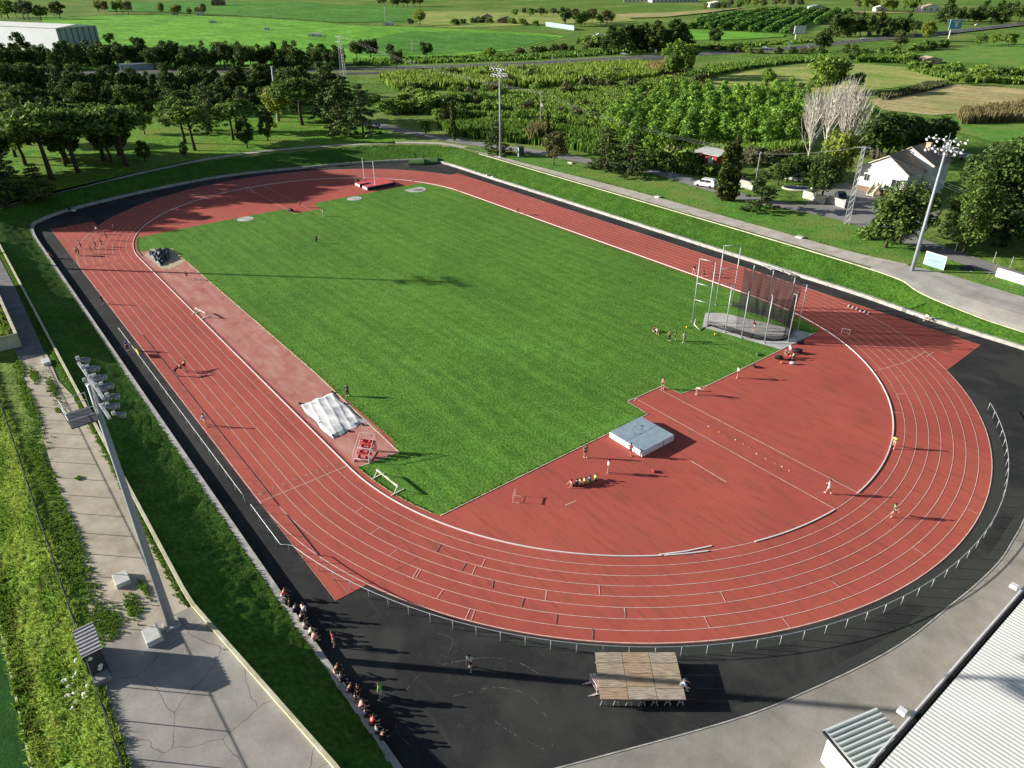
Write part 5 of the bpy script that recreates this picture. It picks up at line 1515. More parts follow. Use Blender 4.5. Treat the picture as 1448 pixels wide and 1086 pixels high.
# ---- tarpaulins over the sand pits
def tarp(name, pts4, mat, label, n=34, amp=.07, z=.05, seed=3):
    r = np.random.default_rng(seed)
    a, b_, c_, d_ = (np.array(p) for p in pts4)
    vs = []
    ph = r.uniform(0, 6, 12); kx = r.normal(0, 9, 12); ky = r.normal(0, 9, 12)
    for j in range(n + 1):
        for i in range(n + 1):
            u, v_ = i / n, j / n
            e = min(u, v_, 1 - u, 1 - v_)
            sag = .35 * math.sin(math.pi * u * 3) * (.03 if min(v_, 1 - v_) < .02 else 0)
            q = (a * (1 - u) + b_ * u) * (1 - v_) + (d_ * (1 - u) + c_ * u) * v_
            q = q + (np.array([math.sin(u * 17 + seed), math.cos(v_ * 13)]) * .12 * (1 if e < .03 else .3))
            h = sum(abs(math.sin(kx[k] * u + ky[k] * v_ + ph[k])) ** 6 for k in range(12)) / 4 * amp
            h += .1 * max(0, math.sin(math.pi * u)) * max(0, math.sin(math.pi * v_))
            vs.append((q[0], q[1], z + h * min(1, e * 14 + .15)))
    fs = [(j * (n + 1) + i, j * (n + 1) + i + 1, (j + 1) * (n + 1) + i + 1, (j + 1) * (n + 1) + i) for j in range(n) for i in range(n)]
    return tag(MB().add(vs, fs).build(name, mat, smooth=True), label, 'tarpaulin')
tarp('tarpaulin', [P(424, 574), P(470, 556), P(516, 597), P(470, 622)], 'tarp_white', 'crumpled white tarpaulin spread over the near sand pit', 60, .16)
for px, py in [(424, 571), (470, 555), (487, 571), (513, 601), (493, 610), (471, 617), (453, 599)]:
    x, y = P(px, py, .05)
    o = MB().ell((0, 0, .1), (.22, .17, .13), 8, 6).build('sandbag', 'black', smooth=True); o.location = (x, y, .04)
    tag(o, 'small black sandbag weighing down the edge of the white tarpaulin', 'sandbag', 'sandbags on the white tarpaulin')
kind(MB().sheet([P(*q, 0) for q in [(204, 361), (214, 352), (244, 352), (262, 370), (240, 381), (226, 379)]], .048).flat('sand_pit', 'sand'), 'structure')
tarp('tarpaulin', [P(208, 358), P(239, 352.5), P(240, 366), P(226, 377)], 'tarp_dark', 'rumpled dark grey tarpaulin on the far sand pit', 40, .5, .06, 8)

# throwing circles on the far grass edge
for px, py, r, lb in [(347, 310, 1.75, 'round concrete shot circle on the far grass edge, left one'), (501, 281, 1.75, 'round concrete shot circle beside the pole vault mats')]:
    x, y = P(px, py)
    t = thing('shot_circle', lb, 'throwing circle', (x, y, .04))
    MB().disc((0, 0, .03), r, 32, h=.05).build('slab', 'circle_pad', t)
    MB().tube([(1.07 * math.cos(a), 1.07 * math.sin(a), .035) for a in np.linspace(0, 6.283, 33)], .03, 4, cap=False).build('ring', 'white_metal', t)
x, y = P(589, 269)
t = thing('discus_pad', 'pale concrete throwing pad with square front at the far grass corner', 'throwing circle', (x, y, .04), math.radians(0))
MB().prism([(-1.9, -2.2), (.6, -2.2), (1.9, -1.2), (2.2, 0.2), (1.4, 1.9), (0, 2.5), (-1.9, 2.2)], 0, .05).build('slab', 'circle_pad', t)
MB().disc((.3, .1, .06), 1.1, 24, h=.02).build('ring_floor', 'pavement', t)
MB().box((.7, .9, .12), (.5, .4, .15)).build('stopboard', 'rust_red', t)

# ---- hammer cage
kind(MB().prism([P(993, 462.6), P(1105, 494.7), (55.3, 31.4), P(1022, 443), (40.6, 25.2)], .0, .06).build('cage_pad', 'circle_pad'), 'structure')
t = thing('hammer_cage', 'tall hammer cage of white posts with black netting on a concrete pad', 'throwing cage', (0, 0, .05))
m, tt, b = new_mat('net')
tr_ = node(tt, 'ShaderNodeBsdfTransparent'); mx = node(tt, 'ShaderNodeMixShader')
b.inputs['Base Color'].default_value = (.012, .012, .013, 1); b.inputs['Roughness'].default_value = .9
mx.inputs[0].default_value = .36
tt.links.new(tr_.outputs[0], mx.inputs[1]); tt.links.new(b.outputs[0], mx.inputs[2]); tt.links.new(mx.outputs[0], tt.nodes['Material Output'].inputs['Surface'])
m, tt, b = new_mat('net_dark')
tr_ = node(tt, 'ShaderNodeBsdfTransparent'); mx = node(tt, 'ShaderNodeMixShader'); mx.inputs[0].default_value = .7
b.inputs['Base Color'].default_value = (.012, .012, .013, 1); b.inputs['Roughness'].default_value = .9
tt.links.new(tr_.outputs[0], mx.inputs[1]); tt.links.new(b.outputs[0], mx.inputs[2]); tt.links.new(mx.outputs[0], tt.nodes['Material Output'].inputs['Surface'])
def post(x, y, h, hook=None):
    p_ = MB().tube([(x, y, 0), (x, y, h)], .075, 8)
    MB_ = p_.build('post', 'galvanised', t, smooth=True)
    if hook: MB().tube([(x, y, h - .05), (x + hook[0], y + hook[1], h - .05)], .045, 6).build('arm', 'galvanised', MB_)
    MB().box((x, y, .03), (.34, .34, .05)).build('foot_plate', 'galvanised', MB_)
CC = (48.2, 26.6)
near_p = [(46.9, 21.8), (49.5, 22.2), (52.5, 23.4), (54.4, 26.3), (53.2, 30.6), (50.5, 31.8), (46.8, 32.0), (43.8, 31.4)]
for x, y in near_p:
    d = np.array([CC[0] - x, CC[1] - y]); d /= np.hypot(*d)
    post(x, y, 7.2, tuple(d * .6))
def gate(p, q_, h):
    post(*p, h); post(*q_, h)
    g = MB()
    for zz in (h - .05, h * .62, h * .36): g.tube([(*p, zz), (*q_, zz)], .06, 8)
    g.build('gate_crossbar', 'galvanised', t, smooth=True)
gate((41.4, 21.1), (43.8, 21.6), 10.0)
gate((39.7, 28.9), (41.3, 30.9), 9.8)
ring = [(43.6, 21.8)] + [tuple(np.array(p) + (np.array(CC) - p) / np.hypot(*(np.array(CC) - p)) * .6) for p in near_p] + [(41.3, 30.6)]
R2 = smooth_pl(ring, 90)
def netting(pl, zt, zb, name='net', sag=.35, inset=0.0, matn='net'):
    vs, fs = [], []
    n = len(pl); mz = 10
    for j in range(mz + 1):
        for i, p in enumerate(pl):
            u = j / mz
            d = np.array(CC) - p; d /= np.hypot(*d)
            k_ = (i / (n - 1) * 9) % 1
            s_ = sag * math.sin(math.pi * k_)
            zz = zt - s_ * 1.3 * (1 - u) + (zb - zt + s_ * 0) * u
            off_ = d * (s_ * math.sin(math.pi * u) * .7 + inset * u)
            vs.append((p[0] + off_[0], p[1] + off_[1], max(zb, zz)))
    fs = [(j * n + i, j * n + i + 1, (j + 1) * n + i + 1, (j + 1) * n + i) for j in range(mz) for i in range(n - 1)]
    return MB().add(vs, fs).build(name, matn, t)
netting(R2[14:40], 6.8, .05, inset=.2)
netting(R2[39:86], 6.9, .05, inset=.5, sag=.5, matn='net_dark')
netting(R2[:24], 1.0, .03, inset=.25, sag=.1)
netting(R2[68:], 1.6, .03, inset=.2, sag=.1)
sk = offset(R2, -.3)
MB().tube([(p[0], p[1], .08 + .05 * math.sin(i * .9)) for i, p in enumerate([tuple(np.array(p) + (np.array(CC) - p) / np.hypot(*(np.array(CC) - p)) * .2) for p in R2])], .11, 6).build('net_hem', 'black', t)
MB().wall([tuple(np.array(p) + (np.array(CC) - p) / np.hypot(*(np.array(CC) - p)) * .2) for p in R2[8:]], .03, .05, .75).build('net_skirt', 'net', t)
kind(MB().strip([(47.6 + 1.1 * math.cos(a), 26.2 + 1.1 * math.sin(a)) for a in np.linspace(0, 6.283, 40)], .09, .066, closed=False).flat('cage_circle', 'white_paint'), 'structure')

# ---- small cones and marks on the javelin runway
for i, (px, py) in enumerate([(1002, 603), (1017, 611), (1025, 617), (1040, 622), (1051, 628), (1060, 633), (1070, 642), (1083, 649), (1096, 655), (1106, 660), (1116, 666)]):
    x, y = P(px, py)
    o = MB().disc((0, 0, .012), .085, 12, h=.012).tube([(0, 0, .01), (0, 0, .05)], [.075, .04], 10).build('marker_cone', ['hurdle_white', 'yellow', 'orange'][i % 3])
    o.location = (x, y, .012)
    tag(o, 'tiny flat marker cone in the line along the javelin runway', 'marker cone', 'marker cones on the javelin runway')
for px, py, lb in [(1011, 474, 'small yellow ball on the grass left of the hammer cage'), (971, 464, 'tiny yellow cone on grass near the cage gate'), (1105, 514, 'orange cone at the end of the bag heap')]:
    x, y = P(px, py); o = MB().ell((0, 0, .14), (.15, .15, .15), 12, 8).build('ball' if 'ball' in lb else 'marker_cone', 'yellow' if 'yellow' in lb else 'orange', smooth=True); o.location = (x, y, .03); tag(o, lb, 'ball' if 'ball' in lb else 'marker cone')
tag(MB().tube([(P(990, 468)[0], P(990, 468)[1], .1), (P(981, 463)[0], P(981, 463)[1], .5), (P(983, 459)[0], P(983, 459)[1], .9)], .06, 6).build('bent_pipe', 'hurdle_white', smooth=True), 'curved cream pipe lying by the left cage gate', 'pipe')
# bags
for px, py, c, lb, s in [(1066, 519, 'black', 'lone black bag on the red edge below the cage', 1.1), (1131, 486, 'navy', 'navy bag at the top of the bag heap by the cage', 1.6), (1118, 494, 'mat_white', 'pale bag among the bag heap by the cage', 1.4), (1127, 499, 'black', 'black rucksack right in the bag heap', 1.8), (1101, 508, 'black', 'round black bag left of the seated group', 1.7),
                         (1121, 515, 'mat_white', 'white towel bundle right below the seated group', 1.2), (1071, 502, 'cover_green', 'small green bag on the grass beside the red edge', .9), (411, 299, 'black', 'black bag pile at the end of the far runway', 2.2), (924, 667, 'rust_red', 'small dark red ball bag near the high jump', .8),
                         (104, 299, 'mat_white', 'white bag on the far left kerb', 1.5), (99, 297, 'black', 'black bag on the far left kerb', 1.2), (690, 249, 'mat_white', 'white bag at the right far kerb, first of two', 1.4), (697, 251, 'mat_white', 'white bag at the right far kerb, second of two', 1.2), (705, 252, 'black', 'black bag on the grass above the right far kerb', 1.6),
                         (404, 853, 'black', 'dark bag left on the near kerb wall beside the red shirt', 1.1), (441, 908, 'navy', 'dark bag on the asphalt at the feet of the seated group', 1.2)]:
    bag(px, py, c, lb, s, RNG.uniform(0, 3), zz=(.5 if px in (104, 99, 690, 697, 404) else .03))
for px, py in [(1085, 379), (1098, 382), (1112, 386)]:
    x, y = P(px, py, .3); o = MB().box((0, 0, .2), (.5, 2.6, .06)).box((0, -1, .1), (.4, .1, .2)).box((0, 1, .1), (.4, .1, .2)).build('wooden_bench', 'slab'); o.location = (x, y, .3); o.rotation_euler = (0, 0, RNG.uniform(.9, 1.6)); tag(o, 'broken pale bench on the right kerb behind the cage', 'bench', 'broken benches on the right kerb')
x, y = P(196, 503, 0)
t = thing('barrier_board', 'small yellow board hung on the home straight railing', 'board', (x, y + .0, .45), 0)
MB().box((0, 0, .25), (1.5, .06, .45)).build('panel', 'yellow', t); MB().box((-.3, .04, .25), (.5, .02, .3)).build('stripe', 'hurdle_white', t)
x, y = P(1312, 450, .5)
for k in range(6):
    x, y = P(1200 + k * 5.5, 433 + k * 2.1)
    o = MB().box((0, 0, .05), (.22, .9, .1)).build('start_block', 'pink_white', bevel=.01); o.location = (x, y, .03); o.rotation_euler = (0, 0, .3); tag(o, 'pale starting block lying in the row at the far right chute', 'starting block', 'starting blocks at the right chute')

# ---- beyond the right footpath: boards, booth, benches
A_, B_ = P(1306, 376, T - .4), P(1331, 384, T - .4)
BRZ = math.atan2(B_[1] - A_[1], B_[0] - A_[0])
x, y = P(1319, 380, T - .3)
t = thing('teal_board', 'pale teal board with white frame on posts beside the right floodlight mast', 'board', (x, y, T - .5), BRZ)
MB().box((0, 0, 1.5), (3.4, .12, 2.4)).build('panel', 'board_teal', t)
MB().box((0, 0, 2.75), (3.6, .16, .1)).box((0, 0, .25), (3.6, .16, .1)).box((-1.75, 0, 1.5), (.1, .16, 2.5)).box((1.75, 0, 1.5), (.1, .16, 2.5)).build('frame', 'white_metal', t)
for k in range(5): MB().box((-1.0 + k * .42, -.08, 1.55 + .06 * (k % 2)), (.3, .03, .18)).build('faded_letter', 'roof_green', t)
for s in (-1.5, 1.5): MB().tube([(s, .1, 0), (s, .1, 2.6)], .05, 6).build('post', 'galvanised', t)
x, y = P(1300, 390, T - .6); o = MB().box((0, 0, .1), (1.6, .8, .2)).build('concrete_block', 'slab', bevel=.03); o.location = (x, y, T - .6); tag(o, 'flat white slab at the foot of the teal board', 'concrete block')
t = thing('junk_pile', 'heap of grey sheet panels right of the teal board', 'sheet pile', (*P(1357, 386, T - .5), T - .5), .4)
for k in range(4): 
    o = MB().box((k * .35, k * .1, .15 + k * .12), (2.0, 1.3, .05)).build('sheet_panel', ['blue_grey', 'dark_metal'][k % 2], t); o.rotation_euler = (.1 * k, -.12, .15 * k)
x, y = P(1428, 402, T - .6)
t = thing('white_banner_bench', 'long white rounded board on short legs at the right picture edge', 'board', (x, y, T - .6), BRZ)
MB().box((1.5, 0, 1.3), (8, .5, 1.5)).build('panel', 'white_paint', t, bevel=.2)
for s in (-1.6, 2.6): MB().box((s, 0, .4), (.25, .4, .8)).build('leg', 'pavement', t)
for k, (px, py, hh) in enumerate([(1392, 399, 1.7), (1404, 385, 1.8), (1398, 400, 1.2)]):
    x, y = P(px, py, T - .5)
    o = MB().tube([(0, 0, 0), (.25, .3, hh)], .06, 6).build('wooden_stake', 'olive_stake' if 'olive_stake' in MATS else simple('olive_stake', (.22, .2, .1), .9), None); o.location = (x, y, T - .5); tag(o, 'leaning wooden stake near the white rounded board', 'stake', 'leaning stakes by the white board')
for k, (px, py) in enumerate([(1350, 357), (1404, 372), (1428, 379)]):
    x, y = P(px, py, T); o = MB().tube([(0, 0, 0), (0, 0, 2.0)], .05, 6).build('fence_post', 'galvanised'); o.location = (x, y, T); tag(o, 'thin grey post at the roadside on the right', 'post', 'roadside posts at right')
t = thing('glass_booth', 'small glass booth with grey frame beside the distant floodlight mast', 'booth', (*P(736, 221, T), T), math.radians(-25))
MB().box((0, 0, 2.5), (2.3, 1.5, .12)).build('roof', 'dark_metal', t); MB().box((0, 0, .1), (2.3, 1.5, .2)).build('floor', 'kerbstone', t)
MB().box((-1.08, 0, 1.3), (.08, 1.4, 2.3)).build('side_panel', 'white_paint', t); MB().box((.3, -.65, 1.3), (1.6, .05, 2.2)).build('front_glass', 'board_teal', t); MB().box((0, .68, 1.3), (2.2, .05, 2.3)).box((1.1, 0, 1.3), (.05, 1.4, 2.3)).build('dark_panel', 'glass', t)

# ---- white house
t = thing('white_house', 'white gabled house with tan and brown roof among trees at the upper right', 'house', (21.6, 101.8, T))
t.scale = (.9, .9, .93)
W1, D1, E1, A1 = 12.0, 8.0, 5.6, 9.0
def gable(x0, x1, y0, y1, ze, za_, xa, over=.4, z0=0):
    vs = [(x0, y0, z0), (x1, y0, z0), (x1, y0, ze), (xa, y0, za_), (x0, y0, ze), (x0, y1, z0), (x1, y1, z0), (x1, y1, ze), (xa, y1, za_), (x0, y1, ze)]
    w_ = MB().add(vs, [(0, 1, 2, 3, 4), (9, 8, 7, 6, 5), (0, 4, 9, 5), (1, 6, 7, 2)])
    def slope(xe_, sgn):
        dx_ = xe_ - xa; k_ = (ze - za_) / dx_
        xo = xe_ + sgn * over; zo = za_ + k_ * (xo - xa)
        a = [(xa, y0 - over, za_ + .03), (xo, y0 - over, zo + .03), (xo, y1 + .0, zo + .03), (xa, y1, za_ + .03)]
        b_ = [(p[0], p[1], p[2] + .18) for p in a]
        return MB().add(a + b_, [(0, 1, 2, 3), (4, 5, 6, 7), (0, 4, 5, 1), (1, 5, 6, 2), (2, 6, 7, 3), (3, 7, 4, 0)])
    return w_, slope(x0, -1), slope(x1, 1)
w_, sl, sr = gable(0, W1, 0, D1, E1, A1, 6.6, .5)
w_.build('front_wall', 'wall_white', t); sl.build('front_roof', 'tile_cream', t); sr.build('front_roof', 'tile_brown', t)  # paler tile on the sunward slope: sun glare put into its colour
w_, sl, sr = gable(2.2, 13.8, D1 + .2, D1 + 9, 6.9, 10.1, 7.6, .5)
w_.build('rear_wall', 'wall_white', t); rl_ = sl.build('rear_roof', 'tile_tan', t); rr_ = sr.build('rear_roof', 'tile_brown', t)
MB().box((9.8, D1 + 4, 9.9), (1.1, .9, 2.0)).box((9.8, D1 + 4, 10.95), (1.3, 1.1, .15)).build('chimney', 'tile_tan', rr_)
MB().box((W1 / 2, -.05, .6), (W1 + .1, .12, 1.2)).build('basement', 'brick', t)
for x, z, a, b_ in [(2.2, 3.3, 1.3, 1.5), (9.6, 3.2, 2.2, 1.6), (5.6, 2.9, 1.0, 2.0)]:
    wd_ = MB().box((x, -.03, z), (a, .08, b_)).build('window' if a != 1.0 else 'door', 'glass' if a != 1.0 else 'slab', t)
    MB().box((x, -.07, z + b_ / 2 + .05), (a + .25, .08, .1)).box((x, -.07, z - b_ / 2 - .05), (a + .25, .1, .1)).box((x - a / 2 - .05, -.07, z), (.1, .08, b_)).box((x + a / 2 + .05, -.07, z), (.1, .08, b_)).box((x, -.075, z), (.06, .06, b_)).build('frame', 'slab', wd_)
MB().box((6.6, -.04, 6.4), (.7, .06, .9)).build('vent', 'slab', t)
MB().box((13.83, D1 + 4, 5.0), (.06, 1.2, 1.1)).build('window', 'glass', t)
st = MB()
for k in range(7): st.box((5.6 - .0, -.9 - k * .42, 1.9 - k * .27), (1.5, .44, .16))
st.build('stair', 'coping', t)
for s in (4.8, 6.4): MB().add([(s - .08, -.6, 1.9), (s + .08, -.6, 1.9), (s + .08, -3.6, 0), (s - .08, -3.6, 0), (s - .08, -.6, 2.9), (s + .08, -.6, 2.9), (s + .08, -3.6, 1.0), (s - .08, -3.6, 1.0)], [(0, 1, 2, 3), (4, 5, 6, 7), (0, 4, 5, 1), (1, 5, 6, 2), (2, 6, 7, 3), (3, 7, 4, 0)]).build('stair_wall', 'coping', t)
# garden walls along the road
for a, b_, lb in [((1135, 279), (1164, 288), 'pale garden wall left of the drive gate at the white house'), ((1170, 287), (1193, 294), 'pale garden wall right of the drive gate at the white house'), ((1040, 262), (1063, 268), 'pale garden wall behind the two tall cypresses')]:
    A, B = P(*a, T), P(*b_, T)
    tag(MB().wall([A, B], .3, T - .2, T + 1.5).wall([A, B], .42, T + 1.5, T + 1.6).box((*B, T + .8), (.6, .6, 1.9)).build('garden_wall', 'kerbstone'), lb, 'garden wall')
t = thing('swimming_pool', 'oval dark covered pool with pale rim in the garden', 'pool', (*P(1128, 267, T), T), .6)
MB().tube([(3.3 * math.cos(a), 2.0 * math.sin(a), .12) for a in np.linspace(0, 6.283, 33)], .22, 6, cap=False).build('rim', 'coping', t); MB().disc((0, 0, .14), 3.3, 32, 2.0, h=.1).build('cover', 'pool_blue', t)

# vehicles
def car(x, y, z, rz, paint, label, van=False, L=4.3, W=1.75, H=1.45):
    t = thing('van' if van else 'car', label, 'van' if van else 'car', (x, y, z), rz)
    if van: prof_ = [(-L / 2, .35), (-L / 2, .9), (-L / 2 + .12, 1.55), (-L / 2 + .5, H), (L * .12, H), (L * .3, 1.15), (L * .47, .95), (L / 2, .75), (L / 2, .35)]
    else: prof_ = [(-L / 2, .35), (-L / 2, .85), (-L * .4, .95), (-L * .28, H), (L * .08, H), (L * .26, .95), (L * .45, .8), (L / 2, .65), (L / 2, .35)]
    n = len(prof_)
    vs = [(a, -W / 2 * (1 if b_ < 1 else .86), b_) for a, b_ in prof_] + [(a, W / 2 * (1 if b_ < 1 else .86), b_) for a, b_ in prof_]
    MB().add(vs, [tuple(range(n)), tuple(reversed(range(n, 2 * n)))] + [(i, (i + 1) % n, n + (i + 1) % n, n + i) for i in range(n)]).build('body', paint, t, bevel=.05)
    gl = [(-.3, -.05), (.0, .22)] if van else [(-.24, -.04), (-.01, .17)]
    for s in (-1, 1):
        for a, b_ in gl: MB().box(((a + b_) / 2 * L, s * (W / 2 * .93), (1.0 + H) / 2 - .02), ((b_ - a) * L, .06, (H - 1.0) * .55)).build('side_window', 'glass', t)
        for xx in (-L * .31, L * .31):
            MB().tube([(xx, s * (W / 2 - .12), .32), (xx, s * (W / 2 + .03), .32)], .32, 14).build('wheel', 'tyre', t)
    a0_, b0_ = (prof_[5], prof_[4]); k = .5
    mx_ = ((a0_[0] + b0_[0]) / 2, (a0_[1] + b0_[1]) / 2)
    MB().add([(a0_[0] - .06 + .03, -W * .36, a0_[1] + .05), (a0_[0] - .06 + .03, W * .36, a0_[1] + .05), (b0_[0] + .1 + .05, W * .36, b0_[1] - .04), (b0_[0] + .1 + .05, -W * .36, b0_[1] - .04)], [(0, 1, 2, 3)]).build('windscreen', 'glass', t)
    MB().box((-L / 2 + (.03 if van else .45), 0, 1.2), (.06, W * .7, .4)).build('rear_window', 'glass', t)
    for s in (-1, 1): MB().box((L / 2 - .02, s * W * .36, .66), (.08, .32, .14)).build('headlight', 'lamp_glass', t)
    return t
x, y = P(997, 264, T); car(x, y, T + .03, math.radians(196), 'car_white', 'white van driving along the side road below the red shed', van=True, L=4.8, W=1.9, H=1.95)
for px, py, rz, c, lb in [(1188, 280, 2.3, 'car_dark', 'dark blue car parked in the drive of the white house'), (1123, 256, .2, 'car_silver', 'silver car in the garden shade behind the pool'), (1368, 226, .3, 'car_silver', 'pale blue car parked behind the white house'), (1048, 258, .5, 'dark_metal', 'covered grey car behind the garden wall by the cypresses'), (1314, 275, .9, 'car_white', 'white car tucked at the right wall of the white house')]:
    x, y = P(px, py, T); car(x, y, T + .02, rz, c, lb)
for px, py, rz, c, lb in [(1222, 56, .7, 'car_silver', 'grey car on the right stretch of motorway'), (1082, 69.5, .6, 'car_white', 'small white car on the motorway left of the billboard'), (1382, 36.5, .9, 'car_white', 'white car far right on the motorway'), (883, 78, .55, 'blue_grey', 'bluish car on the motorway before the pine stand')]:
    x, y = P(px, py, T + .1); o = car(x, y, T + .12, rz, c, lb, L=4.4)

# red shed with pale flat roof
x, y = P(981, 231, T)
t = thing('red_shed', 'small dark red shed with pale flat roof below the plantation', 'shed', (x, y, T), math.radians(8))
MB().box((3.2, 2.5, 1.4), (6.2, 4.6, 2.8)).build('wall', 'rust_red', t)
MB().add([(-.3, -.6, 3.0), (7.2, -.6, 2.8), (7.2, 5.6, 3.1), (-.3, 5.6, 3.4)] + [(-.3, -.6, 3.12), (7.2, -.6, 2.92), (7.2, 5.6, 3.22), (-.3, 5.6, 3.52)], [(0, 1, 2, 3), (4, 5, 6, 7), (0, 4, 5, 1), (1, 5, 6, 2), (2, 6, 7, 3), (3, 7, 4, 0)]).build('roof', 'slab', t)
for a, b_, c in [(.8, .9, 'white_paint'), (3.2, .8, 'mat_red'), (4.6, 1.4, 'white_paint')]:
    MB().box((a, .15, 1.2), (b_, .12, 1.8)).build('stored_panel', c, t)

# masts, poles and wires
def lattice(px, py, tp, label, w0=.9, w1=.5, zz=T, matn='galvanised', arms=()):
    b_ = P(px, py, zz); h = hfit(b_, tp, zz)
    t = thing('lattice_pylon', label, 'pylon', (*b_, zz), .4)
    fr = MB()
    cs = [(-1, -1), (1, -1), (1, 1), (-1, 1)]
    for c_ in cs:
        MB().tube([(c_[0] * w0 / 2, c_[1] * w0 / 2, 0), (c_[0] * w1 / 2, c_[1] * w1 / 2, h)], .06, 4).build('corner_leg', matn, t)
    n = max(6, int(h / 1.3))
    for i in range(n):
        u0, u1 = i / n, (i + 1) / n
        for k in range(4):
            a, c_ = cs[k], cs[(k + 1) % 4]
            wA, wB = (w0 + (w1 - w0) * u0) / 2, (w0 + (w1 - w0) * u1) / 2
            fr.tube([(a[0] * wA, a[1] * wA, h * u0), (c_[0] * wB, c_[1] * wB, h * u1)], .032, 3, cap=False)
            fr.tube([(a[0] * wB, a[1] * wB, h * u1), (c_[0] * wB, c_[1] * wB, h * u1)], .025, 3, cap=False)
    fr.build('bracing', matn, t)
    for z_, w_ in arms: MB().box((0, 0, h - z_), (w_, .14, .14)).build('crossarm', matn, t)
    return (b_[0], b_[1], zz + h)
t1 = lattice(1197, 317, 207, 'slim lattice pylon at the road edge before the white house', .95, .55, arms=((.2, 2.4),))
t2 = lattice(487, 118, 50, 'pale lattice pylon rising above the dark cedars', 2.0, .8, arms=((.5, 4), (2.5, 5)))
def wpole(px, py, tp, label, arm=2.4, r=.16, box=False, lean=0, rz=.5, matn='pavement'):
    b_ = P(px, py, T); h = hfit(b_, tp, T)
    t = thing('wire_pole', label, 'pole', (*b_, T), rz)
    MB().tube([(0, 0, -.2), (lean, 0, h)], [r * 1.2, r * .7], 8).build('shaft', matn, t, smooth=True)
    if arm: MB().box((lean, 0, h - .15), (.12, arm, .12)).build('crossarm', 'galvanised', t)
    for s in (-1, 0, 1): MB().tube([(lean, s * arm * .45, h - .1), (lean, s * arm * .45, h + .2)], .06, 6).build('insulator', 'slab', t)
    if box: MB().box((.3, 0, h * .62), (.7, .7, 1.0)).build('transformer', 'slab', t)
    return (b_[0], b_[1], T + h)
t3 = wpole(765, 176, 131, 'concrete wire pole with transformer box amid the reeds', 3.0, .3, True)
t4 = wpole(1069, 256, 217, 'leaning concrete wire pole behind the garden wall', 2.6, .17)
t5 = wpole(393, 172, 94, 'leaning whitish bare pole at the back of the grove', 1.2, .32, lean=1.0, matn='slab')
def wires(a, b_, label, sag, n=3, gap=1.3, r=.014):
    d = np.array([b_[0] - a[0], b_[1] - a[1]]); d /= np.hypot(*d); pr_ = np.array([-d[1], d[0]])
    t = thing('power_line', label, 'power line', (*a[:2], 0))
    for k in range(n):
        o_ = pr_ * (k - (n - 1) / 2) * gap
        MB().tube([(a[0] * (1 - u) + b_[0] * u + o_[0] - a[0], a[1] * (1 - u) + b_[1] * u + o_[1] - a[1], a[2] * (1 - u) + b_[2] * u - sag * 4 * u * (1 - u)) for u in np.linspace(0, 1, 17)], r, 4, cap=False).build('cable', 'wire', t)
wires(t2, t3, 'overhead cables from the lattice pylon to the transformer pole', 2.5, r=.014)
wires(t3, (t4[0], t4[1], t4[2]), 'overhead cables running from the transformer pole over the reeds', 2.0, r=.01)
wires(t4, t1, 'overhead cables from the leaning pole to the road edge pylon', .6, r=.008)
e_ = P(1500, 320, 9.0)
wires(t1, (e_[0], e_[1], 9.0), 'overhead cables crossing in front of the right floodlight mast', .8)

# billboards and motorway furniture
def billboard(px, py, tp, wpx, label, mat, two=False, rz=.7):
    b_ = P(px, py, T); h = hfit(b_, tp, T)
    d = math.hypot(b_[0] - CAM[0], b_[1] - CAM[1]); wd_ = wpx / FPX * d
    t = thing('billboard', label, 'billboard', (*b_, T), math.atan2(_R[1], _R[0]) + .1, 'motorway billboards')
    MB().tube([(0, 0, 0), (0, 0, h * .55)], .35, 8).build('post', 'white_metal', t)
    MB().box((wd_ * .3, 0, h * .76), (wd_, .5, h * .48)).build('panel', mat, t)
    MB().box((wd_ * .3, 0, h * 1.005), (wd_ + .3, .6, .25)).box((wd_ * .3, 0, h * .515), (wd_ + .3, .6, .25)).build('frame', 'white_metal', t)
    if two: MB().box((wd_ * .35, -.3, h * .78), (wd_ * .22, .1, h * .3)).box((wd_ * .35, -.3, h * .9), (wd_ * .5, .1, h * .08)).build('emblem', 'white_paint', t)
billboard(1124, 58, 37, 14, 'plain white roadside billboard beside the motorway', 'white_paint')
billboard(1341, 55, 28, 14, 'blue roadside billboard with white emblem at the upper right', 'sign_blue', True)
for px, py, tp in [(781, 88, 79), (804, 90, 81), (1115, 68, 60), (1143, 69, 61), (927, 78, 70), (558, 108, 99), (559, 106, 98)]:
    b_ = P(px, py, T); h = hfit(b_, tp, T); o = thing('road_sign', 'small white road sign on a post beside the motorway', 'road sign', (*b_, T), math.atan2(_R[1], _R[0]), 'road signs along the motorway')
    MB().tube([(0, 0, 0), (0, 0, h)], .12, 6).build('post', 'galvanised', o); MB().box((0, -.15, h - .9), (1.3, .1, 1.6)).build('panel', 'white_paint', o)
# white gantry frames by the left motorway
for x0, x1, yt, yb, lb in [(171, 229, 90, 100, 'long white noise screen frame beside the left motorway'), (21, 45, 98, 112, 'short white frame beside the motorway at the left edge')]:
    A, B = P(x0, yb, T), P(x1, yb - 2, T); L = math.hypot(B[0] - A[0], B[1] - A[1]); h = hfit(A, yt, T)
    t = thing('screen_frame', lb, 'screen', (*A, T), math.atan2(B[1] - A[1], B[0] - A[0]))
    MB().box((L / 2, 0, h - .3), (L, .5, .6)).build('top_beam', 'white_paint', t)
    for s in (0, L): MB().box((s, 0, h / 2), (.5, .5, h)).build('post', 'white_paint', t)
    MB().box((L / 2, .3, h * .45), (L, .1, h * .8)).build('screen_panel', 'blue_grey', t)
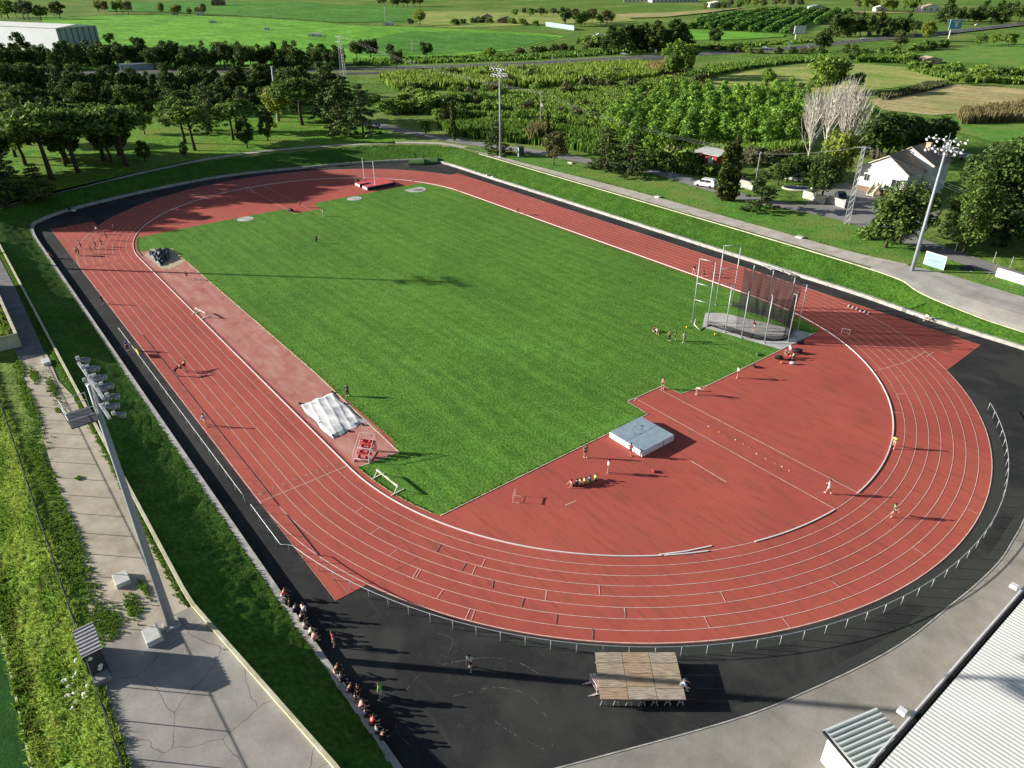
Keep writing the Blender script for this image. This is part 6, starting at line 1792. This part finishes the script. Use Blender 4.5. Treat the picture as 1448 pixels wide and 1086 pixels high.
# white warehouse
A, B = P(-30, 66, T), P(88, 74, T)
t = thing('warehouse', 'large white warehouse with grey ribbed end wall at the upper left edge', 'warehouse', (*B, T), math.atan2(A[1] - B[1], A[0] - B[0]))
hW = hfit(B, 40, T); Lw = math.hypot(A[0] - B[0], A[1] - B[1]) * 1.6
MB().box((Lw / 2, -14, hW / 2), (Lw, 28, hW)).build('wall', 'warehouse_wall' if 'warehouse_wall' in MATS else simple('warehouse_wall', (.4, .44, .5), .6, .06, .05), t)  # bluish shade on the white wall is put into its even colour
MB().add([(-.5, .5, hW), (Lw, .5, hW), (Lw, -28.5, hW), (-.5, -28.5, hW), (-.5, -14, hW + 1.6), (Lw, -14, hW + 1.6)], [(0, 1, 5, 4), (4, 5, 2, 3), (0, 4, 3), (1, 2, 5)]).build('roof', 'white_paint', t)
for k in range(7): MB().box((-.15, -2 - k * 4, hW / 2), (.3, .5, hW - .4)).build('end_rib', 'dark_metal', t)
MB().box((-.08, -14, hW / 2), (.12, 27.6, hW - .3)).build('end_wall', 'pole_grey', t)
# distant farm houses and huts
def farm(px, py, tp, wpx, label, wall='wall_white', roof='tile_tan', name='farmhouse', cat='house', deep=.8, grp=None):
    b_ = P(px, py, T); h = hfit(b_, tp, T); d = math.hypot(b_[0] - CAM[0], b_[1] - CAM[1]); w_ = wpx / FPX * d
    t = thing(name, label, cat, (*b_, T), math.atan2(_R[1], _R[0]) + RNG.uniform(-.2, .2), grp)
    eave = h * .65
    wl, s1, s2 = gable(-w_ / 2, w_ / 2, 0, w_ * deep, eave, h, 0, .3)
    wl.build('wall', wall, t); s1.build('roof', roof, t); s2.build('roof', roof, t)
    for k in range(max(1, int(w_ / 6))):
        MB().box((-w_ / 2 + w_ * (k + .5) / max(1, int(w_ / 6)), -.08, eave * .5), (1.6, .2, eave * .4)).build('window', 'glass', t)
farm(308, 8, -2, 14, 'dark distant farmhouse on the plain at upper left', 'brick', 'tile_brown')
farm(688, 31, 20, 14, 'grey distant ruin house on the plain, left of two', 'pavement', 'pole_grey')
farm(714, 33, 24, 18, 'brown distant low house on the plain, right of two', 'brick', 'tile_brown')
farm(846, 57, 48, 14, 'small white hut by the dark pine stand', 'wall_white', 'white_paint', 'field_hut', 'hut')
farm(548, 36, 31, 12, 'low white tent shaped hut beside the yellow tree', 'wall_white', 'white_paint', 'field_hut', 'hut')
farm(300, 33, 29, 8, 'tiny white field hut on the bright crop, left one', 'wall_white', 'white_paint', 'field_hut', 'hut')
farm(376, 43, 39, 6, 'tiny white field hut on the bright crop, middle one', 'wall_white', 'white_paint', 'field_hut', 'hut')
farm(443, 52, 47, 14, 'low white field hut on the bright crop, right one', 'wall_white', 'white_paint', 'field_hut', 'hut')
farm(281, 22, 17, 8, 'white hut in the shade of the dark field trees', 'wall_white', 'white_paint', 'field_hut', 'hut')
farm(246, 21, 15, 8, 'white hut under the pale green tree', 'wall_white', 'white_paint', 'field_hut', 'hut')
farm(1318, 90, 81, 22, 'rounded tan field hut with white arch in the right meadow', 'tile_tan', 'tile_tan', 'field_hut', 'hut')
farm(1247, 16, 8, 12, 'pale house among distant trees at upper right, left of two', 'wall_white', 'slab')
farm(1316, 17, 6, 20, 'tan distant house among trees at upper right', 'wall_white', 'tile_tan')
farm(1016, 10, 2, 22, 'white distant house behind the orchard', 'wall_white', 'tile_cream')
farm(1157, 13, 7, 16, 'blue grey distant shed behind the orchard', 'pole_grey', 'pole_grey')
for px, w_, lb in [(905, 40, 'long white distant industrial building at top centre'), (955, 60, 'long pale distant industrial building, right part')]: farm(px, 3, -4, w_, lb, 'wall_white', 'white_paint', 'industrial_building', 'building', .4)
A, B = P(772, 37, T), P(812, 43, T)
tag(MB().wall([A, B], .5, T, T + 3.5).build('pale_wall', 'board_teal'), 'long pale bluish wall by the distant farm trees', 'wall')
for px, py, tp, lb in [(346, 24, 9, 'thin white pole on the plain, left of two'), (388, 27, 10, 'thin white pole on the plain, right of two'), (545, 33, 8, 'thin pale pole beside the tent shaped hut'), (583, 72, 58, 'white marker pole on the green field edge')]:
    b_ = P(px, py, T); h = hfit(b_, tp, T); o = MB().tube([(0, 0, 0), (.6, 0, h)], .2, 6).build('field_pole', 'slab'); o.location = (*b_, T); tag(o, lb, 'pole')
# dry stone edges of the tan field
# ================================================================== people
simple('skin_light', (0.5, 0.3, 0.21), 0.6, 0.06, 6)
simple('skin_tan', (0.33, 0.18, 0.115), 0.6, 0.06, 6)
simple('hair_dark', (0.02, 0.014, 0.01), 0.6, 0.3, 20)
simple('hair_brown', (0.09, 0.05, 0.025), 0.6, 0.3, 20)
simple('shoe_white', (0.7, 0.7, 0.7), 0.6, 0.1, 10)
CLOTH = {'black': (.015, .015, .018), 'white': (.7, .7, .7), 'navy': (.02, .028, .075), 'red': (.5, .03, .03), 'yellow': (.7, .62, .1), 'green': (.06, .62, .06), 'darkgreen': (.03, .13, .04), 'lime': (.42, .66, .1),
         'blue': (.05, .1, .3), 'pink': (.6, .3, .34), 'grey': (.25, .26, .28), 'orange': (.7, .25, .07), 'maroon': (.2, .025, .035), 'sky': (.42, .55, .68), 'palegreen': (.42, .56, .42), 'beige': (.45, .38, .28)}
for k, v in CLOTH.items(): simple('cloth_' + k, v, 0.85, 0.15, 6)

def rot(v, a):  # pitch in the x-z plane; positive tips forward (+x)
    c, s = math.cos(a), math.sin(a)
    return Vector((v.x * c + v.z * s, v.y, -v.x * s + v.z * c))

POSES = {  # degrees: lean of the trunk, thighs and knees (left, right), upper arms, elbows, arm spread, hip height rule
    'stand': dict(lean=2, th=(4, -4), kn=(2, 2), ua=(6, -6), el=(12, 12), ab=10, hd=5),
    'stand_hips': dict(lean=0, th=(3, -5), kn=(2, 2), ua=(-22, -22), el=(95, 95), ab=38, hd=4),
    'walk': dict(lean=4, th=(16, -12), kn=(4, 16), ua=(-22, 24), el=(18, 26), ab=8, hd=5),
    'run': dict(lean=12, th=(48, -24), kn=(62, 70), ua=(-48, 38), el=(88, 92), ab=12, hd=0),
    'jog': dict(lean=8, th=(30, -16), kn=(30, 45), ua=(-30, 28), el=(80, 85), ab=10, hd=2),
    'bend': dict(lean=78, th=(14, 8), kn=(22, 16), ua=(85, 78), el=(15, 20), ab=12, hd=30),
    'crouch': dict(lean=48, th=(92, 62), kn=(105, 95), ua=(55, 40), el=(40, 50), ab=14, hd=5),
    'bend_throw': dict(lean=35, th=(38, 20), kn=(50, 40), ua=(70, 62), el=(10, 10), ab=16, hd=10),
    'seat': dict(lean=10, th=(86, 84), kn=(80, 88), ua=(14, 20), el=(38, 30), ab=10, hd=14, sit=1),
    'seat_lean': dict(lean=34, th=(88, 84), kn=(84, 76), ua=(28, 18), el=(24, 30), ab=10, hd=16, sit=1),
    'seat_floor': dict(lean=14, th=(100, 96), kn=(70, 80), ua=(40, 34), el=(40, 50), ab=10, hd=8, sit=1),
    'seat_legs_out': dict(lean=-14, th=(84, 80), kn=(8, 14), ua=(-40, -36), el=(6, 8), ab=18, hd=10, sit=1),
    'push': dict(lean=28, th=(30, -20), kn=(22, 18), ua=(80, 84), el=(12, 12), ab=8, hd=0),
}
JOB = {}
def skeleton(ps, straight=False):
    d = POSES[ps]
    r_ = math.radians
    down = Vector((0, 0, -1))
    J = {'hip': Vector((0, 0, 0))}
    ln = r_(d['lean'])
    up = lambda z, x=0, y=0: rot(Vector((x, y, z)), ln)
    J['waist'] = up(.17); J['chest'] = up(.36, .01); J['neck0'] = up(.49); 
    hd = ln * .35 + r_(d['hd']) * .5
    J['neck'] = J['neck0'] + rot(Vector((.01, 0, .06)), hd)
    J['head'] = J['neck'] + rot(Vector((.02, 0, .1)), hd)
    J['crown'] = J['neck'] + rot(Vector((.01, 0, .175)), hd)
    J['chin'] = J['neck'] + rot(Vector((.075, 0, .045)), hd)
    J['nose'] = J['head'] + rot(Vector((.105, 0, -.005)), hd)
    J['_hd'] = hd
    for s, k in ((1, 0), (-1, 1)):
        n = 'LR'[k]
        h = Vector((0, s * .095, -.03)); J['h' + n] = h
        a = r_(d['th'][k]); 
        kn = h + Vector((math.sin(a) * .43, s * .015, -math.cos(a) * .43)); J['k' + n] = kn
        b_ = a - r_(d['kn'][k])
        an = kn + Vector((math.sin(b_) * .42, 0, -math.cos(b_) * .42)); J['a' + n] = an
        f = b_ if not d.get('sit') else 0
        J['t' + n] = an + Vector((math.cos(f) * .17, s * .02, math.sin(f) * .17 * (1 if f > 0 else .8) - .055))
        J['e' + n] = an + Vector((-.05 * math.cos(f), 0, -.055))
        sh = up(.44, 0, s * .185); J['s' + n] = sh
        a = r_(d['ua'][k]) + ln * .25; ab = r_(d['ab'])
        el = sh + Vector((math.sin(a) * math.cos(ab), s * math.sin(ab), -math.cos(a) * math.cos(ab))) * .29; J['l' + n] = el
        a2 = a + r_(d['el'][k])
        inw = -s * .15 if d['ab'] > 30 else -s * .04
        fa = Vector((math.sin(a2), inw, -math.cos(a2))).normalized()
        wr = el + fa * .25; J['w' + n] = wr
        J['p' + n] = wr + fa * .085
        side = Vector((0, 1, 0)); q = fa.cross(side).normalized()
        for i in range(4):
            base = wr + fa * .085 + q * (.033 - .022 * i)
            L = (.07, .08, .074, .058)[i]
            J['f%d%s' % (i, n)] = base
            J['g%d%s' % (i, n)] = base + (fa + Vector((0, -s * .25, 0))).normalized() * L * .5
            J['i%d%s' % (i, n)] = base + fa * L * .8 + Vector((0, -s * (.03 + .006 * i), 0))
        J['th0' + n] = wr + fa * .03 + q * .035 
        J['th1' + n] = wr + fa * .085 + q * .065 + Vector((0, -s * .015, 0))
    low = min(J['e' + n].z for n in 'LR'); low = min(low, *(J['t' + n].z for n in 'LR'))
    J['_low'] = low - .025
    return J

def skin_obj(name, J, chains, rad, sub=1):
    names, ed = [], []
    for ch in chains:
        for a in ch:
            if a not in names: names.append(a)
        for a, b_ in zip(ch, ch[1:]):
            ed.append((names.index(a), names.index(b_)))
    me = bpy.data.meshes.new(name)
    me.from_pydata([tuple(J[n]) for n in names], ed, [])
    o = bpy.data.objects.new(name, me); COL.objects.link(o)
    mo = o.modifiers.new('s', 'SKIN'); mo.use_smooth_shade = True
    lay = me.skin_vertices[0].data
    for i, n in enumerate(names):
        r = rad(n); r = r if isinstance(r, tuple) else (r, r)
        lay[i].radius = r
        lay[i].use_root = i == 0
    if sub:
        ss = o.modifiers.new('u', 'SUBSURF'); ss.levels = sub; ss.render_levels = sub
    return o

BR = {'hip': (.135, .12), 'waist': (.125, .105), 'chest': (.15, .115), 'neck0': (.075, .07), 'neck': .055, 'head': (.085, .1), 'crown': (.06, .065), 'chin': .035, 'nose': .014,
      'h': .088, 'k': .058, 'a': .04, 't': .03, 'e': .035, 's': .058, 'l': .042, 'w': .029, 'p': .03, 'f': .0095, 'g': .0085, 'i': .0075, 'th0': .012, 'th1': .009}
def brad(n):
    if n in BR: return BR[n]
    if n[:3] in BR: return BR[n[:3]]
    return BR[n[0]]
def body_chains():
    ch = [['hip', 'waist', 'chest', 'neck0', 'neck', 'head', 'crown'], ['neck', 'chin'], ['head', 'nose']]
    for n in 'LR':
        ch += [['hip', 'h' + n, 'k' + n, 'a' + n, 't' + n], ['a' + n, 'e' + n], ['chest', 's' + n, 'l' + n, 'w' + n, 'p' + n]]
        for i in range(4): ch.append(['p' + n, 'f%d%s' % (i, n), 'g%d%s' % (i, n), 'i%d%s' % (i, n)])
        ch.append(['w' + n, 'th0' + n, 'th1' + n])
    return ch

def mid(J, a, b_, f): return J[a].lerp(J[b_], f)
TMP = {}
def make_pose(ps):
    J = skeleton(ps)
    K = dict(J)
    for n in 'LR':
        K['m' + n] = mid(J, 's' + n, 'l' + n, .8); K['q' + n] = mid(J, 'h' + n, 'k' + n, .55); K['z' + n] = mid(J, 'k' + n, 'a' + n, .93)
        K['x' + n] = mid(J, 'l' + n, 'w' + n, .92); K['c' + n] = mid(J, 'h' + n, 'k' + n, .3)
    K['low'] = J['waist'].lerp(J['hip'], .72)
    out = {}
    out['body'] = skin_obj('b', J, body_chains(), brad)
    sh_r = lambda n: {'low': (.15, .13), 'waist': (.145, .125), 'chest': (.172, .136), 'neck0': (.082, .076)}.get(n) or {'s': .076, 'm': .062, 'l': .056, 'x': .043}[n[0]]
    out['shirt'] = skin_obj('s', K, [['low', 'waist', 'chest', 'neck0']] + [['chest', 's' + n, 'm' + n] for n in 'LR'], sh_r)
    out['long'] = skin_obj('l', K, [['low', 'waist', 'chest', 'neck0']] + [['chest', 's' + n, 'l' + n, 'x' + n] for n in 'LR'], sh_r)
    tr_r = lambda n: {'low': (.148, .132), 'hip': (.146, .132)}.get(n) or {'h': .108, 'c': .108, 'q': .1, 'k': .075, 'z': .056}[n[0]]
    out['shorts'] = skin_obj('t', K, [['hip', 'low']] + [['hip', 'h' + n, 'c' + n, 'q' + n] for n in 'LR'], tr_r)
    out['trousers'] = skin_obj('t', K, [['hip', 'low']] + [['hip', 'h' + n, 'q' + n, 'k' + n, 'z' + n] for n in 'LR'], tr_r)
    sr = lambda n: {'a': .05, 't': .044, 'e': .048}[n[0]]
    for n in 'LR': out['shoe' + n] = skin_obj('h', J, [['e' + n, 'a' + n, 't' + n]], sr)
    TMP[ps] = (out, J)
used = ['stand', 'stand_hips', 'walk', 'run', 'jog', 'bend', 'crouch', 'bend_throw', 'seat', 'seat_lean', 'seat_floor', 'seat_legs_out', 'push']
for ps in used: make_pose(ps)
bpy.context.view_layer.update()
dg = bpy.context.evaluated_depsgraph_get()
PM = {}
for ps, (out, J) in TMP.items():
    PM[ps] = ({k: bpy.data.meshes.new_from_object(o.evaluated_get(dg)) for k, o in out.items()}, J)
    hd = J['_hd']
    # hair cap over the back of the skull, and the eyes
    mb = MB()
    mb.ell((0, 0, 0), (.105, .092, .112), 12, 9)
    vs = [J['head'].lerp(J['crown'], .45) + rot(Vector(v) + Vector((-.022, 0, .012)), hd) for v in mb.v]
    h_ = MB().add(vs, mb.f)
    PM[ps][0]['hair'] = h_.mesh('hair', 'hair_dark', smooth=True)
    tail = MB().add(vs, mb.f)
    tail.tube([J['head'] + rot(Vector(q), hd) for q in [(-.09, 0, .04), (-.15, 0, .0), (-.15, 0, -.12)]], [.035, .045, .015], 8)
    PM[ps][0]['longhair'] = tail.mesh('hair', 'hair_dark', smooth=True)
    e = MB()
    for s in (-1, 1): e.ell(J['head'] + rot(Vector((.088, s * .034, .018)), hd), (.011, .014, .009), 8, 5)
    PM[ps][0]['eyes'] = e.mesh('eyes', 'black', smooth=True)
for out, J in TMP.values():
    for o in out.values():
        m_ = o.data; bpy.data.objects.remove(o); bpy.data.meshes.remove(m_)

def pm(ps, key, name, mat):
    k = (ps, key, mat)
    if k not in JOB:
        me = PM[ps][0][key].copy(); me.name = name
        me.materials.clear(); me.materials.append(MATS[mat]); JOB[k] = me
    return JOB[k]

def person(px, py, ps, face, top, legs, label, skin='skin_light', hair='hair_dark', z=0.012, h=1.72, long_top=False, long_legs=False, shoe='shoe_white', group=None, seat=None, ponytail=False, xy=None):
    """px,py: photo pixel of feet (or of the seat); face: heading in degrees in plan"""
    x, y = xy or P(px, py, z if seat is None else seat)
    J = PM[ps][1]
    s = h / 1.74
    base = (z - J['_low'] * s) if seat is None else seat + .10 * s
    t = thing('person', label, 'person', (x, y, base), math.radians(face), group)
    t.scale = (s, s, s)
    bo = link('body', pm(ps, 'body', 'body', skin), t)
    link('shirt', pm(ps, 'long' if long_top else 'shirt', 'shirt', 'cloth_' + top), t)
    link('trousers' if long_legs else 'shorts', pm(ps, 'trousers' if long_legs else 'shorts', 'shorts', 'cloth_' + legs), t)
    for n in 'LR': link('shoe', pm(ps, 'shoe' + n, 'shoe', shoe if shoe in MATS else 'cloth_' + shoe), t)
    link('hair', pm(ps, 'longhair' if ponytail else 'hair', 'hair', hair), t)
    link('eyes', pm(ps, 'eyes', 'eyes', 'black'), t)
    return t

# athletes coming round the far left bend
AG = 'athletes at the far left bend'
for px, py, ps, fc, top, legs, lb, lt, ll in [
        (163, 328, 'walk', -60, 'black', 'black', 'person in black walking alone nearest the white kerb rail at the far left bend', 1, 1),
        (138.5, 331, 'walk', -70, 'white', 'black', 'person in white top and black shorts, rearmost of the far left group', 0, 0),
        (152, 340, 'jog', -75, 'black', 'black', 'person in black with arms up jogging at the right of the far left group', 0, 0),
        (145, 349, 'jog', -75, 'black', 'navy', 'person in dark top jogging in the second lane line of the far left group', 0, 0),
        (136.5, 352, 'jog', -75, 'navy', 'black', 'person in navy top jogging in the middle of the far left group', 0, 0),
        (130, 359, 'walk', -75, 'darkgreen', 'grey', 'smaller person in dark green walking before the far left group', 0, 0),
        (115, 352, 'walk', -80, 'grey', 'black', 'person in grey top at the left of the far left group, behind a pair', 0, 0),
        (109, 361, 'stand', 60, 'white', 'black', 'person in white of the pair standing close together at far left', 0, 0),
        (112.5, 362, 'stand', -120, 'maroon', 'black', 'person in maroon of the pair standing close together at far left', 0, 0)]:
    person(px, py, ps, fc, top, legs, lb, 'skin_tan', z=.022, long_top=bool(lt), long_legs=bool(ll), group=None)
person(75, 363, 'seat', 90, 'maroon', 'black', 'person in maroon sitting on the kerb wall at the far left', seat=.52, xy=(P(75, 361, .52)[0], -49.62), shoe='black')
person(145.5, 430, 'walk', -60, 'black', 'black', 'person in black walking at the edge of the home straight, left side', 'skin_tan', long_top=True, long_legs=True, shoe='shoe_white')
person(181, 496, 'stand', 30, 'blue', 'black', 'person in blue top standing behind the white railing', 'skin_light', long_legs=True)
person(249, 532, 'bend', 120, 'black', 'black', 'person in dark clothes bending over in the outer lanes of the home straight', 'skin_tan', z=.03)
person(262, 524, 'bend', 150, 'orange', 'black', 'person in orange top bending to stretch beside a dark one on the home straight', 'skin_tan', z=.03)
person(257, 527, 'crouch', 160, 'orange', 'black', 'person in orange crouching between two bending athletes on the home straight', 'skin_tan', z=.03)
person(291, 602, 'walk', -50, 'sky', 'white', 'person in pale blue walking up the outer lane of the home straight', 'skin_light', z=.03, long_top=True)
person(265, 395, 'run', -40, 'maroon', 'black', 'person running down the pink jump runway near the dark tarpaulin', 'skin_tan', z=.04)
person(492, 560, 'stand', 200, 'blue', 'black', 'person in blue jacket standing on the grass edge above the white tarpaulin', 'skin_light', z=.045, long_top=True, long_legs=True)
person(448, 344, 'stand', 150, 'navy', 'black', 'person in navy standing alone in the far left part of the infield', 'skin_tan', z=.045, long_legs=True)
person(457.5, 306, 'walk', -90, 'beige', 'white', 'person in beige and white walking on the far grass edge', 'skin_light', z=.045)
person(424, 293, 'run', 70, 'maroon', 'black', 'person in dark red running off the far javelin runway', 'skin_tan', z=.02)
person(732, 303.5, 'run', 20, 'black', 'black', 'person in black running past the pale hurdle on the far straight', 'skin_tan', z=.03)
person(981, 387, 'walk', -20, 'black', 'white', 'person with dark top and white shorts walking behind the cage gate, left of two', 'skin_light', z=.03)
person(994.5, 392, 'run', 200, 'black', 'black', 'person in all black running behind the cage gate, right of two', 'skin_tan', z=.03)
person(924.5, 469, 'seat_floor', 120, 'maroon', 'beige', 'person in maroon sitting on the grass, leftmost of the group before the cage', seat=.05)
person(929.5, 470.5, 'seat_legs_out', -40, 'white', 'black', 'person in white sitting on the grass beside the one in maroon', seat=.05)
person(946, 482, 'stand', -30, 'yellow', 'black', 'person in yellow top and black trousers standing on the grass left of two others', 'skin_light', z=.045, long_legs=True)
person(954.5, 482, 'stand', -150, 'orange', 'beige', 'person in orange top standing between the yellow and the white one', 'skin_light', z=.045)
person(967, 485, 'stand', 160, 'white', 'grey', 'person in white top standing on the grass right of the orange one', 'skin_light', z=.045)
person(1067, 468, 'bend_throw', 190, 'red', 'white', 'person in red top bending in the middle of the hammer cage', 'skin_light', z=.07)
person(1042.5, 534.5, 'stand_hips', 230, 'white', 'black', 'person in white top and black shorts standing at the red edge below the cage', 'skin_light', z=.02, h=1.75)
person(937, 550, 'stand', -60, 'pink', 'maroon', 'person in pink top standing at the end of the javelin runway', 'skin_light', z=.02)
person(984, 558, 'bend', 20, 'palegreen', 'beige', 'person in pale green bending over at the notch of the grass', 'skin_light', z=.045)
SG = None
for px, py, ps, fc, top, legs, lb in [(1112, 500, 'seat_floor', -60, 'grey', 'black', 'person in grey sitting among the bags below the cage'), (1104, 507.5, 'seat_legs_out', 0, 'black', 'black', 'person in black lying back at the left of the bag heap'),
                                  (1116, 508, 'seat_floor', 40, 'red', 'navy', 'person in red sitting in the middle of the bag heap'), (1123, 506, 'seat_floor', 200, 'palegreen', 'black', 'person in pale green sitting at the right of the bag heap')]:
    person(px, py, ps, fc, top, legs, lb, 'skin_light', seat=.02)
person(827.5, 647, 'stand', -20, 'grey', 'black', 'person in grey standing on the red surface left of the high jump mat', 'skin_light', z=.02)
person(859.5, 669, 'stand', 60, 'white', 'black', 'person in white top and black shorts standing in front of the high jump mat', 'skin_light', z=.02, h=1.78)
person(891, 645, 'stand_hips', 100, 'maroon', 'navy', 'person in dark red leaning at the near corner of the high jump mat', 'skin_tan', z=.02)
for k, (px, py, ps, fc, top, legs, lb) in enumerate([(809, 687, 'seat_legs_out', 70, 'pink', 'black', 'person in pink sitting at the left end of the row on the red surface'), (814, 686.5, 'seat_floor', 60, 'navy', 'black', 'person in navy sitting second from the left in the row'),
                       (819.5, 686, 'seat_floor', 70, 'white', 'black', 'person in white sitting third from the left in the row'), (825.5, 684, 'seat_floor', 60, 'yellow', 'black', 'person in yellow sitting in the middle of the row'),
                       (832, 681.5, 'seat_floor', 60, 'blue', 'black', 'person in blue sitting second from the right in the row'), (841, 679, 'seat_floor', 65, 'lime', 'black', 'person in lime yellow sitting at the right end of the row')]):
    person(px, py, ps, fc, top, legs, lb, 'skin_light', seat=.02)
person(1263, 633, 'jog', -75, 'yellow', 'beige', 'person in yellow shirt jogging along the white kerb rail of the near bend', 'skin_light', z=.03)
person(1170.5, 698, 'walk', 190, 'white', 'white', 'person dressed in white walking on the javelin runway by the kerb gap', 'skin_light', z=.02, h=1.78)
person(1263, 730, 'run', -120, 'darkgreen', 'black', 'person in dark green vest running in the middle lanes of the near bend', 'skin_light', z=.03, h=1.78, ponytail=True)
person(665, 947, 'walk', -50, 'white', 'black', 'person in white top and black shorts walking on the black apron by the chalk ring', 'skin_light')
person(539, 989, 'stand', -140, 'green', 'white', 'person in vivid green shirt standing on the black apron by the kerb wall', 'skin_light', hair='hair_brown', h=1.78)
person(473, 914, 'stand', -100, 'red', 'grey', 'person in red top standing on the apron before the seated group', 'skin_light', hair='hair_brown')
person(1311, 450, 'seat_floor', -100, 'white', 'white', 'person in white sitting on the right kerb wall beyond the cage', seat=.52)
person(963, 968, 'seat_lean', ea_deg if 'ea_deg' in globals() else math.degrees(ea) - 10, 'sky', 'grey', 'person in pale blue sitting on the right edge of the wooden stage', 'skin_light', seat=SH_, xy=P(962, 968, SH_), long_legs=True)
# spectators along the near kerb wall
for px, py, ps, top, legs, lb, ll in [
        (394, 843, 'seat_lean', 'red', 'white', 'person in red shirt, topmost spectator on the near kerb wall', 0), (405, 858, 'seat', 'black', 'black', 'person in black sitting below the red shirted spectator on the kerb wall', 1),
        (411, 865, 'seat_lean', 'navy', 'black', 'person in navy sitting between the black and the white spectators on the kerb wall', 1), (418, 879, 'seat_lean', 'black', 'black', 'person in black jacket sitting next to the big white top on the kerb wall', 1),
        (423, 871, 'stand', 'white', 'navy', 'person in loose white top standing against the near kerb wall', 1), (426, 889, 'seat', 'beige', 'black', 'person in beige sitting right below the white top on the kerb wall', 1),
        (434, 897, 'seat_lean', 'palegreen', 'black', 'person in pale green top leaning forward on the kerb wall', 1), (441, 905, 'seat_lean', 'pink', 'grey', 'person in pink with legs stretched on the kerb wall, last of the upper group', 0),
        (472, 950, 'seat_lean', 'black', 'beige', 'person with black top and bare legs, first of the middle spectators', 0), (480, 962, 'seat', 'navy', 'black', 'person in navy, second of the middle spectators on the kerb wall', 1),
        (489, 977, 'seat_lean', 'black', 'navy', 'person in black, third of the middle spectators on the kerb wall', 1), (500, 992, 'seat', 'black', 'grey', 'person in black with grey trousers, topmost of the lower spectators', 1),
        (507, 1001, 'seat_lean', 'pink', 'white', 'person in pale pink, second of the lower spectators on the kerb wall', 0), (514, 1013, 'seat', 'navy', 'black', 'person in navy, third of the lower spectators on the kerb wall', 1),
        (521, 1026, 'seat_lean', 'red', 'black', 'person in red cap and top among the lower spectators on the kerb wall', 1), (530, 1036, 'seat', 'grey', 'black', 'person in grey, last but one on the kerb wall at the bottom', 1), (535, 1046, 'seat_lean', 'black', 'black', 'person in black, lowest spectator on the near kerb wall', 1)]:
    x, y = P(px, py, .6)
    if ps == 'stand': person(0, 0, ps, 120, top, legs, lb, 'skin_light', xy=(x, -49.1), long_legs=True, long_top=True, h=1.78)
    else: person(0, 0, ps, 90 + RNG.uniform(-25, 25), top, legs, lb, RNG.choice(['skin_light', 'skin_tan']), hair=RNG.choice(['hair_dark', 'hair_brown']), seat=.52, xy=(x, -49.72), long_legs=bool(ll), long_top=RNG.random() < .5, shoe=RNG.choice(['shoe_white', 'black', 'black']))
person(509, 989, 'stand', 200, 'black', 'black', 'person all in black standing before the lower spectators on the apron', 'skin_tan', long_legs=True, long_top=True, shoe='black')
